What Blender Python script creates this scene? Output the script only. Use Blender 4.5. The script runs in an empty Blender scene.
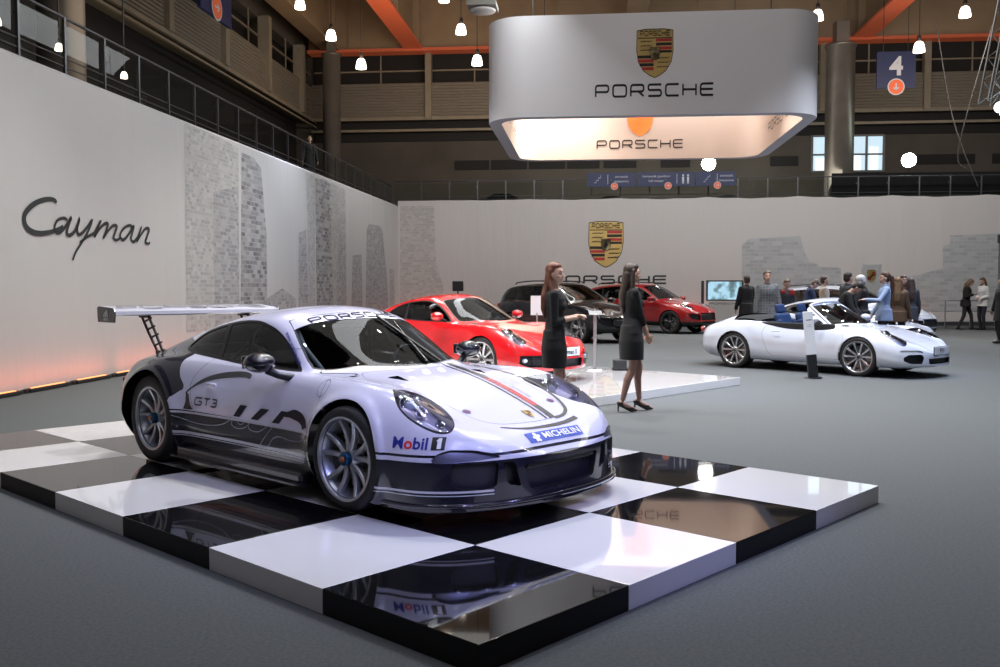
import bpy, bmesh, math, random
import numpy as np
from mathutils import Vector, Matrix
from mathutils.bvhtree import BVHTree
PI = math.pi
random.seed(7)
SC = bpy.context.scene
COL = SC.collection
# ------------------------------------------------------------------ materials
MATS = {}
def hexc(h):
    h = h.lstrip('#'); c = [int(h[i:i+2], 16) / 255 for i in (0, 2, 4)]
    return tuple(((x + .055) / 1.055) ** 2.4 if x > .04045 else x / 12.92 for x in c) + (1,)
def mat(name, color=(.5, .5, .5), rough=.5, metal=0., coat=0., spec=.5, emit=None, estr=0., coat_rough=.03, alpha=1., sheen=0.):
    if name in MATS: return MATS[name]
    m = bpy.data.materials.new(name); m.use_nodes = True
    b = m.node_tree.nodes['Principled BSDF']
    c = hexc(color) if isinstance(color, str) else tuple(color) + (1,) if len(color) == 3 else color
    b.inputs['Base Color'].default_value = c
    b.inputs['Roughness'].default_value = rough
    b.inputs['Metallic'].default_value = metal
    b.inputs['Coat Weight'].default_value = coat
    b.inputs['Coat Roughness'].default_value = coat_rough
    b.inputs['Specular IOR Level'].default_value = spec
    b.inputs['Sheen Weight'].default_value = sheen
    if emit is not None:
        b.inputs['Emission Color'].default_value = hexc(emit) if isinstance(emit, str) else tuple(emit) + (1,)
        b.inputs['Emission Strength'].default_value = estr
    m.diffuse_color = c
    MATS[name] = m
    return m
def nodes(m): return m.node_tree.nodes, m.node_tree.links, m.node_tree.nodes['Principled BSDF']
def noisy(m, scale=8., amount=.15, bump=0., bscale=None, detail=4., coords='Object', stretch=(1, 1, 1)):
    """procedural colour variation and bump on a principled material"""
    n, l, b = nodes(m)
    tc = n.new('ShaderNodeTexCoord'); mp = n.new('ShaderNodeMapping'); mp.inputs['Scale'].default_value = stretch
    l.new(tc.outputs[coords], mp.inputs[0])
    t = n.new('ShaderNodeTexNoise'); t.inputs['Scale'].default_value = scale; t.inputs['Detail'].default_value = detail
    l.new(mp.outputs[0], t.inputs['Vector'])
    c = tuple(b.inputs['Base Color'].default_value)
    r = n.new('ShaderNodeValToRGB')
    r.color_ramp.elements[0].position = .3; r.color_ramp.elements[1].position = .7
    r.color_ramp.elements[0].color = tuple(x * (1 - amount) for x in c[:3]) + (1,)
    r.color_ramp.elements[1].color = tuple(min(1, x * (1 + amount)) for x in c[:3]) + (1,)
    l.new(t.outputs['Fac'], r.inputs[0]); l.new(r.outputs[0], b.inputs['Base Color'])
    if bump:
        t2 = n.new('ShaderNodeTexNoise'); t2.inputs['Scale'].default_value = bscale or scale * 4; t2.inputs['Detail'].default_value = detail
        l.new(mp.outputs[0], t2.inputs['Vector'])
        bp = n.new('ShaderNodeBump'); bp.inputs['Strength'].default_value = bump; bp.inputs['Distance'].default_value = .01
        l.new(t2.outputs['Fac'], bp.inputs['Height']); l.new(bp.outputs[0], b.inputs['Normal'])
    return m
def glass(name, tint=(.5, .55, .55), refl=1., rough=.0):
    """thin window glass: tinted see-through with a Fresnel reflection"""
    if name in MATS: return MATS[name]
    m = bpy.data.materials.new(name); m.use_nodes = True
    n, l = m.node_tree.nodes, m.node_tree.links; n.clear()
    o = n.new('ShaderNodeOutputMaterial'); mx = n.new('ShaderNodeMixShader'); tr = n.new('ShaderNodeBsdfTransparent'); g = n.new('ShaderNodeBsdfGlossy')
    fr = n.new('ShaderNodeFresnel'); fr.inputs[0].default_value = 1.5
    mu = n.new('ShaderNodeMath'); mu.operation = 'MULTIPLY_ADD'; mu.inputs[1].default_value = refl; mu.inputs[2].default_value = .02; mu.use_clamp = True
    tr.inputs[0].default_value = tuple(tint) + (1,); g.inputs['Roughness'].default_value = rough
    l.new(fr.outputs[0], mu.inputs[0]); l.new(mu.outputs[0], mx.inputs[0]); l.new(tr.outputs[0], mx.inputs[1]); l.new(g.outputs[0], mx.inputs[2])
    l.new(mx.outputs[0], o.inputs[0]); MATS[name] = m
    return m
# ------------------------------------------------------------------ objects
def new_mesh(name, V, F, mats, mids=None, smooth=True, normals=None):
    me = bpy.data.meshes.new(name)
    me.from_pydata([tuple(map(float, v)) for v in V] if not isinstance(V, np.ndarray) else V.tolist(), [], F if not isinstance(F, np.ndarray) else F.tolist())
    for m in (mats if isinstance(mats, (list, tuple)) else [mats]): me.materials.append(m)
    if mids is not None: me.polygons.foreach_set('material_index', np.asarray(mids, dtype=np.int32))
    me.polygons.foreach_set('use_smooth', np.full(len(me.polygons), smooth))
    me.update()
    if normals is not None:
        me.normals_split_custom_set_from_vertices([tuple(n) for n in normals.tolist()])
    return me
def link(name, me, parent=None, loc=None):
    o = bpy.data.objects.new(name, me); COL.objects.link(o)
    if parent is not None: o.parent = parent
    if loc is not None: o.location = loc
    return o
def empty(name, loc=(0, 0, 0), rz=0.):
    o = bpy.data.objects.new(name, None); COL.objects.link(o); o.location = loc; o.rotation_euler = (0, 0, rz); o.empty_display_size = .1
    return o
def tag(o, label=None, cat=None, group=None, kind=None):
    if label: o['label'] = label
    if cat: o['category'] = cat
    if group: o['group'] = group
    if kind: o['kind'] = kind
    return o
def copy_tree(o, parent=None):
    c = o.copy(); COL.objects.link(c)
    if parent is not None: c.parent = parent; c.matrix_parent_inverse = o.matrix_parent_inverse
    for ch in list(o.children): copy_tree(ch, c)
    return c
class MB:
    """mesh builder: collects simple shapes into one mesh object"""
    def __init__(s): s.V = []; s.F = []; s.M = []; s.S = []
    def add(s, V, F, m=0, smooth=False):
        n = len(s.V); s.V += [tuple(v) for v in V]; s.F += [tuple(i + n for i in f) for f in F]; s.M += [m] * len(F); s.S += [smooth] * len(F)
        return s
    def box(s, c, d, m=0, rz=0., M=None, bev=0.):
        x, y, z = (q / 2 for q in d)
        if bev > 0:
            bm = bmesh.new(); bmesh.ops.create_cube(bm, size=1)
            for v in bm.verts: v.co = Vector((v.co.x * d[0], v.co.y * d[1], v.co.z * d[2]))
            bmesh.ops.bevel(bm, geom=bm.edges[:], offset=bev, segments=2, affect='EDGES', profile=.5)
            bm.verts.index_update(); V = [v.co.copy() for v in bm.verts]; F = [[v.index for v in f.verts] for f in bm.faces]; bm.free()
        else:
            V = [Vector(p) for p in ((-x, -y, -z), (x, -y, -z), (x, y, -z), (-x, y, -z), (-x, -y, z), (x, -y, z), (x, y, z), (-x, y, z))]
            F = [(0, 3, 2, 1), (4, 5, 6, 7), (0, 1, 5, 4), (1, 2, 6, 5), (2, 3, 7, 6), (3, 0, 4, 7)]
        R = Matrix.Rotation(rz, 3, 'Z') if M is None else M
        return s.add([R @ v + Vector(c) for v in V], F, m)
    def tube(s, pts, r, m=0, n=10, cap=True, closed=False):
        pts = [Vector(p) for p in pts]; k = len(pts); rs = r if isinstance(r, (list, tuple)) else [r] * k
        V = []; up = None
        for i, p in enumerate(pts):
            if closed: t = (pts[(i + 1) % k] - pts[i - 1]).normalized()
            else: t = (pts[min(i + 1, k - 1)] - pts[max(i - 1, 0)]).normalized()
            if up is None: up = Vector((0, 0, 1)) if abs(t.z) < .9 else Vector((1, 0, 0))
            a = t.cross(up)
            if a.length < 1e-6: a = t.orthogonal()
            a.normalize(); b = a.cross(t).normalized(); up = b
            for j in range(n):
                w = 2 * PI * j / n; V.append(p + a * math.cos(w) * rs[i] + b * math.sin(w) * rs[i])
        F = []
        for i in range(k if closed else k - 1):
            for j in range(n):
                i2 = (i + 1) % k; F.append((i * n + j, i * n + (j + 1) % n, i2 * n + (j + 1) % n, i2 * n + j))
        s.add(V, F, m, True)
        if cap and not closed:
            s.add(V[:n], [tuple(range(n))][::1], m); s.add(V[-n:], [tuple(range(n))[::-1]], m)
        return s
    def lathe(s, prof, m=0, n=32, c=(0, 0, 0), axis='Z', smooth=True, a0=0., a1=2 * PI):
        """prof: (radius, height) pairs"""
        V = []; F = []; k = len(prof); full = abs(a1 - a0 - 2 * PI) < 1e-6; cols = n if full else n + 1
        for j in range(cols):
            w = a0 + (a1 - a0) * j / n
            for r_, h in prof:
                p = (r_ * math.cos(w), r_ * math.sin(w), h)
                if axis == 'Y': p = (p[0], p[2], p[1])
                elif axis == 'X': p = (p[2], p[0], p[1])
                V.append((p[0] + c[0], p[1] + c[1], p[2] + c[2]))
        for j in range(n):
            j2 = (j + 1) % cols
            for i in range(k - 1): F.append((j * k + i, j2 * k + i, j2 * k + i + 1, j * k + i + 1))
        return s.add(V, F, m, smooth)
    def prism(s, poly, h, m=0, M=None, smooth=False):
        """extrude 2D polygon (x,y) by h along z; M maps to place"""
        k = len(poly); V = [Vector((p[0], p[1], 0)) for p in poly] + [Vector((p[0], p[1], h)) for p in poly]
        F = [tuple(range(k))[::-1], tuple(range(k, 2 * k))]; 
        W = [(M @ v if M is not None else v) for v in V]
        s.add(W, F, m); s.add(W, [(i, (i + 1) % k, k + (i + 1) % k, k + i) for i in range(k)], m, smooth)
        return s
    def flat(s, poly, m=0, M=None):
        W = [(M @ Vector((p[0], p[1], 0)) if M is not None else Vector((p[0], p[1], 0))) for p in poly]
        return s.add(W, [tuple(range(len(poly)))], m)
    def build(s, name, mats, parent=None, loc=None, tri=False):
        me = bpy.data.meshes.new(name); me.from_pydata([tuple(v) for v in s.V], [], s.F)
        for m in (mats if isinstance(mats, (list, tuple)) else [mats]): me.materials.append(m)
        me.polygons.foreach_set('material_index', s.M); me.polygons.foreach_set('use_smooth', s.S); me.update()
        return link(name, me, parent, loc)
def frame(origin, ux, uy):
    """matrix with x axis ux, y axis uy, z = ux x uy"""
    ux = Vector(ux).normalized(); uy = Vector(uy).normalized(); uz = ux.cross(uy).normalized()
    M = Matrix((ux, uy, uz)).transposed().to_4x4(); M.translation = Vector(origin); return M
# ------------------------------------------------------------------ curves
def pchip(xk, yk, x):
    xk = np.asarray(xk, float); yk = np.asarray(yk, float); x = np.asarray(x, float)
    h = np.diff(xk); d = np.diff(yk) / h; n = len(xk); m = np.zeros(n)
    if n == 2: return yk[0] + (x - xk[0]) * d[0]
    for i in range(1, n - 1):
        if d[i - 1] * d[i] > 0:
            w1 = 2 * h[i] + h[i - 1]; w2 = h[i] + 2 * h[i - 1]; m[i] = (w1 + w2) / (w1 / d[i - 1] + w2 / d[i])
    m[0] = ((2 * h[0] + h[1]) * d[0] - h[0] * d[1]) / (h[0] + h[1]); m[0] = 0 if m[0] * d[0] < 0 else m[0]
    m[-1] = ((2 * h[-1] + h[-2]) * d[-1] - h[-1] * d[-2]) / (h[-1] + h[-2]); m[-1] = 0 if m[-1] * d[-1] < 0 else m[-1]
    x = np.clip(x, xk[0], xk[-1]); i = np.clip(np.searchsorted(xk, x) - 1, 0, n - 2)
    t = (x - xk[i]) / h[i]; t2 = t * t; t3 = t2 * t
    return (2 * t3 - 3 * t2 + 1) * yk[i] + (t3 - 2 * t2 + t) * h[i] * m[i] + (-2 * t3 + 3 * t2) * yk[i + 1] + (t3 - t2) * h[i] * m[i + 1]
def cr(pts, n=8, closed=False):
    """Catmull-Rom through 2D/3D points"""
    P = [np.array(p, float) for p in pts]; k = len(P); out = []
    for i in range(k if closed else k - 1):
        g = lambda j: P[j % k] if closed else P[min(max(j, 0), k - 1)]
        a, b, c, d = g(i - 1), g(i), g(i + 1), g(i + 2)
        for q in range(n):
            t = q / n
            out.append(.5 * (2 * b + (c - a) * t + (2 * a - 5 * b + 4 * c - d) * t * t + (3 * b - a - 3 * c + d) * t ** 3))
    if not closed: out.append(P[-1])
    return [tuple(p) for p in out]
def sd_poly(P, poly):
    """signed distance (negative inside) of points P (n,2) to closed polygon"""
    poly = np.asarray(poly, float); n = len(poly); d2 = np.full(len(P), 1e9); ins = np.zeros(len(P), bool)
    for i in range(n):
        a = poly[i]; b = poly[(i + 1) % n]; e = b - a; w = P - a
        t = np.clip((w @ e) / max(e @ e, 1e-12), 0, 1); q = w - t[:, None] * e; d2 = np.minimum(d2, (q * q).sum(1))
        c = (a[1] > P[:, 1]) != (b[1] > P[:, 1])
        if b[1] != a[1]: ins ^= c & (P[:, 0] < e[0] * (P[:, 1] - a[1]) / e[1] + a[0])
    d = np.sqrt(d2); return np.where(ins, -d, d)
def sd_line(P, line):
    """unsigned distance to an open polyline"""
    line = np.asarray(line, float); d2 = np.full(len(P), 1e9)
    for i in range(len(line) - 1):
        a = line[i]; e = line[i + 1] - a; w = P - a
        t = np.clip((w @ e) / max(e @ e, 1e-12), 0, 1); q = w - t[:, None] * e; d2 = np.minimum(d2, (q * q).sum(1))
    return np.sqrt(d2)
# ------------------------------------------------------------------ cuttable surface
class Surf:
    """triangle surface with per-triangle part and material tags that can be cut along scalar fields"""
    def __init__(s, V, T):
        s.V = V; s.T = T; s.p = np.zeros(len(T), int); s.m = np.zeros(len(T), int)
        s.parts = ['body']; s.normals()
    def normals(s):
        a, b, c = (s.V[s.T[:, i]] for i in range(3)); fn = np.cross(b - a, c - a); N = np.zeros_like(s.V)
        for i in range(3): np.add.at(N, s.T[:, i], fn)
        s.N = N / np.maximum(np.linalg.norm(N, axis=1), 1e-12)[:, None]
    def cut(s, f, where=None):
        """split triangles along f=0; returns boolean per triangle: inside (f<0)"""
        f = np.where(np.abs(f) < 2e-5, 2e-5, f); pos = f > 0; tp = pos[s.T]; k = tp.sum(1)
        mix = (k == 1) | (k == 2)
        if where is not None:
            mix &= where
        idx = np.nonzero(mix)[0]
        if len(idx):
            T = s.T[idx]; P = tp[idx]; lone = np.where(k[idx] == 1, P.argmax(1), (~P).argmax(1))
            T = np.stack([T[np.arange(len(T)), (lone + j) % 3] for j in range(3)], 1)
            a, b, c = T.T; n0 = len(s.V)
            e = np.concatenate([np.stack([a, b], 1), np.stack([a, c], 1)]); e.sort(axis=1)
            key = e[:, 0].astype(np.int64) * (n0 + 1) + e[:, 1]; uk, first, inv = np.unique(key, return_index=True, return_inverse=True)
            E = e[first]; t = (f[E[:, 0]] / (f[E[:, 0]] - f[E[:, 1]]))[:, None]
            nv = s.V[E[:, 0]] * (1 - t) + s.V[E[:, 1]] * t; nn = s.N[E[:, 0]] * (1 - t) + s.N[E[:, 1]] * t
            nn /= np.maximum(np.linalg.norm(nn, axis=1), 1e-9)[:, None]
            s.V = np.concatenate([s.V, nv]); s.N = np.concatenate([s.N, nn]); f = np.concatenate([f, np.zeros(len(nv))])
            inv = inv.ravel(); ab = n0 + inv[:len(T)]; ac = n0 + inv[len(T):]
            t1 = np.stack([a, ab, ac], 1); t2 = np.stack([ab, b, c], 1); t3 = np.stack([ab, c, ac], 1)
            keep = ~mix; s.T = np.concatenate([s.T[keep], t1, t2, t3])
            s.p = np.concatenate([s.p[keep]] + [s.p[idx]] * 3); s.m = np.concatenate([s.m[keep]] + [s.m[idx]] * 3)
        return f[s.T].sum(1) < 0
    def cen(s): return s.V[s.T].mean(1)
    def part(s, name, inside, only='body'):
        if name not in s.parts: s.parts.append(name)
        q = inside & (s.p == s.parts.index(only)) if only is not None else inside
        s.p[q] = s.parts.index(name)
    def extract(s, name):
        q = s.p == s.parts.index(name); T = s.T[q]; u, inv = np.unique(T, return_inverse=True)
        return s.V[u], s.N[u], inv.reshape(T.shape), s.m[q]
    def drop(s, inside):
        s.T = s.T[~inside]; s.p = s.p[~inside]; s.m = s.m[~inside]
def inset_mesh(V, N, T, m, depth, wall_mat, d=None):
    """push a patch inward by depth and wall its rim; returns V,F,m,normals"""
    D = (-N if d is None else np.tile(np.asarray(d, float), (len(V), 1))) * depth
    V2 = V + D; e = np.concatenate([T[:, [0, 1]], T[:, [1, 2]], T[:, [2, 0]]]); s_ = np.sort(e, axis=1)
    key = s_[:, 0].astype(np.int64) * (len(V) + 1) + s_[:, 1]; uk, idx, cnt = np.unique(key, return_index=True, return_counts=True)
    E = e[idx[cnt == 1]]; n = len(V)
    # wall uses its own vertices
    W = np.concatenate([V[E[:, 0]], V[E[:, 1]], V2[E[:, 1]], V2[E[:, 0]]]); k = len(E); i = np.arange(k) + n
    t = V[E[:, 1]] - V[E[:, 0]]; wn = np.cross(t, N[E[:, 0]]); wn /= np.maximum(np.linalg.norm(wn, axis=1), 1e-9)[:, None]; wn = -wn
    Wt = np.concatenate([np.stack([i, i + k, i + 2 * k], 1), np.stack([i, i + 2 * k, i + 3 * k], 1)])
    return np.concatenate([V2, W]), np.concatenate([T, Wt]), np.concatenate([m, np.full(len(Wt), wall_mat)]), np.concatenate([N, np.tile(wn, (4, 1))])
# ------------------------------------------------------------------ lettering (stroked, wide technical face)
def ribbon(line, w, closed=False):
    """flat ribbon polygon strip along a 2D polyline -> (V, F)"""
    L = [np.array(p, float) for p in line]; n = len(L); V = []; F = []; ws = w if isinstance(w, (list, tuple)) else [w] * n
    for i in range(n):
        a = L[i - 1] if (i > 0 or closed) else L[i]; b = L[(i + 1) % n] if (i < n - 1 or closed) else L[i]
        d0 = L[i] - a; d1 = b - L[i]; l0 = np.linalg.norm(d0); l1 = np.linalg.norm(d1)
        if l0 < 1e-9: d0 = d1; l0 = l1
        if l1 < 1e-9: d1 = d0; l1 = l0
        t = d0 / l0 + d1 / l1; t /= max(np.linalg.norm(t), 1e-6); nn = np.array([-t[1], t[0]]); c = max(.5, abs(np.dot(nn, np.array([-d1[1], d1[0]]) / l1)))
        V += [tuple(L[i] + nn * ws[i] / 2 / c), tuple(L[i] - nn * ws[i] / 2 / c)]
    for i in range(n - 1 if not closed else n):
        j = (i + 1) % n; F.append((2 * i, 2 * i + 1, 2 * j + 1, 2 * j))
    return V, F
def rnd(pts, r, closed=False, n=4):
    """round the corners of a polyline"""
    out = []; k = len(pts)
    for i in range(k):
        if not closed and i in (0, k - 1): out.append(pts[i]); continue
        p = np.array(pts[i], float); a = np.array(pts[i - 1], float); b = np.array(pts[(i + 1) % k], float)
        la = np.linalg.norm(a - p); lb = np.linalg.norm(b - p); q = min(r, la * .49, lb * .49)
        s_ = p + (a - p) / la * q; e = p + (b - p) / lb * q
        for j in range(n + 1):
            t = j / n; out.append(tuple((1 - t) ** 2 * s_ + 2 * t * (1 - t) * p + t * t * e))
    return out
WIDE = {  # width, strokes (points, closed)
 'P': (1.75, [([(0, 0), (0, 1), (1.6, 1), (1.6, .42), (0, .42)], 0)]), 'O': (1.8, [([(0, 0), (0, 1), (1.65, 1), (1.65, 0)], 1)]),
 'R': (1.75, [([(0, 0), (0, 1), (1.6, 1), (1.6, .42), (0, .42)], 0), ([(.95, .42), (1.6, 0)], 0)]),
 'S': (1.75, [([(1.6, 1), (0, 1), (0, .52), (1.6, .52), (1.6, 0), (0, 0)], 0)]), 'C': (1.7, [([(1.6, 1), (0, 1), (0, 0), (1.6, 0)], 0)]),
 'H': (1.75, [([(0, 0), (0, 1)], 0), ([(1.6, 0), (1.6, 1)], 0), ([(0, .52), (1.6, .52)], 0)]),
 'E': (1.65, [([(1.55, 1), (0, 1), (0, 0), (1.55, 0)], 0), ([(0, .52), (1.5, .52)], 0)]),
 'G': (1.7, [([(1.6, 1), (0, 1), (0, 0), (1.6, 0), (1.6, .5), (.9, .5)], 0)]), 'T': (1.5, [([(0, 1), (1.4, 1)], 0), ([(.7, 1), (.7, 0)], 0)]),
 '3': (1.4, [([(0, 1), (1.2, 1), (1.2, 0), (0, 0)], 0), ([(.3, .52), (1.2, .52)], 0)]), '9': (1.4, [([(0, 0), (1.2, 0), (1.2, 1), (0, 1), (0, .48), (1.2, .48)], 0)]),
 '1': (.6, [([(.15, .8), (.35, 1), (.35, 0)], 0)]), ' ': (.8, []), '/': (.8, [([(0, 0), (.7, 1)], 0)]),
}
def wide_text(s, h, stroke=.17, gap=.42, slant=0.):
    """returns V,F of flat text of cap height h, centred in x, baseline 0"""
    V = []; F = []; x = 0
    for ch in s:
        w, st = WIDE[ch]
        for pts, closed in st:
            p = rnd(pts, .3, closed) if len(pts) > 2 else pts
            v, f = ribbon(p, stroke, closed); n = len(V); V += [(a + x + slant * b, b) for a, b in v]; F += [tuple(i + n for i in q) for q in f]
        x += w + gap
    x -= gap
    V = [((a - x / 2) * h, b * h) for a, b in V]
    return V, F
def font_text(s, h, align='CENTER', bold=0.):
    """flat text from Blender's own font -> V,F centred; h = cap height approx"""
    cu = bpy.data.curves.new('t', 'FONT'); cu.body = s; cu.size = h / .7; cu.align_x = align; cu.resolution_u = 3; cu.offset = bold * cu.size
    o = bpy.data.objects.new('t', cu); COL.objects.link(o); dg = bpy.context.evaluated_depsgraph_get(); me = bpy.data.meshes.new_from_object(o.evaluated_get(dg))
    V = [(v.co.x, v.co.y) for v in me.vertices]; F = [tuple(p.vertices) for p in me.polygons]
    bpy.data.objects.remove(o); bpy.data.curves.remove(cu); bpy.data.meshes.remove(me)
    return V, F
def dice(V, F, step, M=None):
    """cut a flat 2D mesh into a grid so that it can drape"""
    bm = bmesh.new(); vs = [bm.verts.new((a, b, 0)) for a, b in V]
    for f in F:
        try: bm.faces.new([vs[i] for i in f])
        except ValueError: pass
    xs = [v[0] for v in V]; ys = [v[1] for v in V]
    for ax, lo, hi in ((0, min(xs), max(xs)), (1, min(ys), max(ys))):
        q = lo + step
        while q < hi:
            co = [0, 0, 0]; co[ax] = q; no = [0, 0, 0]; no[ax] = 1
            bmesh.ops.bisect_plane(bm, geom=bm.verts[:] + bm.edges[:] + bm.faces[:], plane_co=co, plane_no=no); q += step
    bm.verts.index_update(); V2 = [(v.co.x, v.co.y) for v in bm.verts]; F2 = [tuple(v.index for v in f.verts) for f in bm.faces]; bm.free()
    return V2, F2
def drape(bvh, V, F, place, direction, off=.002, far=3.):
    """place(x,y)->3D start point; cast along direction onto bvh; returns V3,F"""
    d = Vector(direction).normalized(); out = []; ok = []
    for a, b in V:
        hit, nrm, i, _ = bvh.ray_cast(Vector(place(a, b)), d, far)
        if hit is None: ok.append(False); out.append((0, 0, 0)); continue
        if nrm.dot(d) > 0: nrm = -nrm
        out.append(tuple(hit + nrm * off)); ok.append(True)
    return out, [f for f in F if all(ok[i] for i in f)]
# ------------------------------------------------------------------ car body surface
def car_surface(S, nx=300, ne=46, npf=86):
    """S: dict of knot curves over x (car runs along +x). Returns a Surf of the closed outer skin."""
    xr, xf = S['x']; ra, fa = S['round']; nr, nf = S['exp']
    th = np.linspace(0, 1, ne + 1)
    xs_f = fa + (xf - fa) * np.sin(th * PI / 2); xs_r = ra + (xr - ra) * np.sin(th * PI / 2)
    xs = np.concatenate([xs_r[::-1], np.linspace(ra, fa, nx)[1:-1], xs_f])
    sf = np.clip((xs - fa) / (xf - fa), 0, 1); sr = np.clip((ra - xs) / (ra - xr), 0, 1)
    e = (1 - sf ** nf) ** (1 / nf) * (1 - sr ** nr) ** (1 / nr)
    def C(k):
        a = S[k]; f = lambda q: pchip([p[0] for p in a], [p[1] for p in a], q)
        w = S.get('smooth', .05); return sum(f(xs + o * w) * g for o, g in ((-1.5, .08), (-1, .15), (-.5, .18), (0, .18), (.5, .18), (1, .15), (1.5, .08)))
    zb, ws, zs, wm, zm, wsh, zsh, wg, zg, wr, zr, zc = (C(k) for k in ('zb', 'ws', 'zs', 'wm', 'zm', 'wsh', 'zsh', 'wg', 'zg', 'wr', 'zr', 'zc'))
    zl = (zs * .45 + zm * .55); wl = wm * .985 + ws * .015
    bul = np.array(S.get('bulge', [(-9, .5), (9, .5)])); 
    o = np.zeros_like(xs)
    K = [(o, zb), (ws - .1, zb), (ws, zs), (wl, zl), (wm, zm), (wsh, zsh), (wg, zg), (wr, zr), (wr * .55, zr + (zc - zr) * .78), (o, zc)]
    seg = [6, 4, 8, 8, 16, 10, 16, 9, 9]
    seg = [max(3, int(round(s_ * npf / 86))) for s_ in seg]
    rows = []
    for i in range(len(xs)):
        y = np.array([k[0][i] for k in K]) * e[i] + 0; z = np.array([k[1][i] for k in K])
        yy = np.concatenate([[-y[1]], y, [-y[-2]]]); zz = np.concatenate([[z[1]], z, [z[-2]]])
        d = np.sqrt(np.diff(np.concatenate([[-y0 for y0 in [K[1][0][i]]], [k[0][i] for k in K], [-K[-2][0][i]]])) ** 2 + np.diff(zz) ** 2); s_ = np.concatenate([[0], np.cumsum(d + 1e-4)])
        q = np.concatenate([np.linspace(s_[j + 1], s_[j + 2], n, endpoint=False) for j, n in enumerate(seg)] + [[s_[-2]]])
        rows.append(np.stack([pchip(s_, yy, q), pchip(s_, zz, q)], 1))
    R = np.array(rows); nxs, nh = R.shape[:2]
    R[:, 0, 0] = 0; R[:, -1, 0] = 0
    # wheel arch flare
    X = np.repeat(xs[:, None], nh, 1)
    for ax, az, rr, amp, wd in S.get('flare', []):
        d = np.sqrt((X - ax) ** 2 + (R[:, :, 1] - az) ** 2); g = np.exp(-((d - rr) / wd) ** 2) * amp * (R[:, :, 0] > .5) * np.clip((R[:, :, 0] - .5) / .2, 0, 1)
        lip = S.get('lip', 0) / (1 + np.exp(np.clip((d - (rr + .045)) / .005, -30, 30))) * (R[:, :, 0] > .6) * (R[:, :, 1] > az - .25)
        R[:, :, 0] += g + lip
    full = np.concatenate([np.stack([X, R[:, :, 0], R[:, :, 1]], 2), np.stack([X, -R[:, :, 0], R[:, :, 1]], 2)[:, -2:0:-1]], 1)
    m = full.shape[1]; V = full.reshape(-1, 3)
    i = np.arange(nxs - 1)[:, None] * m; j = np.arange(m)[None, :]; j2 = (j + 1) % m
    a, b, c, d = (i + j).ravel(), (i + j2).ravel(), (i + m + j2).ravel(), (i + m + j).ravel()
    T = np.concatenate([np.stack([a, b, c], 1), np.stack([a, c, d], 1)])
    # merge coincident tip vertices
    kq = np.round(V, 6); uq, idx, inv = np.unique(kq, axis=0, return_index=True, return_inverse=True); V = V[idx]; T = inv.ravel()[T]
    T = T[(T[:, 0] != T[:, 1]) & (T[:, 1] != T[:, 2]) & (T[:, 0] != T[:, 2])]
    return Surf(V, T)
SIDE = lambda V: V[:, [0, 2]]
TOP = lambda V: V[:, [0, 1]]
FRONT = lambda V: V[:, [1, 2]]
def build_part(S, name, mats, parent, objname=None, depth=0., wall=0, label=None):
    V, N, T, m = S.extract(name)
    if len(T) == 0: return None
    if depth: V, T, m, N = inset_mesh(V, N, T, m, depth, wall)
    o = link(objname or name, new_mesh(objname or name, V, T, mats, m, True, N), parent)
    if label: o['label'] = label
    return o
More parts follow.
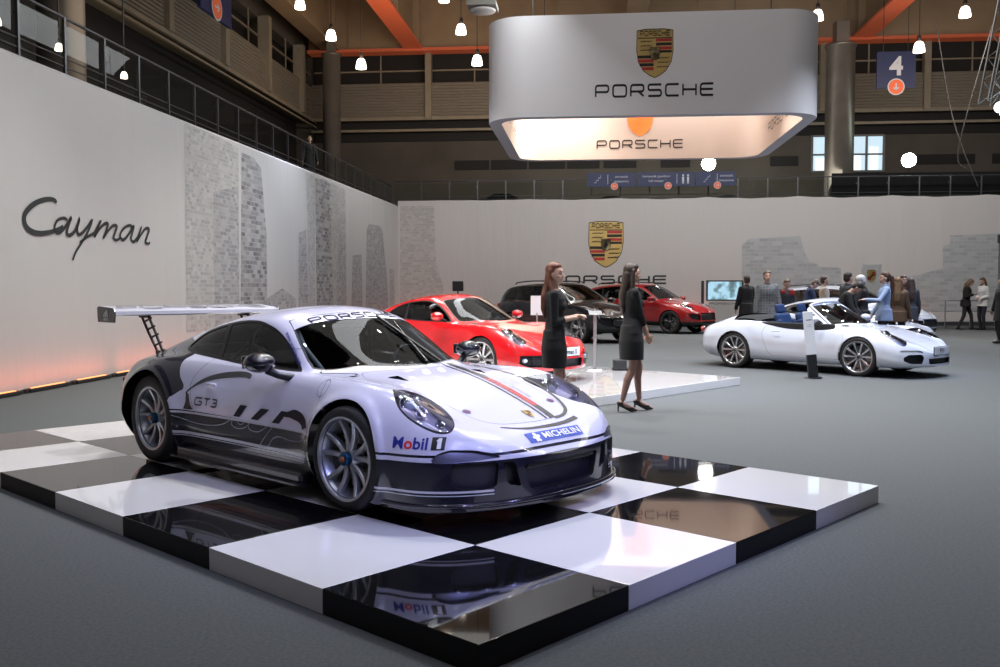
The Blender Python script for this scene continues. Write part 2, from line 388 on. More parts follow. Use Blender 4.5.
# ------------------------------------------------------------------ wheels
def wheel_meshes(R, rim, width, style, mats):
    """meshes centred at hub, axis along -Y outward (y negative = outside). mats: tire, rim, dark, disc, caliper, nut"""
    out = {}
    w = width / 2
    b = MB(); b.lathe([(rim - .01, w * .80), (rim + .004, w * .93), (rim + .03, w), (R - .035, w), (R - .012, w * .93), (R, w * .72), (R + .001, 0), (R, -w * .72), (R - .012, -w * .93), (R - .035, -w), (rim + .03, -w), (rim + .004, -w * .93), (rim - .01, -w * .80)], 0, 72, axis='Y'); out['tire'] = b
    for k in (-.42, 0, .42):  # grooves
        b.lathe([(R + .0015, w * k - .006), (R + .0015, w * k + .006)], 1, 72, axis='Y')
    b = MB()
    b.lathe([(rim + .012, -w * .97), (rim + .014, -w * .90), (rim - .006, -w * .86), (rim - .014, -w * .6), (rim - .035, -w * .3), (rim - .03, w * .85), (rim, w * .9)], 0, 72, axis='Y')
    b.lathe([(rim + .012, -w * .97), (rim - .004, -w * .97), (rim - .006, -w * .86)], 0, 72, axis='Y')
    hub = .058 if style == 'cup' else .06
    face = -w * .62
    def spoke(a0, a1, r0, r1, w0, w1, y0, y1, th=.028, m=0):
        """bar from angle a0,r0 to a1,r1"""
        p0 = Vector((r0 * math.cos(a0), y0, r0 * math.sin(a0))); p1 = Vector((r1 * math.cos(a1), y1, r1 * math.sin(a1)))
        N_ = 7; rings = []
        for q in range(N_):
            t = q / (N_ - 1); p = p0.lerp(p1, t); p.y += .018 * math.sin(t * PI) * (1 if style == 'cup' else -.3); d = (p1 - p0).normalized(); s_ = d.cross(Vector((0, 1, 0))).normalized(); ww = (w0 * (1 - t) + w1 * t) / 2
            rings.append([p - s_ * ww + Vector((0, th, 0)), p - s_ * ww, p - s_ * ww * .7 - Vector((0, .006, 0)), p + s_ * ww * .7 - Vector((0, .006, 0)), p + s_ * ww, p + s_ * ww + Vector((0, th, 0))])
        V = [v for r_ in rings for v in r_]; F = []; M_ = []
        for q in range(N_ - 1):
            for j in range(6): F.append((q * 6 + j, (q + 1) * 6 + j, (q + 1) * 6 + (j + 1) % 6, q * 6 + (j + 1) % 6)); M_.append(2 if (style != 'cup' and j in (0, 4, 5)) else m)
        n = len(b.V); b.V += [tuple(v) for v in V]; b.F += [tuple(i + n for i in f) for f in F]; b.M += M_; b.S += [False] * len(F)
    ye = -w * .78
    if style == 'cup':
        for k in range(5):
            a = 2 * PI * k / 5 + .3
            for s_ in (-1, 1):
                spoke(a + s_ * .16, a + s_ * .27, hub * .9, rim - .012, .036, .028, face, ye, .03)
    elif style == 'ten':
        for k in range(5):
            a = 2 * PI * k / 5 + PI / 2
            for s_ in (-1, 1): spoke(a + s_ * .27, a + s_ * .30, hub * .8, rim - .008, .030, .040, face + .01, ye - .006, .03)
    elif style == 'five':
        for k in range(5):
            a = 2 * PI * k / 5 + PI / 2
            for s_ in (-1, 1): spoke(a + s_ * .05, a + s_ * .17, hub * .8, rim - .008, .05, .036, face + .01, ye - .004, .03)
    b.lathe([(.0, face - .012), (hub * .7, face - .012), (hub, face), (hub + .012, face + .03), (hub + .012, .02), (rim * .45, .04)], 0, 32, axis='Y')
    if style != 'cup':
        for k in range(5):
            a = 2 * PI * k / 5 + PI / 2 + .628; b.lathe([(0, -.012), (.010, -.012), (.010, 0)], 2, 8, c=(hub * .72 * math.cos(a), face - .0, hub * .72 * math.sin(a)), axis='Y')
    out['rim'] = b
    b = MB(); b.lathe([(.07, -.01), (rim * .78, -.01), (rim * .78, .018), (.07, .018)], 0, 48, axis='Y'); b.lathe([(0, .0), (.085, -.02), (.085, .02)], 1, 24, axis='Y'); out['brake_disc'] = b
    b = MB()
    V = []; F = []; n = 10
    for i in range(n + 1):
        a = PI * .80 + i / n * PI * .42
        for r_, y in ((rim * .52, -.03), (rim * .86, -.045), (rim * .86, .04), (rim * .52, .04)): V.append((r_ * math.cos(a), y, r_ * math.sin(a)))
    for i in range(n):
        for j in range(4): F.append((4 * i + j, 4 * i + 4 + j, 4 * i + 4 + (j + 1) % 4, 4 * i + (j + 1) % 4))
    F += [(3, 2, 1, 0), (4 * n, 4 * n + 1, 4 * n + 2, 4 * n + 3)]; b.add(V, F); out['brake_caliper'] = b
    b = MB()
    if style == 'cup':
        b.lathe([(0, face - .058), (.015, face - .058), (.017, face - .05), (.017, face - .045)], 1, 20, axis='Y')
        b.lathe([(.017, face - .05), (.038, face - .05), (.044, face - .042), (.044, face - .008)], 0, 20, axis='Y')
    else:
        b.lathe([(0, face - .022), (.025, face - .022), (.03, face - .012)], 0, 24, axis='Y')
    out['centre_cap'] = b
    return out
def add_wheels(parent, spec, mats):
    """spec: list of (x, y, z, R, rim, width, style, steer)"""
    cache = {}
    for (x, y, z, R, rim, width, style, steer) in spec:
        key = (R, rim, width, style)
        if key not in cache:
            d = wheel_meshes(R, rim, width, style, mats); tmp = {}
            for k, b in d.items():
                o = b.build(k, {'tire': [mats['tire'], mats['groove']], 'rim': [mats['rim'], mats['rim'], mats['rim2']], 'brake_disc': [mats['disc'], mats['rim2']], 'brake_caliper': [mats['caliper']], 'centre_cap': [mats['nut'], mats['nut2']]}[k])
                tmp[k] = o.data; bpy.data.objects.remove(o)
            cache[key] = tmp
        w = link('wheel', cache[key]['rim'], parent, (x, y, z)); w.rotation_euler = (0, 0, steer + (PI if y > 0 else 0))
        for k in ('tire', 'brake_disc', 'brake_caliper', 'centre_cap'):
            link(k, cache[key][k], w)
CARM = dict(
    tire=noisy(mat('tire_rubber', (.012, .012, .013), .62), 60, .2), groove=mat('tire_groove', (.004, .004, .004), .9),
    disc=mat('brake_disc_steel', (.45, .44, .43), .3, 1.), black=mat('black_trim', (.012, .012, .013), .35), gap=mat('panel_gap', (.006, .006, .007), .8),
    well=mat('wheel_well', (.006, .006, .007), .9), chrome=mat('chrome', (.85, .85, .87), .08, 1.), mesh=noisy(mat('grille_mesh', (.012, .012, .02), .45), 300, .9, .3),
    lens=glass('lens_glass', (.88, .88, .92)), redlens=mat('tail_lens', (.45, .015, .012), .12, coat=1.), seat=noisy(mat('seat_cloth', (.018, .018, .02), .8), 60, .3),
    inner=mat('interior_plastic', (.015, .015, .017), .7), amber=mat('amber_lens', (.7, .25, .05), .2))
def seat_mb(w=.5):
    b = MB()
    b.box((.02, 0, .14), (.50, w, .14), bev=.05); 
    M = Matrix.Rotation(-.30, 3, 'Y')
    b.box((-.30, 0, .46), (.12, w * .92, .62), M=M, bev=.05); b.box((-.42, 0, .84), (.09, w * .5, .18), M=M, bev=.035)
    for s_ in (-1, 1): b.box((.02, s_ * w * .45, .19), (.44, .07, .12), bev=.03); b.box((-.26, s_ * w * .44, .42), (.16, .07, .44), M=M, bev=.03)
    return b
def steering_mb():
    b = MB(); n = 28; b.tube([(0, .175 * math.cos(2 * PI * i / n), .175 * math.sin(2 * PI * i / n)) for i in range(n)], .015, closed=True, n=8)
    b.lathe([(0, .02), (.05, .02), (.055, -.03)], 0, 16, axis='X')
    for a in (0, PI, -PI / 2): b.box((0, .09 * math.cos(a), .09 * math.sin(a)), (.016, .13 if abs(math.cos(a)) > .5 else .03, .03 if abs(math.cos(a)) > .5 else .13))
    return b
# ------------------------------------------------------------------ crest: flat coloured polygons, unit width w
CREST_M = {'gold': mat('crest_gold', (.62, .45, .16), .35, .4), 'red': mat('crest_red', (.42, .03, .03), .4), 'black': mat('crest_black', (.015, .013, .012), .4), 'light': mat('crest_light_gold', (.80, .66, .34), .4, .3)}
def crest_flat(w):
    """list of (polygon, colour key) drawn bottom to top, centred; height about 1.3 w"""
    h = w * 1.30; X = lambda u: (u - .5) * w; Y = lambda v: (v - .5) * h
    def shield(m):
        p = [(.02, .97), (.25, 1.0), (.5, 1.0), (.75, 1.0), (.98, .97), (.99, .55), (.94, .32), (.80, .14), (.62, .04), (.5, 0)]; p = p + [(1 - a, b) for a, b in p[-2:4:-1]]
        return [((a - .5) * w * m, (b - .5) * h * m) for a, b in p]
    out = [(shield(1.), 'black'), (shield(.965), 'gold')]
    R = lambda a, b, c, d: [(X(a), Y(b)), (X(c), Y(b)), (X(c), Y(d)), (X(a), Y(d))]
    out += [(R(.05, .80, .95, .82), 'black')]
    # stripes upper right, lower left
    for v0, c in ((.735, 'red'), (.655, 'black'), (.575, 'red')): out.append((R(.53, v0, .945, v0 + .06), c))
    out.append((R(.53, .51, .945, .56), 'black'))
    for (v0, a0, c) in ((.40, .055, 'black'), (.32, .065, 'red'), (.24, .10, 'black'), (.16, .17, 'red')): out.append((R(a0, v0, .47, v0 + .06), c))
    # antlers upper left, lower right
    for (cx, cy) in ((.26, .74), (.26, .65), (.26, .56), (.72, .40), (.72, .31), (.69, .22)):
        for i in range(3):
            x0 = cx - .14 + i * .10; out.append(([(X(x0), Y(cy - .015)), (X(x0 + .09), Y(cy + .0)), (X(x0 + .115), Y(cy + .035)), (X(x0 + .08), Y(cy + .012)), (X(x0), Y(cy + .006))], 'black'))
    # centre shield with rearing horse
    s = [(.37, .62), (.63, .62), (.635, .48), (.60, .40), (.5, .355), (.40, .40), (.365, .48)]
    out.append(([(X(a), Y(b)) for a, b in s], 'black')); out.append(([(X(.5 + (a - .5) * .9), Y(.49 + (b - .49) * .92)) for a, b in s], 'light'))
    horse = [(.46, .385), (.48, .42), (.45, .45), (.44, .49), (.47, .51), (.485, .555), (.475, .585), (.50, .60), (.525, .585), (.545, .57), (.53, .56), (.525, .53), (.56, .545), (.575, .53), (.555, .52), (.53, .505), (.55, .485), (.535, .46), (.51, .455), (.50, .43), (.515, .40), (.49, .40)]
    out.append(([(X(a), Y(b)) for a, b in horse], 'black'))
    # letters along the top
    v, f = wide_text('PORSCHE', .10 * h, .22)
    sc = .78 * w / (max(p[0] for p in v) - min(p[0] for p in v))
    for q in f: out.append(([(v[i][0] * sc, v[i][1] * .9 + Y(.855)) for i in q], 'black'))
    return out
# ------------------------------------------------------------------ white racing coupe
CUP = dict(x=(-2.13, 2.26), round=(-1.52, 1.70), exp=(2.25, 2.35), smooth=.05,
    zb=[(-2.24, .34), (-2.1, .22), (-1.9, .16), (-1.5, .10), (1.6, .085), (1.9, .08), (2.1, .08), (2.26, .085)],
    ws=[(-2.24, .78), (-1.9, .88), (-1.2, .90), (-.7, .86), (.7, .86), (1.2, .90), (1.6, .93), (2.26, .91)],
    zs=[(-2.24, .38), (-2.0, .28), (-1.6, .20), (-.8, .16), (1.3, .15), (1.6, .10), (2.26, .10)],
    wm=[(-2.24, .84), (-1.9, .93), (-1.55, .972), (-1.2, .985), (-.95, .965), (-.7, .925), (-.4, .90), (0, .888), (.5, .888), (.8, .905), (1.05, .935), (1.3, .95), (1.6, .945), (1.8, .93), (2.26, .90)],
    zm=[(-2.24, .46), (-1.8, .52), (-1.23, .56), (-.8, .53), (-.3, .46), (.6, .46), (1.23, .50), (1.6, .44), (1.9, .36), (2.26, .30)],
    wsh=[(-2.24, .74), (-1.9, .80), (-1.5, .865), (-1.2, .885), (-.9, .86), (-.6, .81), (-.2, .785), (.4, .775), (.8, .765), (1.1, .765), (1.4, .755), (1.65, .74), (1.85, .73), (2.05, .74), (2.26, .74)],
    zsh=[(-2.24, .56), (-2.1, .64), (-1.9, .70), (-1.6, .765), (-1.3, .80), (-1.0, .815), (-.6, .81), (0, .795), (.5, .785), (.9, .785), (1.2, .785), (1.45, .765), (1.62, .725), (1.8, .655), (1.95, .575), (2.1, .48), (2.26, .35)],
    wg=[(-2.24, .62), (-1.8, .68), (-1.3, .72), (-.8, .745), (-.3, .74), (.3, .73), (.6, .715), (.9, .68), (1.2, .62), (1.5, .585), (1.8, .57), (2.26, .56)],
    zg=[(-2.24, .60), (-2.0, .715), (-1.7, .80), (-1.3, .86), (-.9, .872), (-.5, .850), (0, .828), (.4, .808), (.62, .795), (.9, .782), (1.2, .765), (1.45, .725), (1.7, .655), (1.9, .58), (2.1, .49), (2.26, .35)],
    wr=[(-2.24, .45), (-1.8, .50), (-1.4, .53), (-1.0, .555), (-.6, .575), (-.2, .58), (.1, .575), (.3, .60), (.45, .635), (.58, .665), (.75, .64), (.95, .58), (1.2, .50), (1.5, .45), (2.26, .40)],
    zr=[(-2.24, .62), (-2.05, .725), (-1.8, .81), (-1.5, .905), (-1.2, .985), (-.9, 1.055), (-.6, 1.11), (-.3, 1.145), (-.05, 1.145), (.15, 1.09), (.3, 1.01), (.45, .91), (.58, .822), (.7, .798), (.95, .785), (1.2, .762), (1.45, .715), (1.7, .645), (1.9, .575), (2.1, .485), (2.26, .34)],
    zc=[(-2.24, .62), (-2.05, .74), (-1.85, .80), (-1.6, .885), (-1.3, .995), (-1.0, 1.09), (-.7, 1.165), (-.4, 1.215), (-.15, 1.238), (.05, 1.235), (.22, 1.20), (.4, 1.115), (.6, 1.005), (.8, .885), (.92, .825), (1.02, .805), (1.2, .775), (1.5, .705), (1.75, .63), (1.95, .56), (2.1, .485), (2.2, .41), (2.26, .33)],
    lip=.014, flare=[(1.275, .325, .36, .020, .075), (-1.185, .345, .38, .02, .09)])
# car-side outlines (x, z)
DLO = cr([(-1.038, .906), (-1.005, .966), (-.894, 1.036), (-.627, 1.098), (-.358, 1.130), (-.147, 1.130), (.014, 1.098), (.146, 1.047), (.292, .965), (.43, .87), (.515, .812), (.50, .800), (.255, .806), (-.179, .820), (-.433, .836), (-.753, .858), (-.96, .878)], 6, True)
def build_hero():
    M = CARM; root = empty('racing_car')
    white = mat('pearl_white_paint', (.62, .62, .74), .25, coat=.8, coat_rough=.03)
    navy = mat('dark_livery_paint', (.012, .012, .022), .22, coat=1., coat_rough=.02)
    grey = mat('silver_livery_line', (.55, .55, .60), .25, coat=1.)
    carbon = mat('carbon_trim', (.02, .02, .024), .25, coat=.8)
    S = car_surface(CUP, 330, 60, 110)
    V = S.V
    # --- parts cut out of the skin
    def sd(view, poly, side=0, lim=None):
        f = sd_poly(view(S.V), poly)
        if side: f = np.maximum(f, -side * S.V[:, 1] + .25)
        return f
    for sg in (-1, 1):
        for ax, az, r in ((1.275, .335, .358), (-1.185, .355, .378)):
            f = np.maximum(np.hypot(S.V[:, 0] - ax, S.V[:, 2] - az) - r, .48 - sg * S.V[:, 1]); S.drop(S.cut(f))
    # windscreen in plan: bottom edge curve, pillars, header
    ws = cr([(.93, 0), (.905, .2), (.83, .42), (.70, .60), (.585, .665)], 6) + cr([(.49, .648), (.32, .600), (.18, .552), (.10, .53)], 5) + cr([(.17, .40), (.21, .2), (.225, 0)], 6)
    ws = ws + [(x, -y) for x, y in ws[::-1]]
    hi = lambda: (.77 - S.V[:, 2])
    f = np.maximum(sd_poly(TOP(S.V), ws), hi()); ins = S.cut(f + .014); S.part('windscreen', ins)
    f = np.maximum(sd_poly(TOP(S.V), ws), hi()); ins = S.cut(f); S.part('screen_surround', ins & (S.p != S.parts.index('windscreen')))
    rw = cr([(-.95, 0), (-.96, .25), (-1.0, .43), (-1.06, .475), (-1.3, .45), (-1.50, .40), (-1.57, .30), (-1.60, 0)], 5); rw = rw + [(x, -y) for x, y in rw[::-1]]
    f = np.maximum(sd_poly(TOP(S.V), rw), hi()); ins = S.cut(f); S.part('rear_window', ins)
    for sg in (-1, 1):
        f = sd(SIDE, DLO, sg); ins = S.cut(f); S.part('window_surround', ins)
        f = sd(SIDE, DLO, sg) + .018; f = np.maximum(f, -(np.abs(S.V[:, 0] - (-.50) + (S.V[:, 2] - .85) * .22) - .028)); ins = S.cut(f); S.part('side_window', ins, 'window_surround')
    # --- headlights (plan view egg on the wing crown)
    hl = cr([(1.40, .575), (1.455, .525), (1.58, .51), (1.714, .53), (1.846, .575), (1.951, .650), (1.985, .705), (1.964, .752), (1.91, .795), (1.823, .828), (1.721, .838), (1.62, .815), (1.50, .735), (1.42, .64)], 6, True)
    for sg in (-1, 1):
        q = [(x, sg * y) for x, y in hl]
        f = np.maximum(sd_poly(TOP(S.V), q), .42 - S.V[:, 2]); ins = S.cut(f + .009); S.part('headlight', ins)
        f = np.maximum(sd_poly(TOP(S.V), q), .42 - S.V[:, 2]); ins = S.cut(f); S.m[ins & (S.p == 0)] = 1
    # --- hood shut line
    hd = cr([(.90, .50), (1.1, .58), (1.4, .51), (1.632, .467), (1.875, .430), (1.975, .315), (2.005, .158), (2.012, 0)], 8); hd = [(.985, 0), (.96, .3)] + hd
    hd = hd + [(x, -y) for x, y in hd[::-1]][:-1] if False else hd + [(x, -y) for x, y in hd[::-1]]
    up = lambda: .45 - S.V[:, 2]
    f = np.maximum(sd_poly(TOP(S.V), hd), up()); ins = S.cut(f + .0035); S.part('hood', ins)
    f = np.maximum(sd_poly(TOP(S.V), hd), up()); ins = S.cut(f); S.m[ins & (S.p == 0)] = 1
    # --- doors
    dr = [(-.52, .95), (.62, .95), (.64, .80), (.93, .80), (.955, .62), (.93, .30), (.90, .225), (-.42, .225), (-.52, .30), (-.60, .50), (-.655, .66), (-.60, .76), (-.52, .84)]
    dr = rnd(dr, .05, True)
    for sg in (-1, 1):
        f = sd(SIDE, dr, sg); ins = S.cut(f + .0035); S.part('door', ins)
        f = sd(SIDE, dr, sg); ins = S.cut(f); S.m[ins & (S.p == 0)] = 1
    # --- front bumper openings (front view) and lamps
    oc = rnd([(-.30, .180), (.30, .180), (.355, .335), (-.355, .335)], .02, True)
    f = np.maximum(sd_poly(FRONT(S.V), oc), 1.7 - S.V[:, 0]); ins = S.cut(f); S.part('centre_intake', ins)
    for sg in (-1, 1):
        q = rnd([(.535 * sg, .225), (.61 * sg, .210), (.74 * sg, .222), (.775 * sg, .25), (.77 * sg, .367), (.52 * sg, .367)], .02, True)
        f = np.maximum(sd_poly(FRONT(S.V), q), 1.7 - S.V[:, 0]); ins = S.cut(f); S.part('side_intake', ins)
        q = rnd([(.493 * sg, .366), (.416 * sg, .360), (.374 * sg, .209), (.467 * sg, .232)], .008, True)
        f = np.maximum(sd_poly(FRONT(S.V), q), 1.7 - S.V[:, 0]); ins = S.cut(f); S.part('air_duct', ins)
        q = rnd([(.851 * sg, .386), (.811 * sg, .428), (.756 * sg, .446), (.64 * sg, .440), (.513 * sg, .408), (.495 * sg, .390), (.601 * sg, .384), (.743 * sg, .372), (.841 * sg, .372)], .012, True)
        f = np.maximum(sd_poly(FRONT(S.V), q), 1.7 - S.V[:, 0]); ins = S.cut(f); S.part('running_light', ins)
    # hood vents
    for sg in (-1, 1):
        q = [(1.10, sg * .44), (1.085, sg * .40), (1.095, sg * .345), (1.26, sg * .368), (1.17, sg * .40)]
        f = np.maximum(sd_poly(TOP(S.V), q), up()); ins = S.cut(f); S.part('hood_vent', ins, 'hood')
    # --- livery: dark rear quarter, dark lower flank, dark bumper
    rb = [(-2.6, 1.3), (-1.45, 1.3)] + cr([(-1.15, .98), (-.93, .93), (-.835, .87), (-.83, .784), (-.79, .706), (-.715, .622), (-.80, .56), (-.867, .49), (-.85, .457)], 6) + [(.9, .437), (1.1, .437), (1.1, .05), (-2.6, .05)]
    # big C bowl hanging below the line stays light
    bowl = cr([(-.715, .622), (-.824, .544), (-.867, .48), (-.808, .425), (-.613, .383), (-.40, .378), (-.22, .40), (-.1, .457), (-.4, .458)], 5, True)
    for sg in (-1, 1):
        f = sd_poly(SIDE(S.V), rb); f = np.maximum(f, .30 - sg * S.V[:, 1]); f = np.maximum(f, S.V[:, 0] - 1.2)
        ins = S.cut(f, S.p[:] >= 0); S.m[ins & (S.m == 0)] = 2
        for lo, hi_ in ((.430, .446), (.272, .293), (.258, .264)):
            S.cut(S.V[:, 2] - lo); S.cut(S.V[:, 2] - hi_); c = S.cen(); q = (c[:, 2] > lo) & (c[:, 2] < hi_) & (c[:, 0] < 1.1) & (c[:, 0] > -.88) & (c[:, 1] * sg > .6) & (S.m == 2); S.m[q] = 3
    # rear centre dark too
    f = np.maximum(S.V[:, 0] + 1.62, np.abs(S.V[:, 1]) - 1.2); ins = S.cut(f); S.m[ins & (S.m == 0)] = 2
    # front bumper: dark below z .355, pinstripe above
    f = np.maximum(S.V[:, 2] - .376, 1.50 - S.V[:, 0]); ins = S.cut(f); S.m[ins & (S.m == 0)] = 2
    for lo, hi_, frm, to, ymin in ((.402, .417, 0, 2, 0), (.199, .212, 2, 3, .55), (.182, .187, 2, 3, .55)):
        S.cut(S.V[:, 2] - lo); S.cut(S.V[:, 2] - hi_); c = S.cen(); q = (c[:, 2] > lo) & (c[:, 2] < hi_) & (c[:, 0] > 1.5) & (np.abs(c[:, 1]) > ymin) & (S.m == frm); S.m[q] = to
    # --- stripes over hood and roof (on the car's left half), red accent
    def stripe(y0, y1, x0, x1, mm):
        for q_, ax in ((y0, 1), (y1, 1), (x0, 0), (x1, 0)): S.cut(S.V[:, ax] - q_, S.cen()[:, 2] > .44)
        c = S.cen(); i_ = (c[:, 1] > y0) & (c[:, 1] < y1) & (c[:, 0] > x0) & (c[:, 0] < x1) & (c[:, 2] > .44); S.m[i_ & (S.m == 0)] = mm
    stripe(.30, .365, -.6, .245, 2); stripe(.25, .27, -.6, .245, 2); stripe(.50, .52, -.6, .2, 2)
    # fuel/round cover behind the front wheel arch
    mats = [white, M['gap'], navy, grey, mat('red_livery', (.55, .01, .03), .25, coat=1.), carbon]
    # --- build
    body = build_part(S, 'body', mats, root, 'body_shell')
    build_part(S, 'hood', mats, root, 'hood')
    for nm in ('door',):
        V_, N_, T_, m_ = S.extract(nm); c = V_[T_].mean(1)[:, 1]
        for sg in (-1, 1):
            q = (c * sg) > 0; u, inv = np.unique(T_[q], return_inverse=True); o = link('door', new_mesh('door', V_[u], inv.reshape(-1, 3), mats, m_[q], True, N_[u]), root)
            b = MB(); b.box((0, 0, 0), (.14, .022, .026), bev=.01); h = b.build('door_handle', [white], o, (-.335, sg * .905, .668))
    glz = glass('race_glass', (.42, .45, .46)); glw = glass('race_screen', (.50, .54, .55), .3)
    def split_sides(nm, mm, depth, objn=None, par=root, wall=0):
        V_, N_, T_, m_ = S.extract(nm); c = V_[T_].mean(1)[:, 1]; outs = []
        for sg in (-1, 1):
            q = (c * sg) > 0
            if not q.any(): continue
            u, inv = np.unique(T_[q], return_inverse=True); v, n_, t_ = V_[u], N_[u], inv.reshape(-1, 3); mi = np.zeros(len(t_), int)
            if depth: v, t_, mi, n_ = inset_mesh(v, n_, t_, mi, depth, wall)
            outs.append(link(objn or nm, new_mesh(nm, v, t_, mm, mi, True, n_), par))
        return outs
    split_sides('window_surround', [M['black']], 0); split_sides('side_window', [glz, M['black']], .006, wall=1)
    V_, N_, T_, m_ = S.extract('windscreen'); link('windscreen', new_mesh('windscreen', V_, T_, [glw], None, True, N_), root)
    V_, N_, T_, m_ = S.extract('screen_surround'); link('screen_surround', new_mesh('screen_surround', V_, T_, [M['black']], None, True, N_), root)
    V_, N_, T_, m_ = S.extract('rear_window'); link('rear_window', new_mesh('rear_window', V_, T_, [glz], None, True, N_), root)
    # sun strip over the top of the windscreen, with lettering
    bvh = BVHTree.FromPolygons([tuple(v) for v in S.V.tolist()], S.T.tolist())
    HB['bvh'] = bvh
    dn = (0, 0, -1)
    def pad(poly2, place, d, m_, name, off=.0025, step=.03, par=body):
        v, f = dice(poly2, [tuple(range(len(poly2)))], step); v3, f3 = drape(bvh, v, f, place, d, off)
        return MB().add(v3, f3, 0, True).build(name, [m_], par)
    def letters(VF, place, d, m_, name, off=.005, step=.04, par=body):
        v, f = dice(VF[0], VF[1], step) if step else VF
        v3, f3 = drape(bvh, v, f, place, d, off); return MB().add(v3, f3, 0, True).build(name, [m_], par)
    top = lambda x, y: (x, y, 2.)
    band = cr([(.12, -.525), (.21, -.3), (.235, 0), (.21, .3), (.12, .525)], 8); band = band + cr([(.225, .562), (.305, .3), (.338, 0), (.305, -.3), (.225, -.562)], 8)
    pad(band, top, dn, white, 'sun_strip', .003)
    redm = mats[4]
    lerp = lambda x, y0, y1: y0 + (y1 - y0) * (x - .90) / 1.10
    for x0, x1, ya, yb, w_, m_ in ((.905, 1.34, .305, .185, .055, navy), (1.34, 1.84, .305, .185, .055, redm), (1.84, 2.0, .305, .185, .055, navy), (.905, 2.0, .228, .125, .018, navy)):
        letters(ribbon([(x0 + (x1 - x0) * i / 12, lerp(x0 + (x1 - x0) * i / 12, ya, yb)) for i in range(13)], w_), top, dn, m_, 'livery_line', .003, .05)
    ob = cr([(.80, .60), (1.1, .575), (1.35, .565), (1.6, .535), (1.80, .48), (1.925, .41), (1.985, .31), (2.005, .20)], 8)
    letters(ribbon(ob, .022), top, dn, navy, 'livery_line', .003, .05)
    arc = cr([(2.015, -.327), (2.05, -.2), (2.066, -.058), (2.062, .2), (2.03, .39)], 8)
    letters(ribbon(arc, [.006 + .026 * i / (len(arc) - 1) for i in range(len(arc))]), top, dn, navy, 'livery_line', .003, .05)
    letters(ribbon([(.938 + .052 * math.cos(t * PI / 16), .728 + .052 * math.sin(t * PI / 16)) for t in range(32)], .003, True), lambda a, b: (a, -1.6, b), (0, 1, 0), mats[1], 'cover_outline', .001, 0)
    ink = mat('black_lettering', (.01, .01, .015), .3)
    # PORSCHE on the header: text x runs from the car's right (-y) to left (+y) when read from the front
    letters(wide_text('PORSCHE', .056, .20), lambda a, b: (.322 - b * 1.12 - (a * a) * .34, a * .95 - .045, 2.), dn, mat('header_ink', (.008, .008, .012), .7, spec=.1), 'header_lettering', .006)
    tv = Vector((.36, -.105, 0)).normalized(); nv_ = Vector((.105, .36, 0)).normalized()
    letters(font_text('www.porsche.com', .022, bold=.012), lambda a, b: tuple(Vector((.33, -.640, 2.)) + tv * a * 1.25 + nv_ * (b * 1.0 - .01)), dn, mat('blue_lettering', (.02, .03, .25), .4), 'pillar_lettering', .004, 0)
    sidep = lambda ox, oz: (lambda a, b: (ox + a, -1.6, oz + b))
    letters(wide_text('GT3', .052, .2, slant=.2), sidep(-.418, .505), (0, 1, 0), ink, 'flank_lettering')
    # C sweep
    C = cr([(.055, .742), (0.0, .752), (-.12, .750), (-.306, .730), (-.452, .700), (-.56, .66), (-.66, .60), (-.675, .575)], 6)
    wd = [.012 + .030 * math.sin(min(1, i / (len(C) - 1) * 1.15 + .1) * PI) ** .7 if i < len(C) - 2 else .01 for i in range(len(C))]
    letters(ribbon(C, wd), sidep(0, 0), (0, 1, 0), navy, 'livery_sweep', .003, .05)
    wdg = [(-.675, .590), (-.640, .575), (-.615, .50), (-.585, .463), (-.70, .463), (-.672, .52)]
    pad(wdg[::-1], sidep(0, 0), (0, 1, 0), navy, 'livery_sweep', .003)
    pad([(-.86, .455), (-.865, .48), (-.824, .544), (-.74, .60), (-.70, .545), (-.665, .463)], sidep(0, 0), (0, 1, 0), white, 'livery_sweep', .0022)
    # "up" letters: solid above the waist line, light outline below it
    matte = mat('livery_ink', (.010, .010, .016), .55, spec=.25)
    outl = mat('silver_outline', (.30, .30, .34), .3)
    for pl in ([(-.060, .462), (.022, .462), (.112, .548), (.022, .548)], [(.165, .462), (.255, .462), (.388, .545), (.285, .545)], [(.425, .462), (.51, .462), (.575, .52), (.625, .55), (.53, .55)]):
        pad(pl, sidep(0, 0), (0, 1, 0), matte, 'livery_script', .0035, .05)
    pb = cr([(.575, .525), (.66, .540), (.75, .532), (.81, .505), (.83, .463)], 6)
    letters(ribbon(pb, [.02 + .045 * min(1, i / 8) for i in range(len(pb))]), sidep(0, 0), (0, 1, 0), matte, 'livery_script', .0036, .05)
    for ln in ([(-.075, .43), (-.085, .405), (-.05, .385), (.02, .38), (.09, .395), (.15, .428)], [(.01, .43), (.0, .42), (.03, .41), (.08, .425)], [(.135, .425), (.14, .395), (.19, .38), (.27, .385), (.36, .425)],
               [(.43, .43), (.36, .37), (.28, .29), (.37, .295), (.44, .355), (.52, .375), (.66, .365), (.79, .38), (.85, .43)]):
        letters(ribbon(cr(ln, 6), .006), sidep(0, 0), (0, 1, 0), outl, 'livery_outline', .0035, 0)
    big = cr([(-.87, .44), (-.80, .41), (-.613, .372), (-.40, .365), (-.22, .385), (-.10, .43)], 6)
    letters(ribbon(big, .006), sidep(0, 0), (0, 1, 0), outl, 'livery_outline', .0035, 0)
    # Mobil 1 on the front corner
    fr = Vector((-.42, .90, 0)).normalized()  # view direction onto the corner
    rt = Vector((.90, .42, 0)).normalized()
    def corner(cx, cy, cz): return lambda a, b: tuple(Vector((cx, cy, cz)) - fr * .8 + rt * a + Vector((0, 0, b)))
    blue = mat('blue_lettering', (.02, .03, .25), .4); red = mat('red_lettering', (.75, .02, .03), .4)
    v, f = font_text('Mobil', .062, 'LEFT', .022); c0 = corner(1.722, -.935, .449)
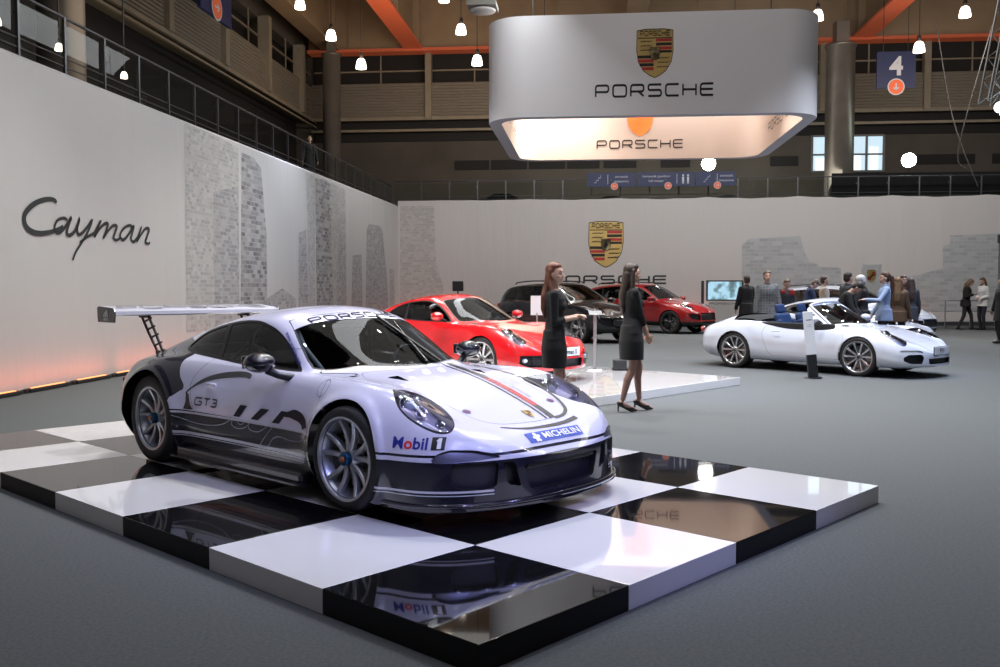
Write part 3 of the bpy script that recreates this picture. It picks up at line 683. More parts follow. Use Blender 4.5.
    wx = max(p[0] for p in v); v = [(p[0] * .222 / wx, p[1]) for p in v]
    for which, m_ in ((0, blue), (1, red)):
        ff = [q for q in f if ((.222 * .335 < sum(v[i][0] for i in q) / len(q) < .222 * .60) == bool(which))]
        letters((v, ff), c0, tuple(fr), m_, 'sponsor_lettering', .003, .04)
    v, f = dice([(.243, -.004), (.318, -.004), (.318, .066), (.243, .066)], [(0, 1, 2, 3)], .03); v3, f3 = drape(bvh, v, f, c0, tuple(fr), .002); MB().add(v3, f3, 0, True).build('sponsor_badge', [ink], body)
    v, f = dice([(.275, .003), (.297, .003), (.297, .060), (.281, .060), (.269, .048), (.269, .042), (.275, .043)], [tuple(range(7))], .03); v3, f3 = drape(bvh, v, f, c0, tuple(fr), .004); MB().add(v3, f3, 0, True).build('sponsor_numeral', [mat('white_lettering', (.85, .85, .85), .4)], body)
    # MICHELIN badge on the nose
    mb = lambda x, y: (3.2, y, x)
    fr2 = Vector((-1, 0, -.35)).normalized()
    badge = lambda a, b: (2.13 + .8, a + .05, .458 + .8 * .35 + b)
    pad([(-.26, -.036), (.25, -.036), (.265, .036), (-.26, .036)][::1], lambda a, b: badge(a, b), tuple(fr2), mat('blue_badge', (.03, .08, .42), .3), 'sponsor_badge', .003)
    letters(font_text('MICHELIN', .042, bold=.02), lambda a, b: badge(a * 1.35 + .06, b - .019), tuple(fr2), mat('white_lettering', (.85, .85, .85), .4), 'sponsor_lettering', .006, .04)
    man = MB()
    for (a, b, r_) in ((-.185, .015, .016), (-.185, -.012, .02), (-.208, -.004, .010), (-.160, .004, .011), (-.198, -.027, .010), (-.172, -.027, .010)):
        pts = [(a + r_ * math.cos(t * PI / 6), b + r_ * math.sin(t * PI / 6)) for t in range(12)]; v3, f3 = drape(bvh, pts, [tuple(range(12))], badge, tuple(fr2), .006); man.add(v3, f3, 0, True)
    man.build('sponsor_figure', [mat('white_lettering', (.85, .85, .85), .4)], body)
    letters(font_text('Carrera Cup', .022), lambda a, b: (1.62 + a * 1.3, .295 + b * 1.2 - (a * 1.3 + .07) * .1, 2.), dn, mat('grey_lettering', (.15, .15, .2), .4), 'hood_lettering', .003, 0)
    # crest on the hood
    cv = crest_flat(.060)
    for (poly, m_) in cv: 
        v3, f3 = drape(bvh, poly, [tuple(range(len(poly)))], lambda a, b: (1.925 - b * 1.2, .035 + a, 2.), dn, .003 + .0006 * cv.index((poly, m_))); MB().add(v3, f3).build('hood_crest', [CREST_M[m_]], body)
    # hood pins, tow eye
    for sg in (-1, 1):
        v3, f3 = drape(bvh, [(1.80 + .02 * math.cos(t * PI / 6) * 1.3, sg * .40 + .028 * math.sin(t * PI / 6)) for t in range(12)], [tuple(range(12))], top, dn, .004); MB().add(v3, f3).build('hood_pin', [mat('purple_pin', (.16, .04, .14), .3)], body)
    b = MB(); b.box((0, 0, 0), (.025, .125, .016), bev=.006); b.box((0, -.045, 0), (.03, .03, .034), bev=.008); b.build('tow_strap', [red], body, (2.185, -.335, .375))
    return_parts(S, root, M, mats, split_sides, white, navy, carbon, bvh)
    return root
HB = {}
def return_parts(S, root, M, mats, split_sides, white, navy, carbon, bvh):
    # intakes
    meshm = M['mesh']
    V_, N_, T_, m_ = S.extract('centre_intake'); v, t, mi, n = inset_mesh(V_, N_, T_, np.zeros(len(T_), int), .05, 1, (-1, 0, 0)); o = link('centre_intake', new_mesh('centre_intake', v, t, [meshm, M['black']], mi, True, n), root)
    b = MB(); b.box((2.20, 0, .318), (.06, .64, .028), bev=.008); b.build('intake_bar', [M['black']], o)
    split_sides('side_intake', [meshm, M['black']], .035, wall=1); split_sides('air_duct', [M['black'], M['black']], .06, wall=1)
    split_sides('hood_vent', [M['black'], M['black']], .02, wall=1)
    chr_ = M['chrome']
    for o in split_sides('running_light', [glass('lamp_lens', (.8, .8, .85))], 0):
        me = o.data; v = np.array([q.co for q in me.vertices]); t = np.array([list(p.vertices) for p in me.polygons]); 
        S2 = Surf(v, t); V2, T2, m2, N2 = inset_mesh(v, S2.N, t, np.zeros(len(t), int), .03, 0, (-1, 0, 0)); link('lamp_reflector', new_mesh('lamp_reflector', V2, T2, [mat('lamp_silver', (.62, .63, .68), .3, .35)], None, True, N2), o)
    # headlights
    bowlm = mat('headlamp_bowl', (.36, .34, .47), .35, .25); dark = M['black']
    for o in split_sides('headlight', [M['lens']], 0):
        me = o.data; v = np.array([q.co for q in me.vertices]); t = np.array([list(p.vertices) for p in me.polygons]); c = v.mean(0); sg = 1 if c[1] > 0 else -1
        S2 = Surf(v, t); V2, T2, m2, N2 = inset_mesh(v, S2.N, t, np.zeros(len(t), int), .075, 1); link('headlamp_housing', new_mesh('headlamp_housing', V2, T2, [bowlm, bowlm], m2, True, N2), o)
        def seat_on(x, y, depth):
            hit, nr, _i, _d = bvh.ray_cast(Vector((x, sg * y, 2.)), Vector((0, 0, -1))); nr = nr if nr.z > 0 else -nr
            ax = (nr * .42 + Vector((.85, sg * .34, 0)) * .58).normalized(); Mq = (Vector((0, 0, 1)).rotation_difference(ax).to_matrix() * .80).to_4x4(); Mq.translation = hit - nr * depth; return Mq
        Mx = seat_on(1.60, .655, .062)
        b = MB(); b.lathe([(.088, -.02), (.096, .015), (.088, .028), (.082, .018), (.078, -.005)], 0, 40); b.lathe([(.078, -.005), (.072, .008), (.066, -.004)], 2, 40); b.lathe([(.066, -.004), (.060, .016), (.050, .012), (.046, -.004)], 0, 40); b.lathe([(.046, -.004), (.040, .014), (.028, .022), (.0, .026)], 1, 32)
        for q in range(10): b.box((.083 * math.cos(q * PI / 5), .083 * math.sin(q * PI / 5), .022), (.014, .014, .006), 2)
        b.lathe([(.096, -.03), (.106, -.03), (.106, .006), (.096, .010)], 2, 40)
        p = b.build('projector', [chr_, mat('projector_lens', (.35, .4, .5), .05, .0, coat=1.), dark], o); p.matrix_local = Mx
        b = MB()
        for q in range(4): a_ = q * PI / 2 + .5; b.lathe([(0, .012), (.009, .008), (.010, -.004)], 0, 10, c=(.104 * math.cos(a_), .104 * math.sin(a_), .01))
        p = b.build('led_dots', [mat('led_dot', (.8, .85, 1.), .2, emit=(.8, .88, 1.), estr=1.2)], o); p.matrix_local = Mx
        Mx2 = seat_on(1.765, .735, .036); b = MB(); b.lathe([(.048, -.02), (.050, .006), (.042, .012), (.03, -.01), (0, -.02)], 0, 28); p = b.build('turn_signal', [chr_], o); p.matrix_local = Mx2
        Mx3 = seat_on(1.90, .70, .034); b = MB(); b.lathe([(.036, -.02), (.038, .006), (.032, .010), (.02, -.01), (0, -.02)], 0, 28); p = b.build('side_lamp', [chr_], o); p.matrix_local = Mx3
    # splitter
    pts = []
    for i in range(49):
        w = -PI / 2 + PI * i / 48; s_ = abs(math.sin(w)) ** (2 / 2.5) * (1 if w > 0 else -1); c_ = abs(math.cos(w)) ** (2 / 2.5); pts.append((1.62 + .655 * c_, .945 * s_))
    pts = [(1.55, -.93)] + pts + [(1.55, .93)]
    b = MB(); b.prism(pts, .022, 0, Matrix.Translation((0, 0, .098))); 
    lip = [(x, y, .092 + .004) for x, y in pts]; b.tube([(x - .012, y * .99, .123) for x, y in pts[1:-1]], .018, 0, 8)
    # raised dive edges at the corners
    b.build('front_splitter', [mat('splitter_gloss', (.015, .015, .022), .12, coat=1.)], root)
    # side skirts
    for sg in (-1, 1):
        b = MB(); b.box((0.0, sg * .885, .135), (1.62, .10, .07), bev=.02); b.box((0, sg * .925, .10), (1.66, .09, .012)); b.build('side_skirt', [carbon], root)
    # wheel wells
    for ax, az, r in ((1.275, .335, .385), (-1.185, .355, .40)):
        for sg in (-1, 1):
            b = MB(); b.lathe([(r, .50), (r, .80), (r - .01, .86)], 0, 40, c=(ax, 0, az), axis='Y', a0=-.35, a1=PI + .35)
            b.add([(ax + r * math.cos(a), .50, az + r * math.sin(a)) for a in [(-.35 + (PI + .7) * i / 24) for i in range(25)]], [tuple(range(25))])
            b.V = [(x, y * sg, z) for x, y, z in b.V]; b.build('wheel_arch_liner', [M['well']], root)
    # flank arch lips
    # mirrors
    for sg in (-1, 1):
        b = MB(); n = 14
        prof = [(-.075, .02, .02), (-.07, .055, .045), (-.02, .085, .062), (.03, .09, .066), (.075, .07, .05), (.11, .03, .022), (.118, .004, .004)]
        V = []; F = []
        for xx, ry, rz_ in prof:
            for j in range(16):
                a = 2 * PI * j / 16; V.append((xx, ry * 1.25 * math.cos(a), rz_ * 1.05 * math.sin(a)))
        for i in range(len(prof) - 1):
            for j in range(16): F.append((i * 16 + j, i * 16 + (j + 1) % 16, (i + 1) * 16 + (j + 1) % 16, (i + 1) * 16 + j))
        F.append(tuple(range(16))[::-1]); b.add(V, F, 0, True)
        mo = b.build('wing_mirror', [mat('mirror_shell', (.015, .015, .022), .1, coat=1.)], root, (.42, sg * .985, .875))
        b = MB(); b.tube([(.02, -sg * .05, -.05), (.05, -sg * .12, -.09), (.09, -sg * .215, -.115)], [.03, .024, .03], n=8); b.build('mirror_arm', [M['black']], mo)
        b = MB(); b.box((-.076, 0, 0), (.006, .16, .085), bev=.002); b.build('mirror_glass', [chr_], mo)
    # rear wing
    wing = empty('rear_wing'); wing.parent = root
    chord = [(.17, -.020), (.16, .006), (.08, .026), (-.03, .036), (-.17, .046), (-.178, .038), (-.06, .012), (.05, -.008), (.14, -.030)]
    V = []; F = []; k = len(chord)
    for y in (-.82, -.4, 0, .4, .82):
        for x, z in chord: V.append((-2.20 + x, y, 1.165 + z * 1.1))
    for i in range(4):
        for j in range(k): F.append((i * k + j, i * k + (j + 1) % k, (i + 1) * k + (j + 1) % k, (i + 1) * k + j))
    F += [tuple(range(k)), tuple(range(4 * k, 5 * k))[::-1]]
    b = MB(); b.add(V, F); b.build('wing_blade', [white, ], wing)
    v, f = wide_text('PORSCHE', .15, .2); b = MB(); b.add([(-2.11 - q * .85, p * .66, 1.165 + 1.1 * (.026 + q * .85 * .10 - .0) + .010) for p, q in v], f); b.build('wing_lettering', [mat('black_lettering')], wing)
    for sg in (-1, 1):
        b = MB(); pl = rnd([(-2.37, 1.075), (-2.04, 1.075), (-2.03, 1.165), (-2.07, 1.20), (-2.34, 1.215), (-2.38, 1.205)], .015, True, 3)
        b.prism([(x, z) for x, z in pl], .008, 0, Matrix(((1, 0, 0, 0), (0, 0, 1, sg * .825 - .004), (0, 1, 0, 0), (0, 0, 0, 1)))); ep = b.build('wing_endplate', [carbon], wing)
        b = MB(); yy = sg * .825 + sg * .0055
        for k_, (h0, h1) in enumerate(((.018, .030), (.030, .048), (.046, .066))):
            x0 = -2.245 + k_ * .030; b.add([(x0 + .022 * 0, yy, 1.120), (x0 + .020, yy, 1.120), (x0 + .020 - h1 * .30 - .0, yy, 1.120 + h1), (x0 - h1 * .30, yy, 1.120 + h1 * .82)], [(0, 1, 2, 3)])
        for z_ in (1.110, 1.102, 1.094): b.box((-2.205, yy, z_), (.09, .001, .0035))
        b.build('endplate_mark', [mat('white_lettering', (.85, .85, .85), .4)], ep)
        # support with ladder cut-outs
        P = lambda t, w: ((-1.86 - .30 * t + w, (.80 + .345 * t)))
        b = MB(); y0 = sg * .50
        for w0, w1 in ((-.075, -.055), (.055, .075)):
            b.tube([(P(0, w0 * .7)[0], y0, P(0, 0)[1]), (P(.5, w0 * 1.0)[0], y0, P(.5, 0)[1]), (P(1, w0)[0], y0, P(1, 0)[1])], .013, n=6)
        for t in (.02, .2, .4, .6, .8, 1.0):
            b.tube([(P(t, -.06)[0], y0, P(t, 0)[1]), (P(t, .06)[0], y0, P(min(1, t + .10), 0)[1])], .010, n=6)
        b.box((P(1, 0)[0], y0, P(1, 0)[1] - .01), (.17, .03, .05)); b.box((P(0, 0)[0], y0, P(0, 0)[1]), (.14, .04, .06))
        b.build('wing_support', [M['black']], wing)
    # ducktail deck
    # interior: floor pan, seats, cage
    b = MB(); b.box((-.1, 0, .20), (2.2, 1.50, .03)); b.box((-1.30, 0, .50), (.04, 1.2, .62)); b.box((.92, 0, .50), (.04, 1.2, .58)); b.build('cabin_floor', [M['inner']], root)
    b = MB(); b.box((.72, 0, .74), (.36, 1.16, .10), bev=.04); b.box((.62, -.0, .66), (.2, .2, .2), bev=.03); b.build('dashboard', [M['inner']], root)
    for y in (.37,):
        b = seat_mb(.52); b.build('bucket_seat', [M['seat']], root, (-.12, y, .26))
    b = steering_mb(); s = b.build('steering_wheel', [M['black']], root, (.43, .37, .76)); s.rotation_euler = (0, -.35, 0)
    b = MB(); r = .019
    for sg in (-1, 1):
        b.tube(cr([(-.35, sg * .60, .22), (-.34, sg * .585, .8), (-.30, sg * .50, 1.09), (-.28, 0, 1.13)], 6), r, n=8)
        b.tube(cr([(.80, sg * .62, .30), (.70, sg * .60, .70), (.35, sg * .56, .95), (.12, sg * .50, 1.08), (-.30, sg * .48, 1.09)], 6), r, n=8)
        b.tube([(-.32, sg * .5, 1.02), (-1.15, sg * .45, .60)], r, n=8); b.tube([(-.34, sg * .58, .72), (.72, sg * .60, .50)], r, n=8)
    b.tube([(-.34, -.55, .95), (-.34, .50, .35)], r, n=8); b.tube([(.14, -.50, 1.10), (.14, .50, 1.10)], r, n=8); b.tube([(.14, -.5, 1.1), (-.30, .48, 1.1)], r, n=8)
    b.build('roll_cage', [mat('cage_paint', (.20, .22, .24), .4)], root)
    b = MB(); b.tube([(.90, .10, .845), (.62, .16, 1.0), (.40, .21, 1.125)], [.012, .010, .006], n=6); b.box((.62, .165, 1.004), (.66, .02, .014), M=Matrix.Rotation(.52, 3, 'Y') @ Matrix.Rotation(.2, 3, 'Z')); b.build('wiper', [M['black']], root)
    # tail: light strip and rear bumper insert
    b = MB()
    for sg in (-1, 1): 
        b.tube(cr([(-1.86, sg * .83, .60), (-1.97, sg * .70, .625), (-2.06, sg * .50, .64)], 4), .022, n=8)
    b.build('tail_light', [M['redlens']], root)
    b = MB(); b.box((-2.00, 0, .20), (.20, 1.1, .12), bev=.02)
    for y in (-.3, -.1, .1, .3): b.box((-2.03, y, .17), (.22, .012, .12))
    b.build('rear_diffuser', [M['black']], root)
    wm = dict(M); wm.update(rim=mat('satin_rim', (.46, .48, .52), .35, .75), rim2=mat('rim_dark_metal', (.05, .05, .055), .4, .5), caliper=mat('caliper_grey', (.10, .10, .11), .4), nut=mat('blue_nut', (.02, .08, .16), .3, .7), nut2=mat('orange_nut', (.45, .13, .03), .4, .5))
    add_wheels(root, [(1.275, -.815, .325, .325, .250, .27, 'cup', 0), (1.275, .815, .325, .325, .250, .27, 'cup', 0), (-1.185, -.80, .345, .345, .240, .31, 'cup', 0), (-1.185, .80, .345, .345, .240, .31, 'cup', 0)], wm)
CARM['lamp'] = mat('lamp_silver', (.62, .63, .68), .3, .35)
# ------------------------------------------------------------------ road cars
def tweak(S, **kw):
    R = {k: (list(v) if isinstance(v, list) else v) for k, v in S.items()}; R.update(kw); return R
def road_sport():
    R = tweak(CUP, x=(-2.24, 2.26), round=(-1.72, 1.70), exp=(2.6, 2.35))
    for k in ('zsh', 'zg', 'zr', 'zc'): R[k] = [(x, z + .045) for x, z in CUP[k]]
    R['zm'] = [(x, z + .03) for x, z in CUP['zm']]
    R['wm'] = [(-2.24, .80), (-1.9, .88), (-1.55, .915), (-1.2, .925), (-.9, .91), (-.6, .885), (0, .870), (.6, .872), (.9, .885), (1.23, .905), (1.6, .905), (1.8, .895), (2.26, .86)]
    R['wsh'] = [(x, y * .965) for x, y in CUP['wsh']]
    R['zb'] = [(-2.24, .32), (-2.0, .24), (-1.5, .18), (1.6, .17), (2.0, .18), (2.26, .20)]
    R['zs'] = [(-2.24, .38), (-2.0, .30), (-1.5, .24), (1.5, .23), (2.0, .21), (2.26, .23)]
    R['ws'] = [(-2.24, .76), (-1.2, .86), (0, .84), (1.2, .86), (2.26, .84)]
    R['flare'] = [(1.225, .33, .35, .012, .07), (-1.225, .335, .36, .012, .08)]; R['lip'] = 0
    return R
SPORT = road_sport()
CAYM = tweak(SPORT, x=(-2.20, 2.18), round=(-1.62, 1.62),
    zc=[(-2.20, .62), (-2.1, .74), (-1.95, .83), (-1.7, .90), (-1.4, .985), (-1.1, 1.09), (-.8, 1.185), (-.5, 1.25), (-.2, 1.285), (.0, 1.288), (.2, 1.255), (.38, 1.175), (.6, 1.055), (.8, .935), (.92, .875), (1.02, .855), (1.2, .82), (1.5, .74), (1.75, .655), (1.95, .565), (2.08, .475), (2.14, .41), (2.18, .35)],
    zsh=[(-2.20, .60), (-2.05, .72), (-1.85, .80), (-1.6, .85), (-1.3, .88), (-1.0, .875), (-.6, .865), (0, .85), (.5, .838), (.9, .838), (1.2, .84), (1.45, .81), (1.62, .755), (1.8, .665), (1.95, .565), (2.08, .46), (2.18, .36)],
    zg=[(-2.20, .62), (-2.0, .78), (-1.7, .86), (-1.3, .91), (-.9, .915), (-.5, .90), (0, .880), (.4, .86), (.62, .845), (.9, .832), (1.2, .815), (1.45, .765), (1.7, .67), (1.9, .58), (2.05, .48), (2.18, .36)],
    zr=[(-2.20, .62), (-2.0, .80), (-1.8, .86), (-1.5, .925), (-1.2, 1.01), (-.9, 1.10), (-.6, 1.165), (-.3, 1.20), (-.05, 1.20), (.15, 1.145), (.3, 1.065), (.45, .965), (.58, .875), (.7, .85), (.95, .835), (1.2, .812), (1.45, .75), (1.7, .66), (1.9, .57), (2.05, .48), (2.18, .35)])
CAYENNE = dict(x=(-2.42, 2.42), round=(-1.95, 1.78), exp=(3.4, 2.7), smooth=.05,
    zb=[(-2.42, .45), (-2.1, .32), (-1.6, .26), (1.7, .26), (2.2, .28), (2.42, .34)],
    ws=[(-2.42, .84), (-1.4, .90), (0, .88), (1.4, .90), (2.42, .86)],
    zs=[(-2.42, .50), (-2.1, .38), (-1.6, .34), (1.7, .34), (2.2, .34), (2.42, .40)],
    wm=[(-2.42, .90), (-1.9, .95), (-1.43, .965), (-1.0, .945), (-.4, .935), (.6, .935), (1.0, .945), (1.47, .965), (1.8, .955), (2.42, .92)],
    zm=[(-2.42, .70), (-1.43, .80), (0, .75), (1.47, .76), (2.0, .68), (2.42, .60)],
    wsh=[(-2.42, .80), (-1.9, .86), (-1.4, .885), (-.6, .865), (.4, .86), (1.0, .855), (1.5, .845), (1.9, .82), (2.42, .80)],
    zsh=[(-2.42, .90), (-2.2, 1.02), (-1.9, 1.10), (-1.4, 1.12), (-.6, 1.09), (.4, 1.06), (1.0, 1.045), (1.5, 1.02), (1.8, .965), (2.05, .88), (2.25, .77), (2.42, .60)],
    wg=[(-2.42, .74), (-1.9, .81), (-1.0, .83), (.4, .83), (.95, .81), (1.2, .73), (1.6, .66), (2.42, .60)],
    zg=[(-2.42, .95), (-2.25, 1.08), (-1.9, 1.16), (-1.2, 1.15), (-.6, 1.12), (.4, 1.09), (.95, 1.08), (1.2, 1.07), (1.5, 1.035), (1.8, .98), (2.05, .895), (2.25, .785), (2.42, .60)],
    wr=[(-2.42, .62), (-1.9, .62), (-1.0, .64), (-.2, .65), (.2, .65), (.5, .69), (.8, .745), (.98, .77), (1.15, .66), (1.5, .54), (2.42, .46)],
    zr=[(-2.42, .98), (-2.3, 1.17), (-2.1, 1.40), (-1.9, 1.505), (-1.5, 1.56), (-1.0, 1.595), (-.4, 1.61), (.0, 1.59), (.25, 1.52), (.5, 1.39), (.8, 1.21), (.98, 1.10), (1.15, 1.085), (1.5, 1.05), (1.8, .995), (2.05, .915), (2.25, .80), (2.42, .60)],
    zc=[(-2.42, 1.0), (-2.32, 1.18), (-2.15, 1.42), (-2.0, 1.56), (-1.8, 1.60), (-1.3, 1.65), (-.8, 1.68), (-.3, 1.69), (.05, 1.675), (.3, 1.62), (.55, 1.50), (.85, 1.33), (1.1, 1.18), (1.2, 1.135), (1.35, 1.12), (1.6, 1.075), (1.85, 1.02), (2.05, .955), (2.22, .87), (2.34, .76), (2.42, .62)],
    flare=[(1.47, .38, .42, .012, .08), (-1.425, .38, .42, .012, .08)])
DLO_S = [(x, z + .045) for x, z in DLO]
DLO_CM = cr([(-.93, .955), (-.88, 1.02), (-.72, 1.10), (-.50, 1.155), (-.25, 1.185), (-.05, 1.18), (.10, 1.14), (.25, 1.06), (.40, .955), (.49, .875), (.46, .858), (.2, .862), (-.2, .872), (-.6, .895), (-.88, .92)], 6, True)
DLO_SUV = cr([(-1.98, 1.20), (-1.93, 1.33), (-1.75, 1.46), (-1.4, 1.53), (-.9, 1.575), (-.3, 1.59), (.0, 1.565), (.2, 1.50), (.45, 1.37), (.75, 1.19), (.86, 1.11), (.80, 1.09), (.3, 1.10), (-.5, 1.13), (-1.3, 1.155), (-1.85, 1.165)], 6, True)
def sym(half): return half + [(x, -y) for x, y in half[::-1]]
def ypoly(pts, sg): return [(y * sg, z) for y, z in pts]
SPORT_P = dict(surf=SPORT, arch=((1.225, .335, .352), (-1.225, .34, .362)), dlo=DLO_S, pillars=[(-.50, .028, .22)],
    ws=sym(cr([(.93, 0), (.905, .2), (.83, .42), (.70, .59), (.60, .65)], 6) + cr([(.49, .635), (.32, .590), (.18, .542), (.13, .52)], 5) + cr([(.20, .40), (.245, .2), (.26, 0)], 6)), wsz=.80,
    rw=sym(cr([(-.95, 0), (-.96, .25), (-1.0, .43), (-1.06, .475), (-1.3, .45), (-1.50, .40), (-1.57, .30), (-1.60, 0)], 5)),
    hl=cr([(1.385, .55), (1.44, .495), (1.58, .495), (1.714, .522), (1.846, .575), (1.951, .650), (1.985, .705), (1.964, .752), (1.91, .785), (1.823, .805), (1.721, .805), (1.62, .79), (1.50, .72), (1.42, .64)], 6, True), hlz=.45, proj=(1.62, .65, .715, .075),
    hood=[(.985, 0), (.96, .3)] + cr([(.90, .50), (1.1, .60), (1.4, .53), (1.7, .48), (1.86, .40), (1.945, .25), (1.965, 0)], 6), hoodz=.5,
    doors=[rnd([(-.52, .99), (.62, .99), (.64, .84), (.93, .84), (.955, .66), (.93, .34), (.90, .27), (-.42, .27), (-.52, .34), (-.60, .54), (-.655, .70), (-.60, .80), (-.52, .88)], .05, True)], handle=[(-.335, .888, .72)],
    openings=[('side_intake', [(.54, .25), (.72, .255), (.80, .30), (.80, .36), (.74, .405), (.54, .41), (.50, .36)], 'mesh', .05, True), ('running_light', [(.50, .43), (.80, .43), (.845, .45), (.80, .475), (.60, .475), (.50, .455)], 'lamp', .012, True), ('centre_intake', [(-.38, .24), (.38, .24), (.40, .335), (-.40, .335)], 'mesh', .05, False)], opx=1.65,
    wheels=[(1.225, .765, .335, .335, .255, .235), (-1.225, .76, .34, .34, .255, .285)], mirror=(.44, .955, .955), plate=(2.255, .455), tail=[(-2.00, .79, .70), (-2.10, .69, .72), (-2.19, .50, .73)], suv=False, wheel_liner=.40)
def shift(p, dz): return p
CAYM_P = dict(SPORT_P); CAYM_P.update(surf=CAYM, dlo=DLO_CM, pillars=[(-.47, .025, .1)],
    hl=cr([(1.33, .54), (1.40, .48), (1.55, .48), (1.70, .51), (1.82, .57), (1.90, .64), (1.90, .71), (1.84, .775), (1.72, .80), (1.58, .79), (1.45, .71), (1.36, .62)], 6, True), proj=(1.58, .655, .725, .065),
    hood=[(.985, 0), (.96, .3)] + cr([(.90, .50), (1.1, .60), (1.4, .52), (1.65, .47), (1.80, .40), (1.88, .25), (1.90, 0)], 6),
    openings=[('side_intake', [(.42, .25), (.70, .25), (.81, .30), (.80, .42), (.44, .42)], 'mesh', .06, True), ('centre_intake', [(-.36, .23), (.36, .23), (.38, .35), (-.38, .35)], 'mesh', .05, False)],
    plate=(2.175, .45), fog=(2.02, .72, .345), opx=1.6, tail=[(-1.93, .80, .74), (-2.03, .70, .76), (-2.12, .50, .77)], rw=sym(cr([(-.90, 0), (-.91, .25), (-.95, .43), (-1.0, .475), (-1.2, .45), (-1.40, .40), (-1.47, .30), (-1.50, 0)], 5)), wheels=[(1.225, .765, .335, .335, .255, .235), (-1.225, .76, .34, .34, .255, .265)])
SUV_P = dict(surf=CAYENNE, arch=((1.47, .385, .415), (-1.425, .385, .415)), dlo=DLO_SUV, pillars=[(-.28, .03, .05), (-1.32, .03, .1)],
    ws=sym(cr([(1.13, 0), (1.11, .25), (1.05, .5), (.96, .70), (.90, .745)], 6) + cr([(.75, .72), (.5, .66), (.28, .62), (.20, .60)], 5) + cr([(.25, .45), (.285, .2), (.295, 0)], 6)), wsz=1.09, rw=None,
    hl=cr([(1.66, .72), (1.74, .81), (1.90, .85), (2.06, .82), (2.17, .74), (2.20, .66), (2.14, .58), (2.00, .56), (1.84, .60)], 6, True), hlz=.6, proj=(1.92, .72, .90, .075),
    hood=[(1.24, 0), (1.20, .4)] + cr([(1.12, .72), (1.4, .68), (1.7, .62), (1.95, .52), (2.15, .45), (2.27, .30), (2.30, 0)], 6), hoodz=.66,
    doors=[rnd([(-.24, 1.2), (.83, 1.2), (.85, 1.08), (1.02, 1.0), (1.0, .44), (-.20, .44), (-.28, .7)], .05, True), rnd([(-1.45, 1.2), (-.32, 1.2), (-.34, .44), (-1.0, .44), (-1.15, .8), (-1.40, 1.0)], .05, True)], handle=[(-.12, .935, .98), (-1.15, .935, .99)],
    openings=[('side_intake', [(.50, .46), (.78, .50), (.86, .60), (.84, .68), (.50, .66)], 'mesh', .05, True), ('running_light', [(.52, .70), (.82, .715), (.82, .735), (.54, .725)], 'lamp', .01, True), ('centre_intake', [(-.44, .46), (.44, .46), (.47, .70), (-.47, .70)], 'mesh', .05, False), ('lower_intake', [(-.4, .36), (.4, .36), (.4, .42), (-.4, .42)], 'black', .03, False)], opx=1.8,
    wheels=[(1.47, .825, .385, .385, .285, .275), (-1.425, .825, .385, .385, .285, .275)], mirror=(.80, 1.04, 1.16), plate=(2.43, .56), tail=[(-2.12, .86, 1.0), (-2.28, .72, 1.02), (-2.38, .50, 1.03)], suv=True, wheel_liner=.44)
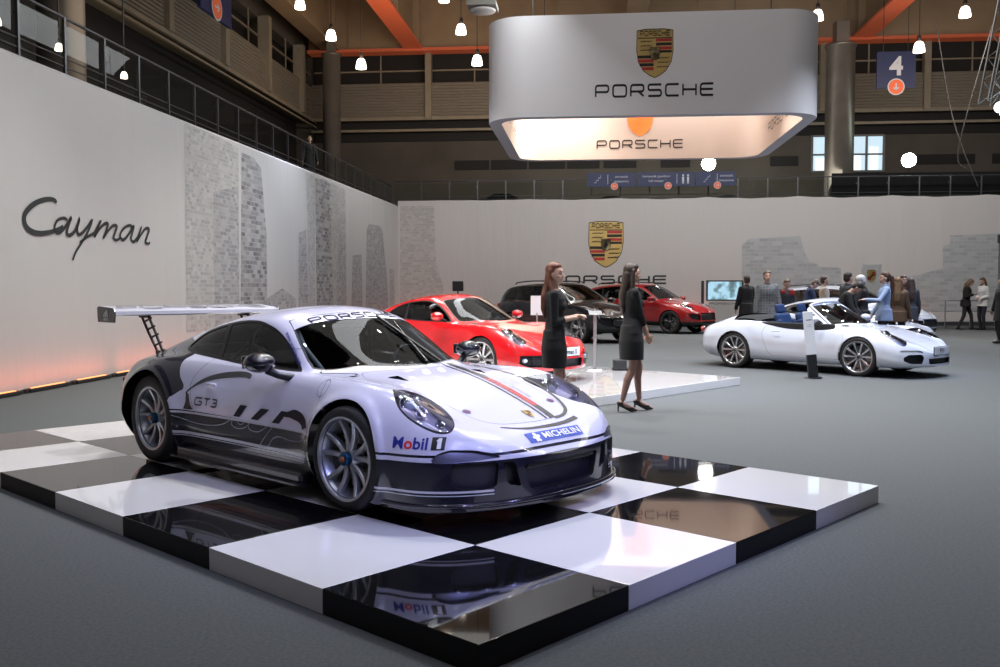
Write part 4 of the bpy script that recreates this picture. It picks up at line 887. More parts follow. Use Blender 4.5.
def build_road(P, paint, label, style='ten', cabrio=False, seats='interior', rim=None, plate_text=None, group=None, bag=None):
    M = CARM; root = empty('parked_car' if P['suv'] else 'sports_car'); tag(root, label, 'car', group)
    S = car_surface(P['surf'], 170, 38, 66)
    for sg in (-1, 1):
        for ax, az, r in P['arch']:
            f = np.maximum(np.hypot(S.V[:, 0] - ax, S.V[:, 2] - az) - r, .48 - sg * S.V[:, 1]); S.drop(S.cut(f))
    f = np.maximum(sd_poly(TOP(S.V), P['ws']), P['wsz'] - S.V[:, 2]); ins = S.cut(f + .014); S.part('windscreen', ins)
    f = np.maximum(sd_poly(TOP(S.V), P['ws']), P['wsz'] - S.V[:, 2]); ins = S.cut(f); S.part('screen_surround', ins & (S.p != S.parts.index('windscreen')))
    if cabrio:
        # everything of the roof behind the windscreen header goes
        rf = [(.125, 1.5), (.125, 1.10), (.30, 1.02), (.50, .87), (.40, .850), (-.3, .868), (-.95, .90), (-1.35, .90), (-1.45, 1.5)]
        S.drop(S.cut(sd_poly(SIDE(S.V), rf)))
    else:
        if P['rw']:
            f = np.maximum(sd_poly(TOP(S.V), P['rw']), P['wsz'] - S.V[:, 2]); ins = S.cut(f); S.part('rear_window', ins)
        else:
            q = rnd([(-.62, 1.50), (.62, 1.50), (.74, 1.14), (-.74, 1.14)], .05, True); f = np.maximum(sd_poly(FRONT(S.V), q), S.V[:, 0] + 1.9); ins = S.cut(f); S.part('rear_window', ins)
        for sg in (-1, 1):
            f = np.maximum(sd_poly(SIDE(S.V), P['dlo']), -sg * S.V[:, 1] + .25); ins = S.cut(f); S.part('window_surround', ins)
            f = np.maximum(sd_poly(SIDE(S.V), P['dlo']), -sg * S.V[:, 1] + .25) + .018
            for px_, hw, sl in P['pillars']: f = np.maximum(f, -(np.abs(S.V[:, 0] - px_ + (S.V[:, 2] - .9) * sl) - hw))
            ins = S.cut(f); S.part('side_window', ins, 'window_surround')
    for sg in (-1, 1):
        f = np.maximum(sd_poly(TOP(S.V), [(x, y * sg) for x, y in P['hl']]), P['hlz'] - S.V[:, 2]); ins = S.cut(f); S.part('headlight', ins)
    hd = P['hood'] + [(x, -y) for x, y in P['hood'][::-1]]
    f = np.maximum(sd_poly(TOP(S.V), hd), P['hoodz'] - S.V[:, 2]); ins = S.cut(f + .004); S.part('hood', ins)
    f = np.maximum(sd_poly(TOP(S.V), hd), P['hoodz'] - S.V[:, 2]); ins = S.cut(f); S.m[ins & (S.p == 0)] = 1
    for dr in P['doors']:
        for sg in (-1, 1):
            f = np.maximum(sd_poly(SIDE(S.V), dr), -sg * S.V[:, 1] + .3); ins = S.cut(f + .004); S.part('door', ins)
            f = np.maximum(sd_poly(SIDE(S.V), dr), -sg * S.V[:, 1] + .3); ins = S.cut(f); S.m[ins & (S.p == 0)] = 1
    for nm, poly, mm, dep, both in P['openings']:
        for sg in ((-1, 1) if both else (1,)):
            f = np.maximum(sd_poly(FRONT(S.V), rnd(ypoly(poly, sg), .015, True)), P['opx'] - S.V[:, 0]); ins = S.cut(f); S.part(nm, ins)
    if P['suv'] or True:  # dark sill
        zc_ = .30 if not P['suv'] else .40
        S.cut(S.V[:, 2] - zc_); c = S.cen(); S.m[(c[:, 2] < zc_) & (np.abs(c[:, 0]) < (.9 if not P['suv'] else 3)) & (S.m == 0) & (S.p == 0)] = 2 if P['suv'] else 0
    mats = [paint, M['gap'], M['black']]
    build_part(S, 'body', mats, root, 'body_shell'); build_part(S, 'hood', mats, root)
    def split(nm, mm, depth=0, wall=0, nx_split=False):
        if nm not in S.parts: return []
        V_, N_, T_, m_ = S.extract(nm); outs = []
        if not len(T_): return []
        c = V_[T_].mean(1)
        for sg in (-1, 1):
            for lo, hi_ in (((-9, -.3), (-.3, 9)) if (nx_split and len(P['doors']) > 1) else ((-9, 9),)):
                q = (c[:, 1] * sg > 0) & (c[:, 0] > lo) & (c[:, 0] < hi_)
                if not q.any(): continue
                u, inv = np.unique(T_[q], return_inverse=True); v, n_, t_ = V_[u], N_[u], inv.reshape(-1, 3); mi = np.minimum(m_[q], len(mm) - 1) if depth == 0 else np.zeros(len(t_), int)
                if depth: v, t_, mi, n_ = inset_mesh(v, n_, t_, mi, depth, wall)
                outs.append((link(nm, new_mesh(nm, v, t_, mm, mi, True, n_), root), v, sg, (lo + hi_) / 2))
        return outs
    for o, v, sg, mx in split('door', mats, 0, 0, True):
        k = 0 if (len(P['handle']) == 1 or v[:, 0].mean() > -.3) else 1; hx, hy, hz = P['handle'][k]
        b = MB(); b.tube([(-.08, 0, 0), (-.05, sg * .02, 0), (.05, sg * .02, 0), (.08, 0, 0)], .011, n=8); b.build('door_handle', [paint], o, (hx, sg * hy, hz))
    gl = glass('car_glass', (.30, .33, .34)); 
    for nm in ('window_surround',): split(nm, [M['black']])
    split('side_window', [gl, M['black']], .006, 1); 
    for nm in ('windscreen', 'screen_surround', 'rear_window'):
        if nm in S.parts:
            V_, N_, T_, m_ = S.extract(nm)
            if len(T_): link(nm, new_mesh(nm, V_, T_, [M['black'] if nm == 'screen_surround' and not cabrio else paint if nm == 'screen_surround' else glass('car_screen', (.45, .48, .50))], None, True, N_), root)
    for nm, poly, mm, dep, both in P['openings']:
        if both: split(nm, [M[mm], M['black']], dep, 1)
        else:
            V_, N_, T_, m_ = S.extract(nm); v, t, mi, n = inset_mesh(V_, N_, T_, np.zeros(len(T_), int), dep, 1, (-1, 0, 0)); link(nm, new_mesh(nm, v, t, [M[mm], M['black']], mi, True, n), root)
    if P.get('fog'):
        for sg in (-1, 1):
            b = MB(); b.lathe([(0, .03), (.02, .026), (.030, .01), (.034, -.03)], 0, 20, axis='X'); o = b.build('fog_lamp', [mat('cool_lamp', (.75, .85, .95), .1, .0, emit=(.5, .7, 1), estr=.12)], root, (P['fog'][0] - .08, sg * P['fog'][1], P['fog'][2])); o.rotation_euler = (0, 0, sg * .4)
            b = MB(); 
            for k in range(3): b.box((-.06, 0, (k - 1) * .04), (.02, .26, .010))
            o = b.build('intake_slat', [M['black']], root, (P['fog'][0] + .0, sg * (P['fog'][1] - .17), P['fog'][2])); o.rotation_euler = (0, 0, -sg * .45)
    bowlm = mat('headlamp_bowl', (.25, .24, .36), .3, .6); dk = mat('headlamp_dark', (.06, .06, .075), .3, .5)
    px_, py_, pz_, pr_ = P['proj']
    for o, v, sg, mx in split('headlight', [M['lens']]):
        me = o.data; t = np.array([list(p.vertices) for p in me.polygons]); S2 = Surf(np.asarray(v), t)
        V2, T2, m2, N2 = inset_mesh(np.asarray(v), S2.N, t, np.zeros(len(t), int), .045, 0); link('headlamp_housing', new_mesh('headlamp_housing', V2, T2, [dk], m2, True, N2), o)
        ax = Vector((.80, sg * .25, .5)).normalized(); Mx = Vector((0, 0, 1)).rotation_difference(ax).to_matrix().to_4x4()
        for (dx, dy, dz, rr) in ((0, 0, 0, pr_), (.15, .03, -.075, pr_ * .62), (.24, -.01, -.13, pr_ * .5)):
            b = MB(); b.lathe([(rr, -.02), (rr * 1.08, .012), (rr * .95, .02), (rr * .8, -.005), (rr * .6, .008), (0, .018)], 0, 24); p = b.build('projector', [M['chrome']], o); Mq = Mx.copy(); Mq.translation = Vector((px_ + dx, sg * (py_ + dy), pz_ + dz * (1 if not P['suv'] else .7))); p.matrix_local = Mq
    b = MB()
    for sg in (-1, 1):
        b = MB(); b.tube(cr([(x, y * sg, z) for x, y, z in P['tail']], 4), .03 if not P['suv'] else .06, n=8); b.build('tail_light', [M['redlens']], root)
    # underbody, liners
    W = .80 if not P['suv'] else .86; zf = .26 if not P['suv'] else .42
    b = MB(); b.box((-.1, 0, zf), (2.1, 1.5, .04)); b.box((.93 if not P['suv'] else 1.08, 0, zf + .25), (.04, 1.3, .56 if not P['suv'] else .66)); b.box((-1.25, 0, zf + .22), (.04, 1.2, .55)); b.build('cabin_floor', [M['inner']], root)
    for ax, az, r in P['arch']:
        for sg in (-1, 1):
            b = MB(); r2 = r + .02; b.lathe([(r2, .46), (r2, W), (r2 - .01, W + .02)], 0, 28, c=(ax, 0, az), axis='Y', a0=-.35, a1=PI + .35)
            b.add([(ax + r2 * math.cos(a), .46, az + r2 * math.sin(a)) for a in [(-.35 + (PI + .7) * i / 20) for i in range(21)]], [tuple(range(21))]); b.V = [(x, y * sg, z) for x, y, z in b.V]; b.build('wheel_arch_liner', [M['well']], root)
    # mirrors
    mx_, my_, mz_ = P['mirror']
    for sg in (-1, 1):
        b = MB(); prof = [(-.06, .06, .05), (-.055, .085, .062), (-.01, .095, .068), (.04, .085, .06), (.075, .05, .035), (.088, .005, .005)]; V = []; F = []; k = 1.0 if not P['suv'] else 1.2
        for xx, ry, rz_ in prof:
            for j in range(16): a = 2 * PI * j / 16; V.append((xx * k, ry * k * math.cos(a), rz_ * k * math.sin(a)))
        for i in range(len(prof) - 1):
            for j in range(16): F.append((i * 16 + j, i * 16 + (j + 1) % 16, (i + 1) * 16 + (j + 1) % 16, (i + 1) * 16 + j))
        F.append(tuple(range(16))[::-1]); b.add(V, F, 0, True); mo = b.build('wing_mirror', [paint], root, (mx_, sg * my_, mz_))
        b = MB(); b.tube([(.01, -sg * .05, -.04), (.04, -sg * .14, -.075)], [.026, .022], n=8); b.build('mirror_arm', [M['black']], mo)
        b = MB(); b.box((-.062 * k, 0, 0), (.004, .15 * k, .09 * k)); b.build('mirror_glass', [M['chrome']], mo)
    # cabin
    zs_ = .28 if not P['suv'] else .62; sx = -.15 if not P['suv'] else .15
    seatm = M['seat'] if seats == 'interior' else mat('navy_leather', (.02, .045, .12), .4)
    for y in (-.37, .37): b = seat_mb(.5); b.build('front_seat', [seatm], root, (sx, y, zs_))
    if P['suv']:
        for y in (-.37, .37): b = seat_mb(.55); b.build('rear_seat', [seatm], root, (-.80, y, zs_))
    dx, dz = (.72, .80) if not P['suv'] else (.95, 1.0)
    b = MB(); b.box((dx, 0, dz), (.34, 1.20, .12), bev=.04); b.box((dx - .1, 0, dz - .12), (.2, .22, .2), bev=.03); b.build('dashboard', [M['inner']], root)
    b = steering_mb(); s = b.build('steering_wheel', [M['black']], root, (dx - .26, .37, dz + .03)); s.rotation_euler = (0, -.35, 0)
    if cabrio:
        b = MB(); V = []; F = []  # folded-top cover
        xs_ = [-1.42, -1.30, -1.1, -.95, -.85]; zt = [.915, .955, .965, .955, .90]
        for x, z in zip(xs_, zt):
            for j in range(9): y = -.66 + 1.32 * j / 8; V.append((x, y, z + .035 * (1 - (y / .66) ** 2) - (.03 if abs(y) > .6 else 0)))
        for i in range(4):
            for j in range(8): F.append((i * 9 + j, i * 9 + j + 1, i * 9 + 10 + j, i * 9 + 9 + j))
        b.add(V, F, 0, True); b.build('folded_soft_top', [noisy(mat('soft_top_cloth', (.012, .012, .013), .85), 80, .2)], root)
        b = MB(); b.box((-.1, -.765, .80), (1.7, .05, .16), bev=.02); b.box((-.1, .765, .80), (1.7, .05, .16), bev=.02); b.build('door_card', [M['inner']], root)
        b = MB(); b.box((-.82, 0, .62), (.30, 1.2, .5), bev=.04); b.build('rear_bench', [M['inner']], root)
        b = MB(); b.tube(cr([(.62, -.665, .85), (.40, -.615, 1.01), (.20, -.56, 1.15), (.14, -.50, 1.20), (.205, -.3, 1.245), (.225, 0, 1.258), (.205, .3, 1.245), (.14, .50, 1.20), (.20, .56, 1.15), (.40, .615, 1.01), (.62, .665, .85)], 6), .024, n=8); b.build('windscreen_frame', [paint], root)
    if P['suv']:
        for sg in (-1, 1):
            b = MB(); b.tube(cr([(.05, sg * .60, 1.645), (-.05, sg * .60, 1.70), (-.8, sg * .595, 1.72), (-1.55, sg * .58, 1.675), (-1.65, sg * .57, 1.61)], 6), .018, n=8); b.build('roof_rail', [M['black']], root)
        b = MB()
        for z in (.50, .56, .62, .67): b.box((2.36 - (z - .5) * .1, 0, z), (.03, .86, .012))
        b.build('grille_slats', [M['chrome'] if rim != 'dark' else M['black']], root)
    if plate_text:
        xx, zz = P['plate']; b = MB(); b.box((xx, 0, zz), (.016, .54, .125), bev=.004); pl = b.build('show_plate', [mat('plate_white', (.75, .78, .82), .4)], root)
        b = MB(); b.box((xx + .004, 0, zz), (.014, .56, .145), bev=.004); b.build('plate_frame', [M['black']], root, (-.01, 0, 0))
        v, f = font_text(plate_text, .082 if len(plate_text) < 5 else .066, bold=.015); b = MB(); b.add([(xx + .0125, a, zz + c - .035) for a, c in v], f); b.build('plate_lettering', [mat('plate_ink', (.01, .01, .015), .5)], pl)
    wm = dict(M); rims = {'silver': (.55, .56, .58), 'dark': (.10, .10, .11), None: (.45, .45, .47)}[rim]
    wm.update(rim=mat('rim_' + str(rim), rims, .25, .9), rim2=mat('rim_dark_metal', (.05, .05, .055), .4, .5), caliper=mat('caliper_grey', (.10, .10, .11), .4) if True else mat('caliper_grey', (.10, .10, .11), .4), nut=mat('cap_dark', (.06, .06, .065), .3, .5), nut2=mat('cap_dark'))  # dark metal on spoke sides, wheel bolts and disc hub
    for wx, wy, wz, R_, rr, ww in P['wheels']: add_wheels(root, [(wx, s_ * wy, wz, R_, rr, ww, style, 0) for s_ in (-1, 1)], wm)
    return root
# ------------------------------------------------------------------ people
def vox(shapes, voxel, smooth=4, name='m', factor=.5):
    """fuse capsules ('c',p0,r0,p1,r1) and ellipsoids ('e',centre,(rx,ry,rz),rot) into one continuous surface"""
    V = []; F = []
    for s_ in shapes:
        n0 = len(V)
        if s_[0] == 'c':
            p0, r0, p1, r1 = Vector(s_[1]), s_[2], Vector(s_[3]), s_[4]; d = p1 - p0
            if d.length < 1e-6: d = Vector((0, 0, 1e-3))
            t = d.normalized(); a = t.orthogonal().normalized(); b = t.cross(a); n = 14; rings = []
            for k in range(1, 5): w = PI / 2 * k / 4 ; rings.append((p0 - t * r0 * math.cos(w), r0 * math.sin(w)))
            rings.append((p1, r1))
            for k in range(1, 4): w = PI / 2 * k / 4; rings.append((p1 + t * r1 * math.sin(w), r1 * math.cos(w)))
            V.append(tuple(p0 - t * r0))
            for c, r in rings:
                for j in range(n): w = 2 * PI * j / n; V.append(tuple(c + (a * math.cos(w) + b * math.sin(w)) * r))
            V.append(tuple(p1 + t * r1)); m = len(rings)
            for j in range(n): F.append((n0, n0 + 1 + (j + 1) % n, n0 + 1 + j)); F.append((n0 + 1 + m * n, n0 + 1 + (m - 1) * n + j, n0 + 1 + (m - 1) * n + (j + 1) % n))
            for i in range(m - 1):
                for j in range(n): F.append((n0 + 1 + i * n + j, n0 + 1 + i * n + (j + 1) % n, n0 + 1 + (i + 1) * n + (j + 1) % n, n0 + 1 + (i + 1) * n + j))
        elif s_[0] == 'r':
            R = s_[2] if len(s_) > 2 and s_[2] is not None else Matrix.Identity(3); n = 28; m = len(s_[1])
            for c, rx, ry in s_[1]:
                for j in range(n): q = 2 * PI * j / n; V.append(tuple(Vector(c) + R @ Vector((rx * math.cos(q), ry * math.sin(q), 0))))
            F.append(tuple(n0 + j for j in range(n))[::-1]); F.append(tuple(n0 + (m - 1) * n + j for j in range(n)))
            for i in range(m - 1):
                for j in range(n): F.append((n0 + i * n + j, n0 + i * n + (j + 1) % n, n0 + (i + 1) * n + (j + 1) % n, n0 + (i + 1) * n + j))
        else:
            c = Vector(s_[1]); rx, ry, rz = s_[2]; R = s_[3] if len(s_) > 3 and s_[3] is not None else Matrix.Identity(3); n = 18; m = 11
            V.append(tuple(c + R @ Vector((0, 0, -rz))))
            for i in range(1, m):
                w = -PI / 2 + PI * i / m
                for j in range(n): q = 2 * PI * j / n; V.append(tuple(c + R @ Vector((rx * math.cos(w) * math.cos(q), ry * math.cos(w) * math.sin(q), rz * math.sin(w)))))
            V.append(tuple(c + R @ Vector((0, 0, rz))))
            for j in range(n): F.append((n0, n0 + 1 + (j + 1) % n, n0 + 1 + j)); F.append((n0 + 1 + (m - 1) * n, n0 + 1 + (m - 2) * n + j, n0 + 1 + (m - 2) * n + (j + 1) % n))
            for i in range(m - 2):
                for j in range(n): F.append((n0 + 1 + i * n + j, n0 + 1 + i * n + (j + 1) % n, n0 + 1 + (i + 1) * n + (j + 1) % n, n0 + 1 + (i + 1) * n + j))
    me = bpy.data.meshes.new('tmp'); me.from_pydata(V, [], F); o = bpy.data.objects.new('tmp', me); COL.objects.link(o)
    r = o.modifiers.new('r', 'REMESH'); r.mode = 'VOXEL'; r.voxel_size = voxel; r.use_smooth_shade = True
    if smooth: sm = o.modifiers.new('s', 'SMOOTH'); sm.iterations = smooth; sm.factor = factor
    dg = bpy.context.evaluated_depsgraph_get(); out = bpy.data.meshes.new_from_object(o.evaluated_get(dg)); out.name = name
    bpy.data.objects.remove(o); bpy.data.meshes.remove(me)
    out.polygons.foreach_set('use_smooth', [True] * len(out.polygons)); return out
def ik(a, b, l1, l2, hint):
    a = Vector(a); b = Vector(b); d = b - a; L = min(d.length, (l1 + l2) * .999); d.normalize(); b = a + d * L
    x = (l1 * l1 - l2 * l2 + L * L) / (2 * L); h = math.sqrt(max(0, l1 * l1 - x * x)); hv = Vector(hint); hv = (hv - d * hv.dot(d)); hv.normalize()
    return a + d * x + hv * h, b
def person(label, H=1.75, female=False, top='coat', topc=(.02, .02, .02), legc=(.02, .02, .03), hair='short', hairc=(.03, .02, .015), skin=(.52, .33, .25), hands=None, lean=0., headp=0., heady=0.,
           voxel=.010, legs=((.04, .10), (-.04, -.10)), heels=False, coatlen=.5, sleeve=1., elbows=None, hem=.36, extra=None, skirt=False, hoodie=False, legmat=None, topmat=None, group=None):
    """x forward, y left, z up, metres; hands: ((x,y,z),(x,y,z)) left and right targets in fractions of H"""
    root = empty('person'); tag(root, label, 'person', group)
    k = H / 1.75; P = lambda x, y, z: Vector((x * k, y * k, z * k)); f = .90 if female else 1.
    R = Matrix.Rotation(lean, 3, 'Y'); hip0 = P(0, 0, .93); 
    T = lambda x, y, z: hip0 + R @ (P(x, y, z) - hip0)   # upper body points lean about the hips
    heel = .07 if heels else 0.
    sh = [T(-.01, s_ * .165 * f, 1.405) for s_ in (1, -1)]; hip = [P(0, s_ * .095, .90) for s_ in (1, -1)]
    neck = T(-.01, 0, 1.46); Rh = R @ Matrix.Rotation(heady, 3, 'Z') @ Matrix.Rotation(headp, 3, 'Y'); hb = T(.0, 0, 1.52)
    Hd = lambda x, y, z: hb + Rh @ P(x, y, z)
    hands = hands or ((.06, .15, .45), (.06, -.15, .45))
    hm = [Vector((a * H, b * H, c * H)) for a, b, c in hands]; la, lf = .29 * k, .25 * k
    eh = elbows or ((-1, .6, -.3), (-1, -.6, -.3)); arm = [ik(sh[i], hm[i], la, lf, eh[i]) for i in (0, 1)]
    ft = [P(legs[i][0], legs[i][1], .085 + heel) for i in (0, 1)]; kn = []
    for i in (0, 1): D_ = (hip[i] - ft[i]).length; a, b = ik(hip[i], ft[i], .512 * D_, .498 * D_, (1, 0, 0)); kn.append(a); ft[i] = b
    # ---- body: one skin surface
    sk = []
    def handshapes(w, d, up, sc=1.):
        """palm, four curled fingers, thumb at the side"""
        d = d.normalized(); up = (up - d * up.dot(d)).normalized(); sd = d.cross(up); out = []; u = k * sc
        pc = w + d * .045 * u; out.append(('c', w, .022 * u, w + d * .03 * u, .026 * u))
        for j, (o_, ln) in enumerate(((-.027, .070), (-.009, .080), (.009, .076), (.026, .060))):
            b0 = w + d * .05 * u + sd * o_ * u; out.append(('c', w + sd * o_ * .6 * u + d * .015 * u, .013 * u, b0 + d * .025 * u, .0115 * u))
            m1 = b0 + d * (.025 + ln * .42) * u - up * .008 * u; m2 = m1 + (d * .80 - up * .6).normalized() * ln * .32 * u; m3 = m2 + (d * .35 - up * .95).normalized() * ln * .30 * u
            out += [('c', b0 + d * .025 * u, .0095 * u, m1, .0088 * u), ('c', m1, .0088 * u, m2, .0078 * u), ('c', m2, .0078 * u, m3, .0065 * u)]
        t0 = w + d * .018 * u - sd * .022 * u; t1 = t0 + (d * .6 - sd * .6 - up * .2).normalized() * .042 * u; t2 = t1 + (d * .9 - up * .35).normalized() * .03 * u
        out += [('c', t0, .013 * u, t1, .010 * u), ('c', t1, .010 * u, t2, .008 * u)]; return out
    sk += [('e', Hd(.0, 0, .122), (.088 * k, .074 * k, .100 * k), Rh), ('e', Hd(.030, 0, .06), (.062 * k, .056 * k, .068 * k), Rh), ('e', Hd(.062, 0, .022), (.024 * k, .026 * k, .020 * k), Rh),
           ('c', Hd(.086, 0, .115), .009 * k, Hd(.100, 0, .080), .013 * k), ('e', Hd(.078, 0, .135), (.018 * k, .045 * k, .010 * k), Rh), ('e', Hd(.082, 0, .045), (.016 * k, .026 * k, .010 * k), Rh),
           ('e', Hd(.055, .036, .078), (.03 * k, .02 * k, .022 * k), Rh), ('e', Hd(.055, -.036, .078), (.03 * k, .02 * k, .022 * k), Rh)]
    for s_ in (1, -1): sk.append(('e', Hd(-.005, s_ * .078, .095), (.016 * k, .010 * k, .030 * k), Rh))
    sk += [('c', T(-.02, 0, 1.40), .062 * k * f, Hd(-.01, 0, .05), .052 * k * f)]
    wst = .118 if female else .145
    TR = [(-.005, .86, .105, .160 if female else .150), (-.01, .93, .115, .172 if female else .158), (0, 1.02, .105, .150), (.0, 1.10, .092, wst), (.0, 1.18, .098, wst + .008), (.005, 1.28, .112, .150), (.0, 1.36, .105, .160), (-.01, 1.41, .085, .150), (-.015, 1.45, .06, .085), (-.015, 1.475, .05, .055)]
    ff = .95 if female else 1.
    def torso(g, lo=0, hi=None, zb=None):
        rs = []
        for x, z, rx, ry in TR[lo:hi]: rs.append((T(x, 0, z) if z > .95 else P(x, 0, z), (rx * ff) * k + g, ry * ff * k + g))
        return [('r', rs, R if lean else None)]
    sk += torso(0) + [('c', sh[0], .050 * k * f, sh[1], .050 * k * f), ('e', P(-.005, 0, .90), (.10 * k, .145 * k, .09 * k), None)]
    if female:
        for s_ in (1, -1): sk.append(('e', P(-.03, s_ * .065, .90), (.078 * k, .070 * k, .085 * k), None))
    for i, s_ in ((0, 1), (1, -1)):
        e, h_ = arm[i]; sk += [('c', sh[i], .049 * k * f, e, .038 * k * f), ('c', e, .039 * k * f, h_, .025 * k * f)]
        d = (h_ - e); up = Vector((0, 0, 1)) if abs(d.normalized().z) < .7 else Vector((0, s_, 0)); sk += handshapes(h_, d, up, .92 if female else 1.)
        sk += [('c', hip[i], .074 * k, kn[i], .053 * k * f), ('c', kn[i], .054 * k * f, kn[i].lerp(ft[i], .35) + P(-.018, 0, 0), .053 * k * f), ('c', kn[i].lerp(ft[i], .35) + P(-.018, 0, 0), .052 * k * f, ft[i], .034 * k * f)]
        sk += [('c', ft[i] + P(-.03, 0, -.045), .032 * k, ft[i] + P(.10, s_ * .01, -.055 - heel * .75), .030 * k), ('c', ft[i] + P(.10, s_ * .01, -.055 - heel * .75), .028 * k, ft[i] + P(.15, s_ * .012, -.062 - heel * .9), .018 * k)]
    skm = noisy(mat('skin_%02d%02d' % (int(skin[0] * 99), int(skin[1] * 99)), skin, .5), 20, .06); me = vox(sk, voxel * .62 if voxel < .009 else voxel * .8, 3, 'body'); me.materials.append(skm)
    if legmat is not None:   # hosiery
        me.materials.append(legmat); z_ = .95 * k; mi = []
        for p in me.polygons:
            c = p.center; ok = c.z < z_
            if ok:
                for e, h_ in arm:
                    d = (h_ - e).normalized(); t = max(0, min((h_ - e).length + .16 * k, (c - e).dot(d)))
                    if (c - e - d * t).length < .075 * k: ok = False
            mi.append(1 if ok else 0)
        me.polygons.foreach_set('material_index', mi)
    body = link('body', me, root)
    # ---- face
    for s_ in (1, -1):
        b = MB(); b.lathe([(0, -.012 * k), (.007 * k, -.005 * k), (.0095 * k, 0), (.007 * k, .005 * k), (0, .009 * k)], 0, 10); e = b.build('eye', [mat('eye_white', (.42, .40, .38), .25)], root, Hd(.0715, s_ * .032, .106))
        b = MB(); b.lathe([(0, 0), (.006 * k, 0)], 0, 10, axis='X'); p = b.build('pupil', [mat('eye_dark', (.02, .012, .01), .2)], e, (.0099 * k, 0, 0)); e.rotation_euler = Rh.to_euler()
        b = MB(); b.tube([Hd(.088, s_ * .014, .138), Hd(.090, s_ * .032, .143), Hd(.076, s_ * .05, .137)], .0035 * k, n=6); b.build('eyebrow', [mat('hair_%d' % (hash(hairc) % 997), hairc, .6)], root)
    b = MB(); b.tube([Hd(.088, .024, .044), Hd(.099, .008, .047), Hd(.099, -.008, .047), Hd(.088, -.024, .044)], [.003 * k, .006 * k, .006 * k, .003 * k], n=6); b.build('lips', [mat('lip_f' if female else 'lip_m', (.40, .10, .10) if female else (.36, .17, .14), .4)], root)
    # ---- hair
    hm_ = noisy(mat('hair_%d' % (hash(hairc) % 997), hairc, .45), 90, .45, .25, stretch=(1, 1, .15)); hs = []
    hs += [('e', Hd(-.022, 0, .150), (.088 * k, .086 * k, .088 * k), Rh), ('e', Hd(-.045, 0, .10), (.062 * k, .080 * k, .085 * k), Rh)]
    hs += [('e', Hd(-.008, 0, .176), (.084 * k, .078 * k, .046 * k), Rh)]
    if hair == 'bald': hs = [('e', Hd(-.04, 0, .09), (.062 * k, .079 * k, .05 * k), Rh)]
    if hair in ('long', 'pony'): hs += [('e', Hd(-.005, 0, .185), (.082 * k, .078 * k, .045 * k), Rh)]
    if hair == 'puffy': hs += [('e', Hd(-.01, 0, .15), (.105 * k, .10 * k, .095 * k), Rh)]
    if hair == 'long':
        for s_ in (1, -1):
            p = [Hd(-.02, s_ * .070, .14), Hd(-.030, s_ * .080, .03), T(-.02, s_ * .095, 1.43), T(.055, s_ * .095, 1.34), T(.095, s_ * .08, 1.22)]
            for a, b_, ra, rb in zip(p, p[1:], (.028, .030, .030, .026), (.030, .030, .026, .010)): hs.append(('c', a, ra * k, b_, rb * k))
        p = [Hd(-.07, 0, .10), Hd(-.085, 0, -.02), T(-.11, 0, 1.38), T(-.12, 0, 1.25), T(-.115, 0, 1.16)]
        for dy in (-.032, 0, .032):
            for a, b_, ra, rb in zip(p, p[1:], (.042, .044, .042, .032), (.044, .042, .032, .010)): o_ = P(0, dy, 0); hs.append(('c', a + o_, ra * k, b_ + o_, rb * k))
    if hair == 'pony':
        p = [Hd(-.08, 0, .15), Hd(-.135, 0, .12), Hd(-.15, 0, .0), T(-.14, 0, 1.36), T(-.12, 0, 1.22)]
        for a, b_, ra, rb in zip(p, p[1:], (.03, .038, .042, .035), (.038, .042, .035, .015)): hs.append(('c', a, ra * k, b_, rb * k))
    hv = vox(hs, max(.007, voxel * .8), 3, 'hair'); hv.materials.append(hm_); link('hair', hv, root)
    # ---- clothes
    g = {'dress': .012, 'coat': .028, 'jacket': .030, 'shirt': .018}[top] * k
    cs = torso(g, 0, -1) + [('c', sh[0] + Vector((0, 0, .002)), .052 * k * f + g * .5, sh[1] + Vector((0, 0, .002)), .052 * k * f + g * .5)]
    if female:
        for s_ in (1, -1): cs.append(('e', T(.075, s_ * .065, 1.275), (.058 * k, .060 * k, .058 * k), R))
    thick = {'dress': .006, 'coat': .020, 'jacket': .022, 'shirt': .010}[top] * k
    for i in (0, 1):
        e, h_ = arm[i]; cs.append(('c', sh[i], .049 * k * f + thick, e, .039 * k * f + thick))
        if sleeve > .5: cs.append(('c', e, .041 * k * f + thick, e.lerp(h_, (sleeve - .5) * 2 * .96), .030 * k * f + thick * .9))
    if top != 'dress' and lean < .5: cs.append(('c', T(-.03, 0, 1.44), .075 * k, T(-.02, 0, 1.475), .066 * k))
    if hoodie: cs += [('e', T(-.10, 0, 1.44), (.07 * k, .10 * k, .06 * k), R), ('c', T(.05, .07, 1.40), .03 * k, T(-.06, .09, 1.45), .04 * k), ('c', T(.05, -.07, 1.40), .03 * k, T(-.06, -.09, 1.45), .04 * k)]
    lo_ = hem if top == 'dress' else coatlen if top == 'coat' else .84
    mx = sum(((kn[i] + ft[i]) * .5).x for i in (0, 1)) / 2; rs = []; sp = abs(legs[0][0] - legs[1][0]) * k
    for i in range(8):
        t = i / 7; z_ = 1.02 - (1.02 - lo_ + .05) * t
        if top == 'dress': rx, ry = (.100 + .030 * min(1, t * 2.2) - .030 * max(0, t - .4)) * k + g, (.143 + .030 * min(1, t * 2.2) - .045 * max(0, t - .4)) * k + g
        else: rx, ry = (.115 + .035 * t) * k + g, (.155 + .030 * t) * k + g
        if lo_ < .7: rx += sp * .06 * t
        rs.append((P(-.012 + .012 * t, 0, z_), rx, ry))
    cs.append(('r', rs[::-1]))
    cm = vox(cs, voxel, 5, 'clothing')
